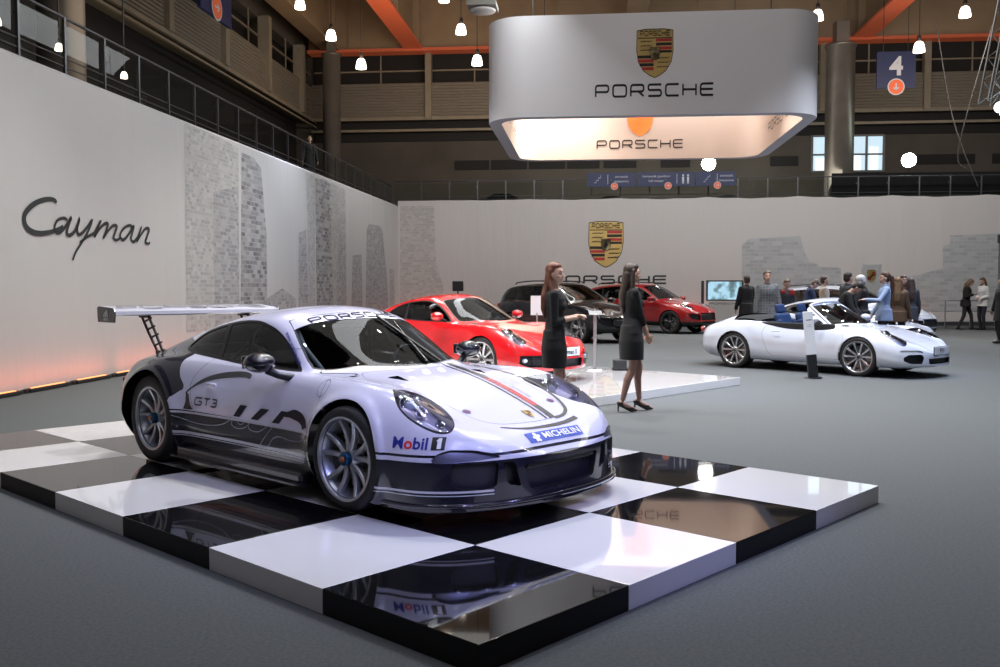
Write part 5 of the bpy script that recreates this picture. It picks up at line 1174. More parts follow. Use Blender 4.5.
    if top == 'dress' or top == 'coat':   # clean hem
        zc_ = (hem if top == 'dress' else coatlen) * k
        bm = bmesh.new(); bm.from_mesh(cm); rg = [v for v in bm.verts if v.co.z < zc_ + .25 * k]
        es = [e for e in bm.edges if e.verts[0].co.z < zc_ + .2]; 
        sel = [fa for fa in bm.faces if fa.calc_center_median().z < zc_ + .15 * k and abs(fa.calc_center_median().y) < .30 * k and (fa.calc_center_median().x < .22 * k)]
        geom = list({v for fa in sel for v in fa.verts}) + list({e for fa in sel for e in fa.edges}) + sel
        r_ = bmesh.ops.bisect_plane(bm, geom=geom, plane_co=(0, 0, zc_), plane_no=(0, 0, -1), clear_outer=True); bm.to_mesh(cm); bm.free()
    tm = topmat or noisy(mat('cloth_%d' % (hash(topc) % 9973), topc, .85), 50, .18, .3); cm.materials.append(tm)
    cl = link({'dress': 'dress', 'coat': 'coat', 'jacket': 'jacket', 'shirt': 'shirt'}[top], cm, root)
    if not skirt and top != 'dress':
        ls = [('e', P(-.005, 0, .92), (.125 * k * f, .172 * k * f, .11 * k), None)]
        for i in (0, 1): ls += [('c', hip[i], .098 * k * f, kn[i], .068 * k * f), ('c', kn[i], .068 * k * f, ft[i] + P(-.008, 0, .0), .056 * k * f)]
        lm = vox(ls, voxel, 4, 'trousers'); lm.materials.append(noisy(mat('cloth_%d' % (hash(legc) % 9973), legc, .85), 50, .18, .3)); link('trousers', lm, root)
    shm = mat('black_leather', (.012, .011, .011), .3, coat=.3)
    for i, s_ in ((0, 1), (1, -1)):
        if heels:
            ss = [('c', ft[i] + P(-.035, 0, -.045), .038 * k, ft[i] + P(.02, 0, -.058 - heel * .4), .030 * k), ('c', ft[i] + P(.02, 0, -.062 - heel * .4), .026 * k, ft[i] + P(.10, s_ * .01, -.060 - heel * .80), .037 * k), ('c', ft[i] + P(.10, s_ * .01, -.064 - heel * .8), .033 * k, ft[i] + P(.165, s_ * .012, -.070 - heel * .92), .012 * k)]
            sm = vox(ss, .006, 2, 'shoe'); bm = bmesh.new(); bm.from_mesh(sm)
            zz = ft[i].z - .036 * k; bmesh.ops.bisect_plane(bm, geom=bm.verts[:] + bm.edges[:] + bm.faces[:], plane_co=(0, 0, zz), plane_no=(0, 0, 1), clear_outer=True); bm.to_mesh(sm); bm.free()
            sm.materials.append(shm); so = link('shoe', sm, root); b = MB(); b.tube([ft[i] + P(-.05, 0, -.06), Vector(((ft[i] + P(-.055, 0, 0)).x, ft[i].y, .004))], [.014 * k, .006 * k], n=8); b.build('heel', [shm], so)
        else:
            ss = [('c', ft[i] + P(-.04, 0, -.035), .045 * k, ft[i] + P(.10, s_ * .01, -.045), .042 * k), ('c', ft[i] + P(.10, s_ * .01, -.047), .040 * k, ft[i] + P(.16, s_ * .012, -.052), .032 * k), ('c', ft[i] + P(0, 0, .0), .052 * k, ft[i] + P(0, 0, .02), .05 * k)]
            sm = vox(ss, .009, 2, 'shoe'); sm.materials.append(shm); link('shoe', sm, root)
    if extra: extra(root, T, Hd, P, R, Rh, k, arm)
    return root
def place(o, x, y, rz, z=0.): o.location = (x, y, z); o.rotation_euler = (0, 0, rz); return o
# ------------------------------------------------------------------ the hall
HA = math.atan2(.9953, .0965)
def hp(t, D, z=0.): return Vector((t * .0965 - D * .9953, t * .9953 + D * .0965, z))
def hall(o): o.rotation_euler = (0, 0, HA); return o
def st(o): o['kind'] = 'structure'; return o
def hbox(b, t0, t1, D0, D1, z0, z1, m=0): b.box(((t0 + t1) / 2, (D0 + D1) / 2, (z0 + z1) / 2), (abs(t1 - t0), abs(D1 - D0), abs(z1 - z0)), m); return b
SC.view_settings.view_transform = 'Standard'; SC.view_settings.look = 'None'; SC.view_settings.exposure = 0.; SC.cycles.use_denoising = True
SC.cycles.max_bounces = 7; SC.cycles.transparent_max_bounces = 16; SC.cycles.caustics_reflective = False; SC.cycles.caustics_refractive = False; SC.cycles.sample_clamp_indirect = 4.
w = bpy.data.worlds.new('hall_air'); SC.world = w; w.use_nodes = True; w.node_tree.nodes['Background'].inputs[0].default_value = (.55, .58, .66, 1); w.node_tree.nodes['Background'].inputs[1].default_value = .07
# camera
cam = bpy.data.cameras.new('camera'); co = bpy.data.objects.new('camera', cam); COL.objects.link(co); SC.camera = co
cam.sensor_width = 36; cam.lens = 936.28 / 1000 * 36; cam.clip_end = 300; co.location = (0, 0, 1.49217); co.rotation_euler = (PI / 2 - .0477771, 0, 0)
# --- floor
carpet = mat('grey_carpet', (.090, .097, .101), .92, spec=.2); noisy(carpet, 55, .16, .5, 300, 8)
n_, l_, b_ = nodes(carpet)
fb = MB(); hbox(fb, -14, 48, -32, 15.2, -.1, 0); st(hall(fb.build('floor', [carpet])))
# --- banner walls
def fabric(name, c):
    m = mat(name, c, .85, spec=.2); n, l, b = nodes(m); tc = n.new('ShaderNodeTexCoord')
    mp = n.new('ShaderNodeMapping'); mp.inputs['Scale'].default_value = (1.1, 1, .16); mp.inputs['Rotation'].default_value = (0, .25, 0); l.new(tc.outputs['Object'], mp.inputs[0])
    t = n.new('ShaderNodeTexNoise'); t.inputs['Scale'].default_value = 1.3; t.inputs['Detail'].default_value = 5; l.new(mp.outputs[0], t.inputs['Vector'])
    bp = n.new('ShaderNodeBump'); bp.inputs['Strength'].default_value = .55; bp.inputs['Distance'].default_value = .12; l.new(t.outputs['Fac'], bp.inputs['Height']); l.new(bp.outputs[0], b.inputs['Normal'])
    return m
fab = fabric('banner_fabric', (.52, .52, .52)); fab2 = fabric('banner_fabric_warm', (.52, .50, .495))
def printed(name, lo, hi, bw, bh, thresh=.5, axis=0):
    """grey photographic print of a facade: uneven rows of lit and dark windows"""
    m = mat(name, lo, .85, spec=.2); n, l, b = nodes(m); tc = n.new('ShaderNodeTexCoord'); sp = n.new('ShaderNodeSeparateXYZ'); l.new(tc.outputs['Object'], sp.inputs[0]); cb = n.new('ShaderNodeCombineXYZ')
    l.new(sp.outputs[axis], cb.inputs[0]); l.new(sp.outputs[2], cb.inputs[1])
    w1 = n.new('ShaderNodeTexNoise'); w1.inputs['Scale'].default_value = 2.2; w1.inputs['Detail'].default_value = 4; l.new(cb.outputs[0], w1.inputs['Vector'])
    ma = n.new('ShaderNodeVectorMath'); ma.operation = 'MULTIPLY_ADD'; ma.inputs[1].default_value = (bw * .35, bh * .25, 0); l.new(w1.outputs['Color'], ma.inputs[0]); l.new(cb.outputs[0], ma.inputs[2])
    br = n.new('ShaderNodeTexBrick'); br.inputs['Scale'].default_value = 1; br.inputs['Brick Width'].default_value = bw; br.inputs['Row Height'].default_value = bh; br.inputs['Mortar Size'].default_value = bh * .13; br.inputs['Mortar Smooth'].default_value = .8; br.inputs['Bias'].default_value = -.1
    mid = tuple(a * .45 + c * .55 for a, c in zip(lo, hi))
    br.inputs['Color1'].default_value = tuple(lo) + (1,); br.inputs['Color2'].default_value = tuple(hi) + (1,); br.inputs['Mortar'].default_value = tuple(a * .2 + c * .8 for a, c in zip(lo, hi)) + (1,); br.offset = .5
    l.new(ma.outputs[0], br.inputs['Vector'])
    mp = n.new('ShaderNodeMapping'); mp.inputs['Scale'].default_value = (1.2, 3.2, 1); l.new(cb.outputs[0], mp.inputs[0])
    t = n.new('ShaderNodeTexNoise'); t.inputs['Scale'].default_value = 1.1; t.inputs['Detail'].default_value = 7; t.inputs['Roughness'].default_value = .7; l.new(mp.outputs[0], t.inputs['Vector'])
    r = n.new('ShaderNodeValToRGB'); r.color_ramp.elements[0].position = .45; r.color_ramp.elements[1].position = .72; l.new(t.outputs['Fac'], r.inputs[0])
    mx = n.new('ShaderNodeMix'); mx.data_type = 'RGBA'; l.new(r.outputs[0], mx.inputs['Factor']); l.new(br.outputs['Color'], mx.inputs[6]); mx.inputs[7].default_value = mid + (1,)
    l.new(mx.outputs[2], b.inputs['Base Color']); return m
HI = (.50, .50, .50)
pA = printed('print_tower_pale', (.33, .33, .33), HI, .15, .085); pB = printed('print_tower_dark', (.16, .16, .17), (.46, .46, .47), .26, .11); pC = printed('print_tower_mid', (.26, .26, .275), (.46, .46, .47), .17, .09)
pD = printed('print_block', (.33, .335, .35), (.45, .46, .47), .36, .15, axis=1); pE = printed('print_tower_far', (.36, .345, .34), (.50, .48, .47), .16, .11, axis=1)
WD = 8.24; TC = 39.7; HLW, HBW = 4.88, 5.25
b = MB(); zt = lambda t: HLW + (5.05 - HLW) * max(0, (t - 13)) / 26.7
N = 60; V = []; F = []
for i in range(N + 1):
    t = -12 + (TC + 12) * i / N; V += [(t, WD, 0), (t, WD, zt(t) - .06), (t, WD + .05, zt(t)), (t, WD + .30, zt(t) + .01)]
for i in range(N):
    for j in range(3): F.append((4 * i + j, 4 * i + j + 1, 4 * i + 5 + j, 4 * i + 4 + j))
b.add(V, [f[::-1] for f in F], 0)
def prn(poly, m, e): b.add([(t, WD - .004 - e * .002, z) for t, z in poly], [tuple(range(len(poly)))[::-1]], m)
prn([(18.5, 4.86), (18.45, .6), (21.35, .6), (21.44, 4.78), (20.2, 4.86)], 1, 0); prn([(19.9, 3.6), (21.38, 3.9), (21.35, .6), (19.9, .6)], 2, 1)
prn([(21.62, 4.72), (22.4, 4.70), (22.94, 4.5), (23.1, 3.7), (23.27, 2.84), (23.26, .6), (21.41, .6)], 3, 0)
prn([(23.27, 1.25), (24.44, 1.50), (25.59, 1.22), (25.58, .6), (23.26, .6)], 2, 0)
prn([(25.92, 3.07), (26.62, 3.2), (26.84, .6), (25.85, .6)], 2, 0); prn([(26.68, 4.86), (27.5, 4.86), (27.45, .6), (26.84, .6)], 1, 0); prn([(27.57, 4.80), (28.6, 4.88), (29.19, 4.8), (29.42, .6), (27.6, .6)], 3, 1)
prn([(29.19, 4.85), (31.01, 4.8), (31.05, 3.4), (31.09, .6), (29.42, .6)], 1, 0); prn([(30.1, 3.3), (31.0, 3.3), (31.09, .6), (29.8, .6)], 2, 1)
prn([(31.94, 2.64), (33.23, 2.74), (33.31, .6), (31.69, .6)], 2, 0); prn([(34.02, 3.66), (34.4, 3.9), (36.3, 3.95), (36.68, 3.82), (37.0, 2.9), (37.45, 1.93), (37.71, .6), (33.76, .6)], 2, 0); prn([(37.9, 2.3), (38.8, 2.3), (38.9, .6), (37.9, .6)], 1, 0)
wl = st(hall(b.build('wall_left', [fab, pA, pC, pB])))
b = MB(); Nb = 50; V = []; F = []
for i in range(Nb + 1):
    D = 8.24 - 31 * i / Nb; sag = .05 * math.sin(i * 1.1) * (i % 3 == 0); V += [(TC, D, 0), (TC, D, HBW - .06 - sag), (TC + .05, D, HBW - sag), (TC + .35, D, HBW)]
for i in range(Nb):
    for j in range(3): F.append((4 * i + j, 4 * i + j + 1, 4 * i + 5 + j, 4 * i + 4 + j))
b.add(V, [f[::-1] for f in F], 0)
def prb(poly, m, e=0): b.add([(TC - .004 - e * .002, D, z) for D, z in poly], [tuple(range(len(poly)))], m)
prb([(8.15, 5.03), (6.68, 5.02), (6.6, 2.6), (6.3, 1.6), (6.2, .6), (8.17, .6)], 1)
prb([(-6.22, 3.3), (-6.5, 3.55), (-8.56, 3.66), (-8.75, 3.0), (-8.95, 2.6), (-9.3, 2.5), (-9.35, 1.0), (-6.24, 1.0)], 2); prb([(-9.3, 2.4), (-10.2, 2.35), (-10.3, 1.0), (-9.3, 1.0)], 2, 1)
prb([(-13.27, 2.05), (-14.24, 2.33), (-14.22, 3.2), (-14.49, 3.3), (-14.49, 3.65), (-16.42, 3.72), (-19.0, 3.75), (-19.0, .6), (-12.4, .6), (-12.5, 1.9)], 2)
wb = st(hall(b.build('wall_back', [fab2, pE, pD])))
b = MB(); hbox(b, TC - .25, TC, -22, 8.2, 0, .16); st(hall(b.build('baseboard_back', [mat('dark_skirting', (.03, .03, .035), .6)])))
# outer walls of the hall
conc = noisy(mat('hall_wall_paint', (.085, .075, .062), .85), .6, .15, .2); dark = mat('dark_recess', (.014, .013, .013), .8); clad = mat('corrugated_cladding', (.20, .18, .145), .6)
n, l, bb = nodes(clad); tc = n.new('ShaderNodeTexCoord'); wv = n.new('ShaderNodeTexWave'); wv.bands_direction = 'Z'; wv.inputs['Scale'].default_value = 2.2; l.new(tc.outputs['Object'], wv.inputs[0]); bp = n.new('ShaderNodeBump'); bp.inputs['Strength'].default_value = .6; bp.inputs['Distance'].default_value = .05; l.new(wv.outputs['Fac'], bp.inputs['Height']); l.new(bp.outputs[0], bb.inputs['Normal'])
cream = noisy(mat('cream_steel', (.27, .235, .175), .55), 2, .1)
b = MB()
hbox(b, -12, 47.4, 15, 15.3, 0, 16.2, 1); hbox(b, -12, 47, 14, 15, 10.0, 11.6, 2); hbox(b, -12, 47, 13.9, 14.02, 9.86, 10.02, 3); hbox(b, -12, 47, 13.9, 14.02, 9.62, 9.70, 3)
hbox(b, -12, 47, 14.3, 14.9, 13.15, 16.2, 0)
for i in range(13): hbox(b, -13.2 + 4.8 * i, -12.85 + 4.8 * i, 13.8, 14.3, 10.0, 13.2, 3)
for i in range(26): hbox(b, -12 + 2.4 * i, -11.95 + 2.4 * i, 14.25, 14.3, 11.6, 13.2, 3) if i % 2 else None
hbox(b, -12, 47, 14.2, 14.3, 12.3, 12.35, 3)
st(hall(b.build('wall_mezzanine', [conc, dark, clad, cream])))
b = MB(); hbox(b, 47, 47.4, -32, 15.3, 0, 16.2, 0); hbox(b, 46.4, 47, -32, 14, 10.0, 11.7, 2); hbox(b, 46.3, 46.42, -32, 14, 9.86, 10.02, 3); hbox(b, 46.3, 46.42, -32, 14, 9.3, 9.42, 3)
hbox(b, 46.9, 47, -32, 14, 11.7, 13.2, 1); hbox(b, 46.9, 47, -32, 14, 8.9, 9.9, 1); hbox(b, 46.8, 46.9, -32, 14, 12.35, 12.42, 3)
for i in range(10): hbox(b, 46.2, 46.6, 8.2 - 4.75 * i, 7.9 - 4.75 * i, 9.9, 13.3, 3); hbox(b, 46.85, 46.9, 10.6 - 4.75 * i, 10.53 - 4.75 * i, 11.7, 13.2, 3)
for D0, D1 in ((6.83, 5.1), (5.0, 3.2), (3.1, 1.3), (1.2, -.4), (-.6, -2.2), (-3.4, -4.81), (-8.66, -9.98), (-15.2, -18.2), (-19, -21)): hbox(b, 46.94, 47, D0, D1, 7.45, 7.92, 1)
st(hall(b.build('wall_hall_end', [conc, dark, clad, cream])))
b = MB(); hbox(b, -14, 47, -32.3, -32, 0, 16.2); st(hall(b.build('wall_right', [conc]))); b = MB(); hbox(b, -14.3, -14, -32.3, 15.3, 0, 16.2); st(hall(b.build('wall_rear', [conc])))
# lit office window
b = MB(); hbox(b, 46.88, 46.93, -10.65, -13.91, 7.2, 8.8, 0); b2 = None
wn = st(hall(b.build('window_1', [mat('lit_window_pane', (.5, .6, .65), .5, emit=(.62, .85, 1.), estr=.75)])))
b = MB()
for D in (-10.6, -12.2, -13.15, -13.95): hbox(b, 46.8, 46.9, D - .05, D + .05, 7.15, 8.85)
for z in (7.15, 7.95, 8.85): hbox(b, 46.8, 46.9, -13.98, -10.57, z - .04, z + .04)
fr_ = b.build('window_frame', [mat('window_frame_grey', (.16, .16, .15), .5)], wn)
b = MB()
for D0, D1, z0, z1 in ((-10.8, -11.6, 7.2, 7.8), (-12.5, -12.9, 7.2, 7.9), (-13.3, -13.7, 7.2, 8.3)): hbox(b, 46.86, 46.88, D0, D1, z0, z1)
b.build('blind', [mat('lit_blind', (.8, .85, .9), .5, emit=(.8, .95, 1.), estr=1.0)], wn)
# --- ceiling with beams
b = MB(); N = 120; V = []; F = []
for i in range(N + 1):
    D = 15.3 - 47.6 * i / N; z = 16.2 if (i // 2) % 2 else 16.0; V += [(-14, D, z), (47.4, D, z)]
for i in range(N): F.append((2 * i, 2 * i + 1, 2 * i + 3, 2 * i + 2))
b.add(V, F); st(hall(b.build('ceiling', [noisy(mat('roof_deck', (.10, .07, .05), .6), 1, .2)])))
beamm = noisy(mat('beam_paint', (.30, .215, .135), .6), 1.2, .08)
k_ = 0
for D in (12.8, 8.7, -1.9, -12.6, -23):
    b = MB(); hbox(b, -14, 46.4, D - .12, D + .12, 13.3, 16.0, 0); hbox(b, -14, 46.4, D - .45, D + .45, 13.2, 13.32, 1 if D in (8.7, -12.6) else 0); hbox(b, -14, 46.4, D - .45, D + .45, 15.85, 16.0, 0)
    for t in range(0, 46, 5): hbox(b, t, t + .12, D - .42, D + .42, 13.3, 15.9, 0)
    k_ += 1; o = hall(b.build('trim_%d' % k_, [beamm, mat('orange_lit_steel', (.62, .13, .06), .5, emit=(1, .22, .08), estr=.05)])); st(o)  # orange light on the lower flanges is painted in as faintly glowing colour
b = MB(); hbox(b, 46.0, 46.2, -32, 14, 13.2, 16.0, 0); hbox(b, 45.7, 46.5, -32, 14, 13.1, 13.25, 1)  # lower edge carries the same painted orange light
for i in range(14): hbox(b, 45.93, 46.0, 12 - 3.4 * i, 11.9 - 3.4 * i, 13.3, 16.0, 0)
k_ += 1; st(hall(b.build('trim_%d' % k_, [beamm, MATS['orange_lit_steel']])))
for t in (38.5,):
    b = MB(); hbox(b, t, t + .15, -32, 14, 15.1, 16.0, 0); k_ += 1; st(hall(b.build('trim_%d' % k_, [beamm])))
# columns
colm = noisy(mat('column_metal', (.24, .215, .19), .38, .55), 1.5, .12)
for t, D, r, z1, lb in ((22.2, 13.0, .56, 10., 'thick round grey column behind the left balcony railing'), (44.0, 12.3, .42, 12.6, 'slim round grey column in the far left corner of the hall'), (43.4, -11.0, .62, 12.3, 'thick round metal column beside the lit office window')):
    b = MB(); b.lathe([(r, 0), (r, z1 - .1), (r + .06, z1 - .1), (r + .06, z1), (r * .6, z1 + .02)], 0, 32); b.box((0, 0, z1 + .5), (r * .9, r * .9, 1.0)); o = b.build('column', [colm], None, hp(t, D)); st(o); o['label'] = lb
# balcony deck
b = MB(); hbox(b, -12, 47, WD + .32, 15, 4.62, 4.95); hbox(b, TC + .4, 47, -32, WD + .3, 4.7, 5.05); st(hall(b.build('floor_balcony', [mat('balcony_slab', (.05, .045, .04), .8)])))
# railings
stl = mat('railing_steel', (.10, .10, .105), .35, .7); rgl = glass('railing_glass', (.80, .84, .84), .10)
def railing(name, a, bb_, n, z0, label):
    """a, bb_: (t, D) ends"""
    a = Vector((a[0], a[1], 0)); c = Vector((bb_[0], bb_[1], 0)); root = empty(name); hall(root); tag(root, label, 'railing')
    b = MB(); b.tube([a + Vector((0, 0, z0 + 1.02)), c + Vector((0, 0, z0 + 1.02))], .028, n=8); b.build('handrail', [stl], root)
    for z in (.22, .36): b = MB(); b.tube([a + Vector((0, 0, z0 + z)), c + Vector((0, 0, z0 + z))], .012, n=6); b.build('lower_rail', [stl], root)
    pm = None
    for i in range(n + 1):
        p = a.lerp(c, i / n)
        if pm is None: b = MB(); b.box((0, 0, .51), (.05, .05, 1.02)); b.box((0, 0, .02), (.12, .12, .03)); b.box((.04, .04, .75), (.07, .07, .03)); pm = b.build('post', [stl], root, (p.x, p.y, z0)); 
        else: q = pm.copy(); COL.objects.link(q); q.parent = root; q.location = (p.x, p.y, z0)
    d = (c - a).normalized(); nn = Vector((-d.y, d.x, 0)) * .03; b = MB(); b.add([a + nn + Vector((0, 0, z0 + .12)), c + nn + Vector((0, 0, z0 + .12)), c + nn + Vector((0, 0, z0 + .92)), a + nn + Vector((0, 0, z0 + .92))], [(0, 1, 2, 3)]); b.build('glass_panel', [rgl], root)
railing('balcony_railing', (-8, WD + .42), (TC + .6, WD + .42), 38, 4.93, 'long dark steel and glass railing above the left banner wall')
railing('balcony_railing', (TC + .6, WD + .30), (TC + .6, -22), 25, 5.12, 'dark steel and glass railing above the back banner wall')
# dark cloth band behind the right railing
b = MB(); hbox(b, 41.3, 41.4, -10.2, -24, 5.05, 6.40); o = hall(b.build('blackout_cloth', [noisy(mat('black_cloth', (.006, .006, .007), .9), 5, .3)])); tag(o, 'black cloth screen behind the railing at upper right', 'cloth')
def dome(t, D, label, s_=1.):
    b = MB(); b.lathe([(0, .95), (.35, .92), (.62, .72), (.75, .4), (.8, 0)], 0, 20); b.box((.6, 0, .3), (1.1, 1.2, .6)); o = b.build('dark_shape', [mat('black_cloth')], None, hp(t, D, 5.05)); o.rotation_euler = (0, 0, HA + PI / 2); o.scale = (1.1 * s_, .8 * s_, .75 * s_); tag(o, label, 'shape')  # solid black shapes; the largest stands in for reflections in the railing glass
dome(42.2, 4.0, 'rounded black shape, standing in for reflections, left of the wayfinding signs'); dome(42.3, -.9, 'small black hump under the wayfinding signs', .8); dome(42.2, -5.9, 'black hump under the white star-like spotlight', .8)
# people on the left balcony: dark coat figure near the corner column comes with the crowd below
# --- pendant lamps
bellm = mat('pendant_glow', (1, .9, .8), .4, emit=(1., .86, .68), estr=5.5); capm = mat('pendant_cap', (.06, .05, .045), .5, .5)
def pendant(p, s_, top, label, first=None):
    root = empty('pendant_lamp', p); tag(root, label, 'lamp', None)
    b = MB(); b.lathe([(.08, .38), (.13, .35), (.175, .24), (.20, .10), (.205, 0), (.15, .012), (0, .02)], 0, 24); b.V = [(x * s_, y * s_, z * s_) for x, y, z in b.V]; b.build('glass_shade', [bellm], root)
    b = MB(); b.lathe([(0, .60), (.07, .60), (.08, .37), (0, .37)], 0, 16); b.V = [(x * s_, y * s_, z * s_) for x, y, z in b.V]; b.build('lamp_cap', [capm], root)
    b = MB(); b.tube([(0, 0, .6 * s_), (0, 0, top - p[2])], .018, n=6); b.build('suspension_cord', [capm], root)
PL = [((11.29, 12.35), 'topmost pendant lamp at upper left, cut by the picture edge'), ((10.07, 11.13), 'middle pendant lamp of the left three, under the cream beam'), ((8.89, 10.0), 'lowest of the left three pendant lamps, before the dark windows'),
      ((5.64, 12.45), 'pendant lamp cut by the top edge, left of the ring sign'), ((4.99, 11.22), 'pendant lamp between the top edge and the ring sign, second down'), ((4.37, 10.03), 'lowest pendant lamp just left of the hanging ring sign'),
      ((-8.28, 11.38), 'pendant lamp half hidden by the right end of the ring sign'), ((-11.9, 10.13), 'pendant lamp above the blue number four sign'), ((-13.48, 11.35), 'rightmost pendant lamp near the top right corner')]
for (D, z), lb in PL: pendant(hp(36, D, z), 1.0, 16.0, lb)
for (t, D, z), lb in (((14.38, 9.5, 5.72), 'small pendant lamp at the far left edge behind the railing'), ((16.15, 9.5, 5.75), 'small pendant lamp in front of the thick left column'), ((18.5, 9.5, 5.78), 'small pendant lamp behind the railing right of the left column')): pendant(hp(t, D, z), .34, 9.6, lb)
# --- hanging ring sign
ringw = mat('sign_white', (.78, .78, .80), .45); ringe = mat('sign_edge', (.50, .52, .60), .5); ringi = mat('sign_inner_orange_lit', (.78, .62, .52), .5)  # inner faces are white; the orange light on them is in their colour
def rrect(t0, t1, D0, D1, r, n=8):
    P = []
    for (ct, cD, a0) in ((t1 - r, D1 - r, 0), (t0 + r, D1 - r, PI / 2), (t0 + r, D0 + r, PI), (t1 - r, D0 + r, 3 * PI / 2)):
        for i in range(n + 1): a = a0 + PI / 2 * i / n; P.append((ct + r * math.cos(a), cD + r * math.sin(a)))
    return P
T0, T1, D0, D1, ZB, ZT = 23.0, 31.0, -5.50, 2.60, 5.67, 8.10
oo = rrect(T0, T1, D0, D1, .95); ii = rrect(T0 + .32, T1 - .32, D0 + .32, D1 - .32, .70); k = len(oo); V = [(t, D, z) for z in (ZB, ZT) for t, D in oo] + [(t, D, z) for z in (ZB, ZT) for t, D in ii]
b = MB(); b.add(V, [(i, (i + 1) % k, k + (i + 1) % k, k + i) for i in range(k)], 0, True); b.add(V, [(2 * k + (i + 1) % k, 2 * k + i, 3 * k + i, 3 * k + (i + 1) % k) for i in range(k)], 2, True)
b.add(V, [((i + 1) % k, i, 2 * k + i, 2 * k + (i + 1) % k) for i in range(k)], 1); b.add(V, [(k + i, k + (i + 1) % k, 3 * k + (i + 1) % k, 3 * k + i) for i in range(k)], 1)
ring = empty('hanging_ring_sign'); hall(ring); tag(ring, 'large white rounded ring sign with crest hanging over the cars', 'sign'); b.build('sign_band', [ringw, ringe, ringi], ring)
ink = mat('black_lettering', (.01, .01, .015), .3)
def letter_panel(VF, M, m_, name, parent, sx=1.):
    b = MB(); b.add([M @ Vector((x * sx, y, 0)) for x, y in VF[0]], VF[1]); return b.build(name, [m_], parent)
def crest_obj(w_, M, name, parent, e=.0015, tint=None):
    b = MB(); C = crest_flat(w_); ks = list(CREST_M)
    for i, (poly, c) in enumerate(C): b.add([M @ Vector((x, y, e * (1 + min(i, 14) * .6 + (8 if i > 14 else 0)))) for x, y in poly], [tuple(range(len(poly)))], ks.index(c))
    return b.build(name, [tint] * 4 if tint else [CREST_M[q] for q in ks], parent)
fm = lambda t, D, z: frame((t, D, z), (0, -1, 0), (0, 0, 1))   # faces -t, x runs to the right
letter_panel(wide_text('PORSCHE', .27, .20), fm(T0 - .004, -1.50, 6.12), ink, 'sign_lettering', ring, .71)
crest_obj(.90, fm(T0 - .002, -1.50, 7.13), 'crest', ring)
fi = lambda t, D, z: frame((t, D, z), (0, -1, 0), (0, 0, 1))
letter_panel(wide_text('PORSCHE', .24, .17), fi(T1 - .33, -1.55, 6.02), ink, 'sign_lettering', ring, .78)
crest_obj(.86, fi(T1 - .33, -1.55, 6.95), 'crest', ring, .003, mat('crest_orange_glow', (.8, .2, .04), .5, emit=(1, .25, .05), estr=.55))  # one glowing orange stands in for the light on this crest
b = MB()
for sg, D in ((1, D1 - .33), (-1, D0 + .33)):
    Mx = frame((27, D, 6.1), (sg * 1.0, 0, 0), (0, 0, 1)); letter_panel(wide_text('PORSCHE', .24, .17), Mx, ink, 'sign_lettering', ring, .8)
for t, D in ((24, 1.5), (24, -4.4), (30, 1.5), (30, -4.4)): b = MB(); b.tube([(t, D, ZT - .02), (t, D, 16)], .012, n=6); b.box((t, D, ZT + .12), (.12, .12, .2)); b.build('suspension_cable', [capm], ring)
b = MB(); b.box((26.0, 3.0, 9.25), (.8, .8, .12)); b.lathe([(.36, 9.15), (.34, 9.10), (0, 9.12)], 1, 20, c=(26, 3.0, 0)); b.tube([(26, 3.0, 9.3), (26, 3.0, 16)], .02, n=6); o = hall(b.build('ceiling_speaker', [mat('speaker_grey', (.20, .19, .17), .6), mat('speaker_cone', (.45, .44, .42), .5)])); tag(o, 'square grey ceiling speaker above the left end of the ring sign', 'speaker')
# --- blue hall signs
bluem = mat('sign_blue', (.007, .014, .062), .5, emit=(.02, .04, .2), estr=.03); orm = mat('sign_orange', (.60, .10, .03), .5, emit=(1, .2, .06), estr=.12); wht = mat('sign_letter_white', (.42, .44, .48), .5, emit=(.8, .85, .9), estr=.05)
def arrow(b, M, r, ang, m1=1, m2=2):
    c = [(r * math.cos(i * PI / 16), r * math.sin(i * PI / 16)) for i in range(32)]; b.add([M @ Vector((x * 1.15, y * 1.15, .01)) for x, y in c], [tuple(range(32))], m2); b.add([M @ Vector((x, y, .014)) for x, y in c], [tuple(range(32))], m1)
    R_ = lambda x, y: (x * math.cos(ang) - y * math.sin(ang), x * math.sin(ang) + y * math.cos(ang))
    for poly in ([(-.5, -.09), (.3, -.09), (.3, .09), (-.5, .09)], [(.55, 0), (.43, .12), (.02, -.28), (.14, -.42)][::-1], [(.55, 0), (.43, -.12), (.02, .28), (.14, .42)]): b.add([M @ Vector((*[q * r for q in R_(x, y)], .018)) for x, y in poly], [tuple(range(4))], m2)
M4 = fm(40.9, -12.62, 10.62)
root = empty('hall_number_sign'); hall(root); tag(root, 'square blue hanging sign with a white number four and orange arrow', 'sign'); b = MB(); hbox(b, 40.9, 41.0, -13.40, -11.84, 9.85, 11.36); b.build('sign_panel', [bluem], root)
v, f = font_text('4', .74, bold=.03); letter_panel((v, f), fm(40.88, -12.62, 10.40), wht, 'numeral', root)
b = MB(); arrow(b, fm(40.88, -12.62, 9.90), .30, -PI / 2, 0, 1); b.build('arrow_disc', [orm, wht], root)
b = MB(); b.tube([(40.95, -12.1, 11.3), (40.95, -12.1, 16)], .015, n=6); b.tube([(40.95, -13.1, 11.3), (40.95, -13.1, 16)], .015, n=6); b.build('hanger', [capm], root)
root = empty('hall_number_sign'); hall(root); tag(root, 'blue hanging sign at top left with white text and orange arrow, seen at a slant', 'sign'); b = MB(); hbox(b, 25.9, 28.2, 11.0, 11.1, 9.45, 12.0); b.build('sign_panel', [bluem], root)
ML = lambda t, z: frame((t, 10.98, z), (1, 0, 0), (0, 0, 1))
v, f = font_text('6', .75, bold=.03); letter_panel((v, f), ML(26.9, 10.62), wht, 'numeral', root); 
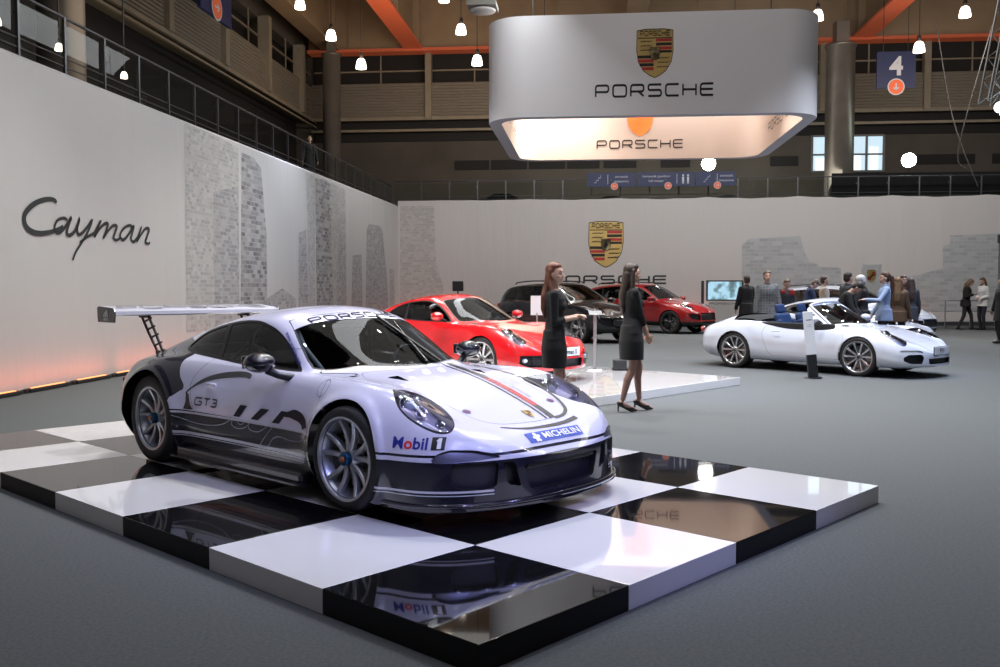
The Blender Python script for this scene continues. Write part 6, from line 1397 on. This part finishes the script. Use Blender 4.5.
v, f = font_text('pasaż', .16); letter_panel((v, f), ML(27.65, 10.95), wht, 'sign_lettering', root); v, f = font_text('passage', .16); letter_panel((v, f), ML(27.6, 10.6), wht, 'sign_lettering', root)
b = MB(); arrow(b, ML(27.0, 9.75), .34, 0, 0, 1); b.build('arrow_disc', [orm, wht], root); b = MB(); b.tube([(26.2, 11.05, 12), (26.2, 11.05, 16)], .015, n=6); b.build('hanger', [capm], root)
for Da, Db, txt, icon, ang, lb in ((.18, -1.82, ('antresola', 'mezzanine'), 1, PI, 'blue wayfinding sign with stairs icon, leftmost of the row'), (-1.88, -4.22, ('kierownik pawilonu', 'hall master'), 2, 0, 'blue wayfinding sign with restroom icon, middle of the row'), (-4.28, -5.9, ('antresola', 'mezzanine'), 3, 0, 'blue wayfinding sign by the white spotlight, rightmost of the row')):
    root = empty('wayfinding_sign'); hall(root); tag(root, lb, 'sign'); b = MB(); hbox(b, 39.4, 39.46, Da, Db, 5.72, 6.30); b.build('sign_panel', [bluem], root); mid = (Da + Db) / 2
    tx = mid - .42 if icon != 2 else mid + .38
    for q, s_ in enumerate(txt): v, f = font_text(s_, .10); letter_panel((v, f), fm(39.385, tx, 6.09 - q * .19), wht, 'sign_lettering', root)
    b = MB(); x0 = Da - .3 if icon != 2 else Db + .5
    if icon in (1, 3):
        for q in range(3): hbox(b, 39.38, 39.39, x0 - q * .09, x0 - q * .09 - .09, 5.88 + q * .10, 5.90 + q * .10); hbox(b, 39.38, 39.39, x0 - q * .09 - .08, x0 - q * .09 - .09, 5.88 + q * .10, 6.0 + q * .10)
        hbox(b, 39.38, 39.39, x0 - .55, x0 - .57, 5.82, 6.22)
    else:
        for q in (0, .2): hbox(b, 39.38, 39.39, x0 - q, x0 - q - .08, 5.92, 6.10); b.lathe([(0, 39.38), (.04, 39.385)], 0, 10, c=(0, x0 - q - .04, 6.16), axis='X'); hbox(b, 39.38, 39.39, x0 - q - .0, x0 - q - .03, 5.82, 5.92); hbox(b, 39.38, 39.39, x0 - q - .05, x0 - q - .08, 5.82, 5.92)
        hbox(b, 39.38, 39.39, x0 + .2, x0 + .22, 5.82, 6.22)
    b.build('pictogram', [wht], root)
    b = MB(); arrow(b, fm(39.38, {1: -.95, 2: -3.15, 3: -5.15}[icon], 5.74), .13, ang, 0, 1); b.build('arrow_disc', [orm, wht], root)
    b = MB(); b.box((39.5, mid, 6.0), (.3, .04, .06)); b.box((39.9, mid, 6.0), (.8, .03, .04)); b.build('bracket', [stl], root)
# --- lettering and crest on the banners
letters_dark = mat('banner_print_black', (.025, .027, .03), .7)
def stroke_wall(lines, w0):
    b = MB()
    for ln, w_ in lines:
        c = cr(ln, 8); n2 = len(c); ws_ = [w0 * (w_[0] + (w_[1] - w_[0]) * math.sin(PI * min(1, max(0, i / (n2 - 1))))) for i in range(n2)]; v, f = ribbon(c, ws_); b.add([(t, WD - .012, z) for t, z in v], f)
    return b
cay = [([(13.83, 2.82), (13.76, 2.86), (13.54, 2.845), (13.26, 2.76), (13.05, 2.63), (12.98, 2.52), (13.02, 2.41), (13.15, 2.34), (13.35, 2.32), (13.61, 2.35), (13.84, 2.41), (14.0, 2.47)], (.7, 1.25)),
       ([(14.12, 2.58), (14.01, 2.60), (13.84, 2.55), (13.76, 2.45), (13.78, 2.38), (13.88, 2.36), (14.01, 2.43), (14.14, 2.54), (14.22, 2.61), (14.12, 2.45), (14.10, 2.36), (14.18, 2.34), (14.32, 2.41), (14.42, 2.53), (14.46, 2.60), (14.40, 2.46), (14.43, 2.37), (14.53, 2.39), (14.70, 2.50), (14.85, 2.62), (14.72, 2.43), (14.50, 2.22), (14.34, 2.08), (14.25, 1.95)], (.6, .85)),
       ([(14.47, 2.24), (14.69, 2.34), (14.91, 2.42), (15.04, 2.54), (15.12, 2.62), (15.02, 2.50), (14.91, 2.35)], (.6, .75)), ([(14.93, 2.36), (15.09, 2.50), (15.25, 2.59), (15.37, 2.60), (15.30, 2.48), (15.20, 2.34)], (.6, .8)), ([(15.22, 2.36), (15.38, 2.49), (15.54, 2.58), (15.67, 2.58), (15.60, 2.46), (15.55, 2.37), (15.65, 2.34), (15.78, 2.38)], (.6, .8)),
       ([(16.27, 2.58), (16.15, 2.63), (15.96, 2.58), (15.82, 2.49), (15.78, 2.40), (15.90, 2.36), (16.08, 2.46), (16.22, 2.58), (16.28, 2.61), (16.20, 2.46), (16.17, 2.38), (16.26, 2.34), (16.40, 2.42), (16.50, 2.53), (16.56, 2.61), (16.46, 2.46), (16.38, 2.34)], (.6, .8)), ([(16.40, 2.36), (16.58, 2.51), (16.74, 2.61), (16.87, 2.60), (16.78, 2.46), (16.72, 2.36), (16.82, 2.33), (16.90, 2.36)], (.6, .8))]
o = hall(stroke_wall(cay, .075).build('banner_lettering', [letters_dark])); tag(o, 'large black handwritten script lettering on the left banner wall', 'lettering')
o = hall(crest_obj(1.50, fm(TC - .012, -.62, 3.35), 'banner_crest', None, .002)); tag(o, 'gold red and black crest on the back banner wall', 'emblem')
o = hall(letter_panel(wide_text('PORSCHE', .30, .24), fm(TC - .012, -.70, 1.72), letters_dark, 'banner_lettering', None, 1.12)); tag(o, 'wide black lettering under the crest on the back wall', 'lettering')
# --- LED bars along the banner feet
ledm = mat('led_orange', (1, .3, .1), .4, emit=(1., .30, .08), estr=2.5); ledh = mat('led_housing', (.02, .018, .018), .5)
src = None
for i in range(26):
    t = 7.0 + 1.23 * i
    if src is None:
        src = empty('led_bar', hp(t, WD - .22, 0), HA); b = MB(); b.box((0, 0, .035), (1.06, .12, .05), bev=.008); b.box((-.58, 0, .03), (.06, .08, .05)); b.build('housing', [ledh], src); b = MB(); b.box((0, 0, .064), (.84, .04, .008)); b.build('light_strip', [ledm], src); o = src
    else: o = copy_tree(src); o.location = hp(t, WD - .22, 0)
    tag(o, 'thin black floor bar glowing orange at the foot of the left banner', 'light', 'orange light bars along the left banner wall')
def area(name, loc, size, e, tgt, color=(1, 1, 1), size_y=None, spread=None):
    l = bpy.data.lights.new(name, 'AREA'); l.energy = e; l.color = color; l.size = size
    if size_y: l.shape = 'RECTANGLE'; l.size_y = size_y
    if spread: l.spread = spread
    o = bpy.data.objects.new(name, l); COL.objects.link(o); o.location = loc; o.rotation_euler = (Vector(tgt) - Vector(loc)).to_track_quat('-Z', 'Y').to_euler(); return o
def strip(name, loc, along, size, size_y, e, tgt, color):
    o = area(name, loc, size, e, tgt, color, size_y); zq = (Vector(loc) - Vector(tgt)).normalized(); xq = Vector(along).normalized(); xq = (xq - zq * xq.dot(zq)).normalized(); yq = zq.cross(xq); o.rotation_euler = Matrix((xq, yq, zq)).transposed().to_euler(); return o
def spot(name, loc, tgt, e, color=(1, 1, 1), ang=40, blend=.5, r=.12):
    l = bpy.data.lights.new(name, 'SPOT'); l.energy = e; l.color = color; l.spot_size = math.radians(ang); l.spot_blend = blend; l.shadow_soft_size = r
    o = bpy.data.objects.new(name, l); COL.objects.link(o); o.location = loc; o.rotation_euler = (Vector(tgt) - Vector(loc)).to_track_quat('-Z', 'Y').to_euler(); return o
for i in range(7):
    t = 8.5 + 4.6 * i; p = hp(t, WD - .22, .09); o = area('led_glow', p, 4.2, 6.5, hp(t, WD + .25, 1.0), (1, .16, .06), .06); 
    q = (hp(t, WD + .25, 1.0) - p).normalized(); o.rotation_euler = Matrix((hp(1, 0) .normalized(), q.cross(hp(1, 0).normalized()) * -1, -q)).transposed().to_euler()
for D in (6.5, 1, -5, -12): area('led_glow_back', hp(TC - .4, D, .2), 3., 7, hp(TC, D, 1.2), (1, .30, .22), .1)
# --- platforms
YAW = .8209035; PX, PY, PH = -.0828174, 3.544638, .120948
gw = mat('gloss_white_laminate', (.80, .80, .82), .12, coat=1., coat_rough=.02); gk = mat('gloss_black_laminate', (.005, .005, .006), .04, coat=.25, coat_rough=.01, spec=.35)
root = empty('display_platform', (PX, PY, 0), YAW); tag(root, 'low chequered platform of glossy black and white tiles under the racing car', 'platform')
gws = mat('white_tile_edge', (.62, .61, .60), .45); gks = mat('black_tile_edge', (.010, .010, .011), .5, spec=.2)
for u in range(4):
    for v in range(7):
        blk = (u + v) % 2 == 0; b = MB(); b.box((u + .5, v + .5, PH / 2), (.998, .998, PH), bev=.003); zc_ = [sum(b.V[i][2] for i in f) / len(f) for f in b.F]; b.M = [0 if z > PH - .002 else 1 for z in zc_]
        b.build('black_tile' if blk else 'white_tile', [gk, gks] if blk else [gw, gws], root)
b = MB(); b.box((2, 3.5, PH * .45), (3.98, 6.98, PH * .88)); b.build('platform_core', [gk], root)
root = empty('display_platform', (3.73, 14.50, 0), YAW); tag(root, 'low glossy white platform under the red coupe beside the standing woman', 'platform'); b = MB(); b.box((-3.0, 2.9, .06), (6.0, 5.8, .12), bev=.004); b.build('platform_top', [gw], root)
# --- cars
Hd = Vector((math.sin(YAW), -math.cos(YAW), 0))
hero = build_hero(); hero.location = (-1.25028, 7.24908, PH + .003); hero.rotation_euler = (0, 0, math.atan2(Hd.y, Hd.x)); tag(hero, 'white and black racing coupe with tall rear wing on the chequered platform', 'car')
redp = mat('red_paint', (.47, .006, .010), .22, coat=1.); whp = mat('white_paint', (.60, .64, .74), .22, coat=1.); blp = mat('black_paint', (.008, .008, .010), .15, coat=1.); rdp = mat('dark_red_paint', (.36, .012, .018), .22, coat=1.)
place(build_road(CAYM_P, redp, 'bright red two-door coupe on the white platform behind the racing car', plate_text='Cayman S', rim='silver'), -.66, 15.05, -.70, .123)
place(build_road(SPORT_P, whp, 'white open-top convertible with navy seats behind the leaning bollard', cabrio=True, seats='navy', plate_text='911', rim='silver'), 5.90, 17.35, -.84)
place(build_road(SPORT_P, whp, 'white closed coupe half hidden behind the white convertible', plate_text='911'), 8.0, 22.4, -.80)
o = place(build_road(SUV_P, whp, 'white tall car farthest right, its roof showing above the crowd', style='five'), 10.25, 27.6, -.79); o.scale = (1, 1, .94)
place(build_road(SUV_P, blp, 'black four-door off-roader behind the red coupe', style='five'), 1.97, 27.5, -.89)
place(build_road(SUV_P, rdp, 'dark red four-door off-roader near the back banner', style='five', rim='dark'), 5.12, 32.6, -.723)
# --- people
tights = mat('hosiery', (.27, .155, .12), .45); BLK = (.0045, .0045, .0055); sk1 = (.58, .36, .27)
place(person('woman with long auburn hair in a black dress, hands held at her waist', 1.78, True, 'dress', BLK, hair='long', hairc=(.12, .035, .014), skin=sk1, hands=((.125, .012, .668), (.118, -.014, .660)), voxel=.008, hem=.62, sleeve=.74, heels=True, legs=((.04, .07), (-.02, -.07)), heady=-.45, legmat=tights, elbows=((-.5, .3, -1), (-.5, -.3, -1))), .60, 10.25, -.05)
place(person('woman with long dark hair in a black dress and high heels by the white platform', 1.80, True, 'dress', BLK, hair='long', hairc=(.030, .017, .011), skin=sk1, hands=((.105, .02, .520), (.105, -.025, .512)), voxel=.008, hem=.62, sleeve=.74, heels=True, legs=((.11, .06), (-.12, -.06)), heady=.15, legmat=tights, elbows=((-1, .2, -.2), (-1, -.2, -.2))), 1.60, 11.35, .12)
X = lambda px, Y: (px - 500) / 936.28 * Y
plaid = mat('plaid_cloth', (.07, .075, .085), .85); n, l, bb = nodes(plaid); tc = n.new('ShaderNodeTexCoord'); ck = n.new('ShaderNodeTexBrick'); ck.offset = 0; ck.inputs['Scale'].default_value = 1; ck.inputs['Brick Width'].default_value = .06; ck.inputs['Row Height'].default_value = .06; ck.inputs['Mortar Size'].default_value = .008
ck.inputs['Color1'].default_value = (.06, .065, .075, 1); ck.inputs['Color2'].default_value = (.13, .135, .145, 1); ck.inputs['Mortar'].default_value = (.15, .15, .155, 1); sp = n.new('ShaderNodeSeparateXYZ'); cb = n.new('ShaderNodeCombineXYZ'); l.new(tc.outputs['Object'], sp.inputs[0]); l.new(sp.outputs[1], cb.inputs[0]); l.new(sp.outputs[2], cb.inputs[1]); l.new(cb.outputs[0], ck.inputs[0]); l.new(ck.outputs[0], bb.inputs['Base Color'])
FC = -PI / 2   # facing the camera
def at(px, Y): return X(px, Y), Y
def pp(px, Y, rz, *a, **k): return place(person(*a, **k), X(px, Y), Y, rz)
pp(746, 25.9, 1.9, 'man in a long black coat seen from behind, leftmost of the crowd', 1.86, False, 'coat', (.008, .008, .009), hair='short', hairc=(.03, .02, .015), coatlen=.55)
pp(767, 20.9, FC - .1, 'tall man in a grey plaid hooded jacket facing the camera', 1.90, False, 'jacket', (.07, .075, .085), hair='short', hairc=(.07, .04, .025), hoodie=True, topmat=plaid)
def redsh(root, T, Hd_, P, R, Rh, k, arm):
    b = MB(); b.box(tuple(T(.10, .10, 1.38)), (.10, .16, .14), bev=.03); b.box(tuple(T(.06, -.13, 1.40)), (.12, .10, .10), bev=.03); b.build('shoulder_panel', [mat('red_cloth', (.35, .02, .02), .8)], root)
pp(786, 25.3, FC + .2, 'man in a black and red jacket looking down behind the convertible', 1.76, False, 'jacket', (.03, .03, .032), hair='short', hairc=(.08, .05, .03), headp=.35, extra=redsh)
pp(806, 24.7, -.2, 'man in a navy jacket bending his head over the white coupe', 1.80, False, 'jacket', (.012, .022, .06), hair='short', hairc=(.10, .07, .05), headp=.7, lean=.22, hands=((.22, .1, .55), (.22, -.1, .55)))
pp(824, 25.3, -.1, 'young man in a pale jumper looking right above the crowd', 1.84, False, 'shirt', (.42, .36, .30), hair='short', hairc=(.05, .03, .02))
pp(836, 19.0, -.5, 'person in a black coat leaning far forward over the convertible', 1.78, False, 'jacket', (.008, .008, .009), hair='short', hairc=(.02, .015, .012), lean=.55, headp=.5, hands=((.28, .1, .50), (.28, -.1, .50)))
pp(848, 20.6, .3, 'dark-haired man in a black leather jacket beside the grey-haired woman', 1.86, False, 'jacket', (.02, .025, .028), hair='short', hairc=(.025, .016, .012))
pp(862, 19.7, PI - .5, 'grey-haired woman with glasses in a black coat behind the convertible', 1.78, True, 'coat', (.012, .012, .013), hair='puffy', hairc=(.45, .44, .42), headp=.35, hands=((.18, .05, .68), (.16, -.02, .66)), coatlen=.6)
pp(884, 19.3, PI - .12, 'woman with a long ponytail in a light blue cardigan reaching out her arm', 1.84, True, 'shirt', (.28, .36, .52), hair='pony', hairc=(.07, .03, .018), hands=((.22, .08, .69), (.10, -.10, .52)), skin=sk1)
pp(897, 20.0, 1.2, 'person in a brown jacket with a black bag behind the ponytailed woman', 1.74, True, 'jacket', (.11, .06, .03), hair='long', hairc=(.16, .09, .04))
pp(903, 24.2, FC, 'woman facing the camera between the brown jacket and the grey coat', 1.84, True, 'jacket', (.10, .03, .02), hair='long', hairc=(.06, .025, .015))
pp(910, 23.4, 1.5, 'woman in a grey coat seen from behind at the right end of the crowd', 1.76, True, 'coat', (.055, .058, .062), hair='long', hairc=(.06, .035, .025), coatlen=.55)
def bag(root, T, Hd_, P, R, Rh, k, arm):
    b = MB(); b.box(tuple(P(0, .27, .86)), (.30 * k, .12 * k, .24 * k), bev=.03); o = b.build('handbag', [mat('tan_leather', (.20, .11, .06), .45)], root)
    b = MB(); b.tube([P(.1, .27, .97), P(.06, .23, 1.2), P(0, .17, 1.45), P(-.06, .23, 1.2), P(-.1, .27, .97)], .010, n=6); b.build('bag_strap', [mat('tan_leather')], o)
pp(965.5, 34.2, -.5, 'woman in black with a tan shoulder bag walking by the back wall', 1.88, True, 'jacket', BLK, hair='long', hairc=(.14, .085, .05), headp=.5, lean=.12, hands=((.12, .05, .68), (.12, -.05, .68)), legs=((.22, .08), (-.2, -.08)), extra=bag)
pp(982.5, 33.9, PI + .4, 'woman in a white coat and black trousers by the back wall', 1.90, True, 'coat', (.62, .62, .62), hair='long', hairc=(.11, .06, .035), coatlen=.80, headp=.3, hands=((.11, .05, .60), (.11, -.05, .62)))
pp(1001, 25.5, PI, 'person in a dark coat cut off by the right picture edge', 1.80, False, 'coat', (.02, .02, .024), hair='short', coatlen=.6)
o = place(person('dark figure standing on the left balcony beside the corner column', 1.78, False, 'coat', (.012, .012, .013), hair='short', coatlen=.55), *hp(31.5, 9.6)[:2], -1.2); o.location.z = 4.95
# --- stage spotlights on the back balcony
for D, z, c, lb in ((-5.22, 7.08, (1., .97, .90), 'bright white spotlight left of the thick column'), (-13.85, 7.12, (.80, 1., .93), 'bright greenish spotlight at the far right railing')):
    root = empty('stage_spotlight', hp(42.9, D, z), 0); tag(root, lb, 'spotlight'); dv = (co.location - root.location).normalized()
    root.rotation_euler = dv.to_track_quat('X', 'Z').to_euler()
    b = MB(); b.lathe([(0, -.5), (.22, -.5), (.30, -.2), (.34, .02), (.30, .0)], 0, 28, axis='X'); b.build('lamp_housing', [capm], root)
    b = MB(); b.lathe([(.0, .01), (.30, .0)], 0, 28, axis='X'); b.build('lens', [mat('spot_glow_%d' % int(-D), c, .5, emit=c, estr=60.)], root)
    b = MB(); b.tube([(-.2, 0, -.3), (-.2, 0, -1.9)], .03, n=8); b.build('stand', [capm], root)
# right truss with stage lights
root = empty('lighting_truss'); tag(root, 'silver lighting truss slanting down at the upper right edge', 'truss'); b = MB(); a0 = Vector((X(984, 22), 22, 5.8)); a1 = Vector((X(1012, 22), 22, 9.6)); ux = Vector((.14, 0, -.02)); uy = Vector((0, .22, 0))
for s1 in (-1, 1):
    for s2 in (-1, 1): b.tube([a0 + ux * s1 + uy * s2, a1 + ux * s1 + uy * s2], .022, n=6)
for i in range(14):
    p = a0.lerp(a1, i / 14); q = a0.lerp(a1, (i + 1) / 14); s1 = 1 if i % 2 else -1
    b.tube([p + ux * s1 - uy, q - ux * s1 - uy], .012, n=5); b.tube([p + ux * s1 + uy, q - ux * s1 + uy], .012, n=5); b.tube([p + ux - uy * s1, q + ux + uy * s1], .012, n=5)
b.build('truss_frame', [mat('truss_aluminium', (.6, .62, .64), .3, .8)], root)
for (px, y, lb, c) in ((994, 89, 'upper stage light on the right truss', (.85, .95, 1.)), (988, 115, 'lower left stage light on the right truss', (.95, 1., .95)), (998, 113, 'blue-tinted stage light at the right picture edge', (.5, .8, 1.))):
    z = 1.49 + (288.7 - y) * 22 / 936; root = empty('hanging_stage_light', (X(px, 21.6 + .7 * (px == 998)), 21.3 + .9 * (px == 998), z)); tag(root, lb, 'light'); root.rotation_euler = (co.location + Vector((3, 0, 0)) - root.location).to_track_quat('X', 'Z').to_euler()
    b = MB(); b.lathe([(0, -.32), (.10, -.32), (.13, -.1), (.14, .02), (.12, .0)], 0, 20, axis='X'); b.build('lamp_housing', [capm], root); b = MB(); b.lathe([(0, .01), (.12, 0)], 0, 20, axis='X'); b.build('lens', [mat('stage_glow_%d' % px, c, .5, emit=c, estr=9.)], root)
# --- small stand furniture
root = empty('info_bollard', (5.22, 15.55, 0)); tag(root, 'leaning white and black info bollard in front of the convertible', 'bollard'); root.rotation_euler = (0, -.10, 0)
b = MB(); b.box((0, 0, .76), (.155, .06, .72), bev=.004); b.build('white_panel', [mat('stand_white', (.72, .75, .80), .4)], root); b = MB(); b.box((0, 0, .20), (.157, .065, .40), bev=.004); b.box((0, 0, .01), (.24, .2, .02)); b.build('black_base', [mat('stand_black', (.012, .012, .014), .4)], root)
b = MB(); b.box((0, -.031, .98), (.09, .002, .018)); b.box((0, -.031, .90), (.09, .002, .004)); b.box((0, -.031, .87), (.09, .002, .004)); b.build('panel_print', [mat('grey_lettering', (.05, .05, .06), .4)], root)
sil = mat('brushed_steel', (.42, .43, .44), .35, .8)
root = empty('price_stand', (1.60, 15.75, .12)); tag(root, 'slim steel price stand in front of the red coupe', 'stand'); b = MB(); b.tube([(0, 0, 0), (0, 0, .95)], .028, n=12); b.lathe([(0, .02), (.15, .02), (.16, 0)], 0, 24); b.build('pole', [sil], root)
b = MB(); b.box((0, -.03, .97), (.22, .15, .02), M=Matrix.Rotation(.35, 3, 'X'), bev=.004); b.build('info_plate', [sil], root)
o = MB(); o.box((0, 0, .10), (.22, .18, .16), bev=.02); o.box((0, 0, .02), (.26, .05, .04)); o = o.build('floor_light', [mat('stand_black')], None, (2.02, 15.75, .12)); tag(o, 'small black floor light on the white platform', 'light')
b = MB(); b.tube([(0, 0, 0), (-.12, -.05, .003), (-.28, .06, .003)], .006, n=6); o = b.build('cable', [mat('stand_black')], None, (1.90, 15.95, .125)); tag(o, 'short black cable behind the small floor light', 'cable')
root = empty('price_card', (X(537, 16.4), 16.4, .12)); tag(root, 'white upright price card behind the red coupe bonnet', 'card'); b = MB(); b.box((0, 0, 1.08), (.22, .01, .34)); b.build('card_panel', [mat('stand_white')], root); b = MB(); b.tube([(0, 0, 0), (0, 0, .95)], .015, n=8); b.lathe([(0, .02), (.12, .02), (.13, 0)], 0, 20); b.build('pole', [sil], root)
# screen
sx, sy = X(724.5, 36.6), 36.6; root = empty('display_screen', (sx, sy, 0)); tag(root, 'flat screen on a grey stand showing a blue and brown landscape', 'screen'); root.rotation_euler = (0, 0, -.1)
b = MB(); b.box((0, 0, 1.42), (1.42, .08, .80), bev=.01); b.build('bezel', [mat('stand_black')], root)
scm = mat('screen_picture', (.2, .3, .35), .3); n, l, bb = nodes(scm); tc = n.new('ShaderNodeTexCoord'); t = n.new('ShaderNodeTexNoise'); t.inputs['Scale'].default_value = 2.6; t.inputs['Detail'].default_value = 2; r = n.new('ShaderNodeValToRGB'); r.color_ramp.elements[0].color = (.03, .02, .02, 1); r.color_ramp.elements[0].position = .38; r.color_ramp.elements[1].color = (.42, .68, .85, 1); r.color_ramp.elements[1].position = .55; e = r.color_ramp.elements.new(.47); e.color = (.08, .22, .26, 1)
l.new(tc.outputs['Object'], t.inputs[0]); l.new(t.outputs['Fac'], r.inputs[0]); l.new(r.outputs[0], bb.inputs['Emission Color']); bb.inputs['Emission Strength'].default_value = .85
b = MB(); b.box((0, -.045, 1.42), (1.30, .004, .70)); b.build('screen', [scm], root); b = MB(); b.box((0, 0, .50), (1.2, .06, 1.0)); b.build('stand_panel', [mat('stand_grey', (.40, .39, .38), .6)], root)
b = MB(); b.box((-.85, 0, .9), (.10, .1, 1.8)); b.build('side_post', [mat('dark_skirting')], root)
v, f = wide_text('PORSCHE', .06, .2); letter_panel((v, f), frame((0, -.035, .88), (1, 0, 0), (0, 0, 1)), letters_dark, 'sign_lettering', root, 1.3)
root = empty('crest_panel', (X(871, 30), 30, 0)); tag(root, 'pale upright panel with a small crest above the crowd', 'sign'); b = MB(); b.box((0, 0, 1.14), (.62, .04, 2.28), bev=.005); b.box((-.31, -.01, 1.14), (.03, .06, 2.3)); b.build('panel', [mat('panel_pale', (.46, .47, .48), .6)], root); crest_obj(.30, frame((-.02, -.025, 1.90), (1, 0, 0), (0, 0, 1)), 'crest', root, .001)
root = empty('barrier', (X(948, 35.3), 35.3, 0)); tag(root, 'thin steel barrier in front of the building print on the right', 'barrier'); root.rotation_euler = (0, 0, -.1)
for x in (-1.0, -.1, .8, 1.7): b = MB(); b.tube([(x, 0, 0), (x, 0, 1.05)], .025, n=8); b.build('post', [sil], root)
for z in (.25, .65, 1.05): b = MB(); b.tube([(-1.0, 0, z), (1.7, 0, z)], .02, n=6); b.build('rail', [sil], root)
root = empty('dark_partition', (X(1012, 33.2), 33.2, 0)); tag(root, 'tall dark framed doorway panel at the right edge behind the women', 'partition'); b = MB(); b.box((.3, 0, 1.7), (1.6, .12, 3.4)); b.build('panel', [mat('partition_blue_grey', (.10, .13, .16), .5)], root); b = MB(); b.box((.3, -.02, 3.25), (1.7, .16, .30)); b.build('header', [mat('stand_black')], root)
root = empty('wall_floodlight', hp(30, 3.6, 0)); root.location = (X(458, 24.0), 24.0, 0); tag(root, 'black floodlight on a stand peeking over the red coupe roof', 'light'); b = MB(); b.box((0, 0, 1.56), (.28, .2, .26), bev=.02); b.build('lamp_housing', [mat('stand_black')], root); b = MB(); b.tube([(0, 0, 0), (0, 0, 1.45)], .02, n=8); b.build('stand', [capm], root)
# cables near the right truss
for (pts, lb) in (([(X(985, 30), 30, 9.8), (X(955, 30), 30, 6.0), (X(962, 30), 30, 5.3)], 'thin black cable hanging left of the right truss'), ([(X(930, 32), 32, 10.5), (X(948, 32), 32, 7.3), (X(975, 32), 32, 4.95)], 'thin black cable crossing the far right facade')):
    b = MB(); b.tube(cr(pts, 6), .02, n=5); o = b.build('hanging_cable', [capm]); tag(o, lb, 'cable')
# --- lights
for i, (x, y, z) in enumerate([(-3, 3, 8.5), (-1, 4.5, 9), (1.5, 3.5, 9), (3.5, 5.5, 9), (-4, 7.5, 9), (5.2, 8, 9), (2.2, 9, 9.2), (-1.5, 11, 9.2), (4, 12, 9.2), (7, 13, 9.2), (1, 15, 9.2), (-4, 13, 9), (8.5, 17, 9.2), (4.5, 18, 9.4), (-3, 18, 9.2), (10, 21, 9.4), (-3.5, 22, 9.4), (6, 25, 9.4), (-4, 26, 9.4), (12, 27, 9.4), (2, 30, 9.4), (9, 32, 9.4), (16, 31, 9.4)]):
    e_ = 190 if y < 9 else 2100
    spot('stage_lamp', (x, y, z), (x * .75 + .4, y * .9 + 1.0, 0), e_, (.72, .76, 1.) if y < 9 else (1., .96, .90) if i % 3 else (.80, .86, 1.), 90, .8, .10)
# blue-white key on the racing car from the front
for p in ((5.5, 1.5, 7.0), (3.2, .2, 7.5), (7.0, 4.0, 7.0), (2.0, -.5, 6.0)): spot('car_key', p, (-.1, 6.3, .4), 560, (.38, .41, 1.), 30, .8, .12)
for p, tg in (((9, 20, 9.0), (10.5, 18.5, 0)), ((14, 26, 9.), (14.5, 25, 0))): spot('warm_pool', p, tg, 900, (1., .95, .78), 70, .9, .15)
for p, tg in (((8.5, 12.5, 8.), (6.3, 17.3, .3)), ((11, 14, 8.), (8.2, 22, .3)), ((2.5, 10, 8), (2.4, 14, .1)), ((13, 20, 8), (8.5, 24, 0)), ((16, 20, 8), (11.8, 26, .6))): spot('blue_key', p, tg, 1300, (.40, .56, 1.), 34, .8, .12)
area('hall_fill', hp(22, -2, 12.8), 14, 750, hp(20, -2, 0), (1., .97, .92), 22)
strip('banner_wash', hp(18, 1.5, 9.2), hp(1, 0), 26, 1.2, 640, hp(18, WD, 2.2), (.95, .98, 1.))
strip('back_wash', hp(30, -6, 9.4), hp(0, 1), 26, 1.2, 1350, hp(TC, -6, 2.2), (1., .98, .96))
for i in range(14): 
    l = bpy.data.lights.new('dot_highlight_light', 'POINT'); l.energy = 22; l.shadow_soft_size = .05; l.color = (1, .95, .88); o = bpy.data.objects.new('dot_highlight_light', l); COL.objects.link(o); o.location = (-2.5 + (i % 7) * 1.15 + .3 * (i // 7), -.5 + 3.4 * (i // 7) + .4 * (i % 3), 6.8 + .25 * (i % 2))  # added point lights without fixtures, for dot highlights on the hood
area('roof_glow', hp(38, 6, 9.8), 8, 240, hp(42, 8, 15), (1, .66, .40), 5); area('roof_glow_right', hp(38, -14, 9.8), 8, 170, hp(42, -14, 15), (1, .74, .54), 5)
area('gallery_glow', hp(26, 10.5, 6.2), 10, 80, hp(26, 14, 8.5), (1, .80, .60), 2)
area('gallery_end_glow', hp(43, -4, 6.0), 14, 170, hp(47, -4, 7.5), (.95, .92, .80), 1.5)
area('ring_glow', hp(27, -1.4, 7.9), 2.4, 16, hp(28.4, -1.4, 4.5), (1, .42, .22), 2.4)
for t, D in ((27, 1.0), (27, -3.9)): spot('ring_wash', hp(t, D, 8.0), hp(31, D * .7, 6.4), 36, (1, .80, .72), 100, .9, .1)
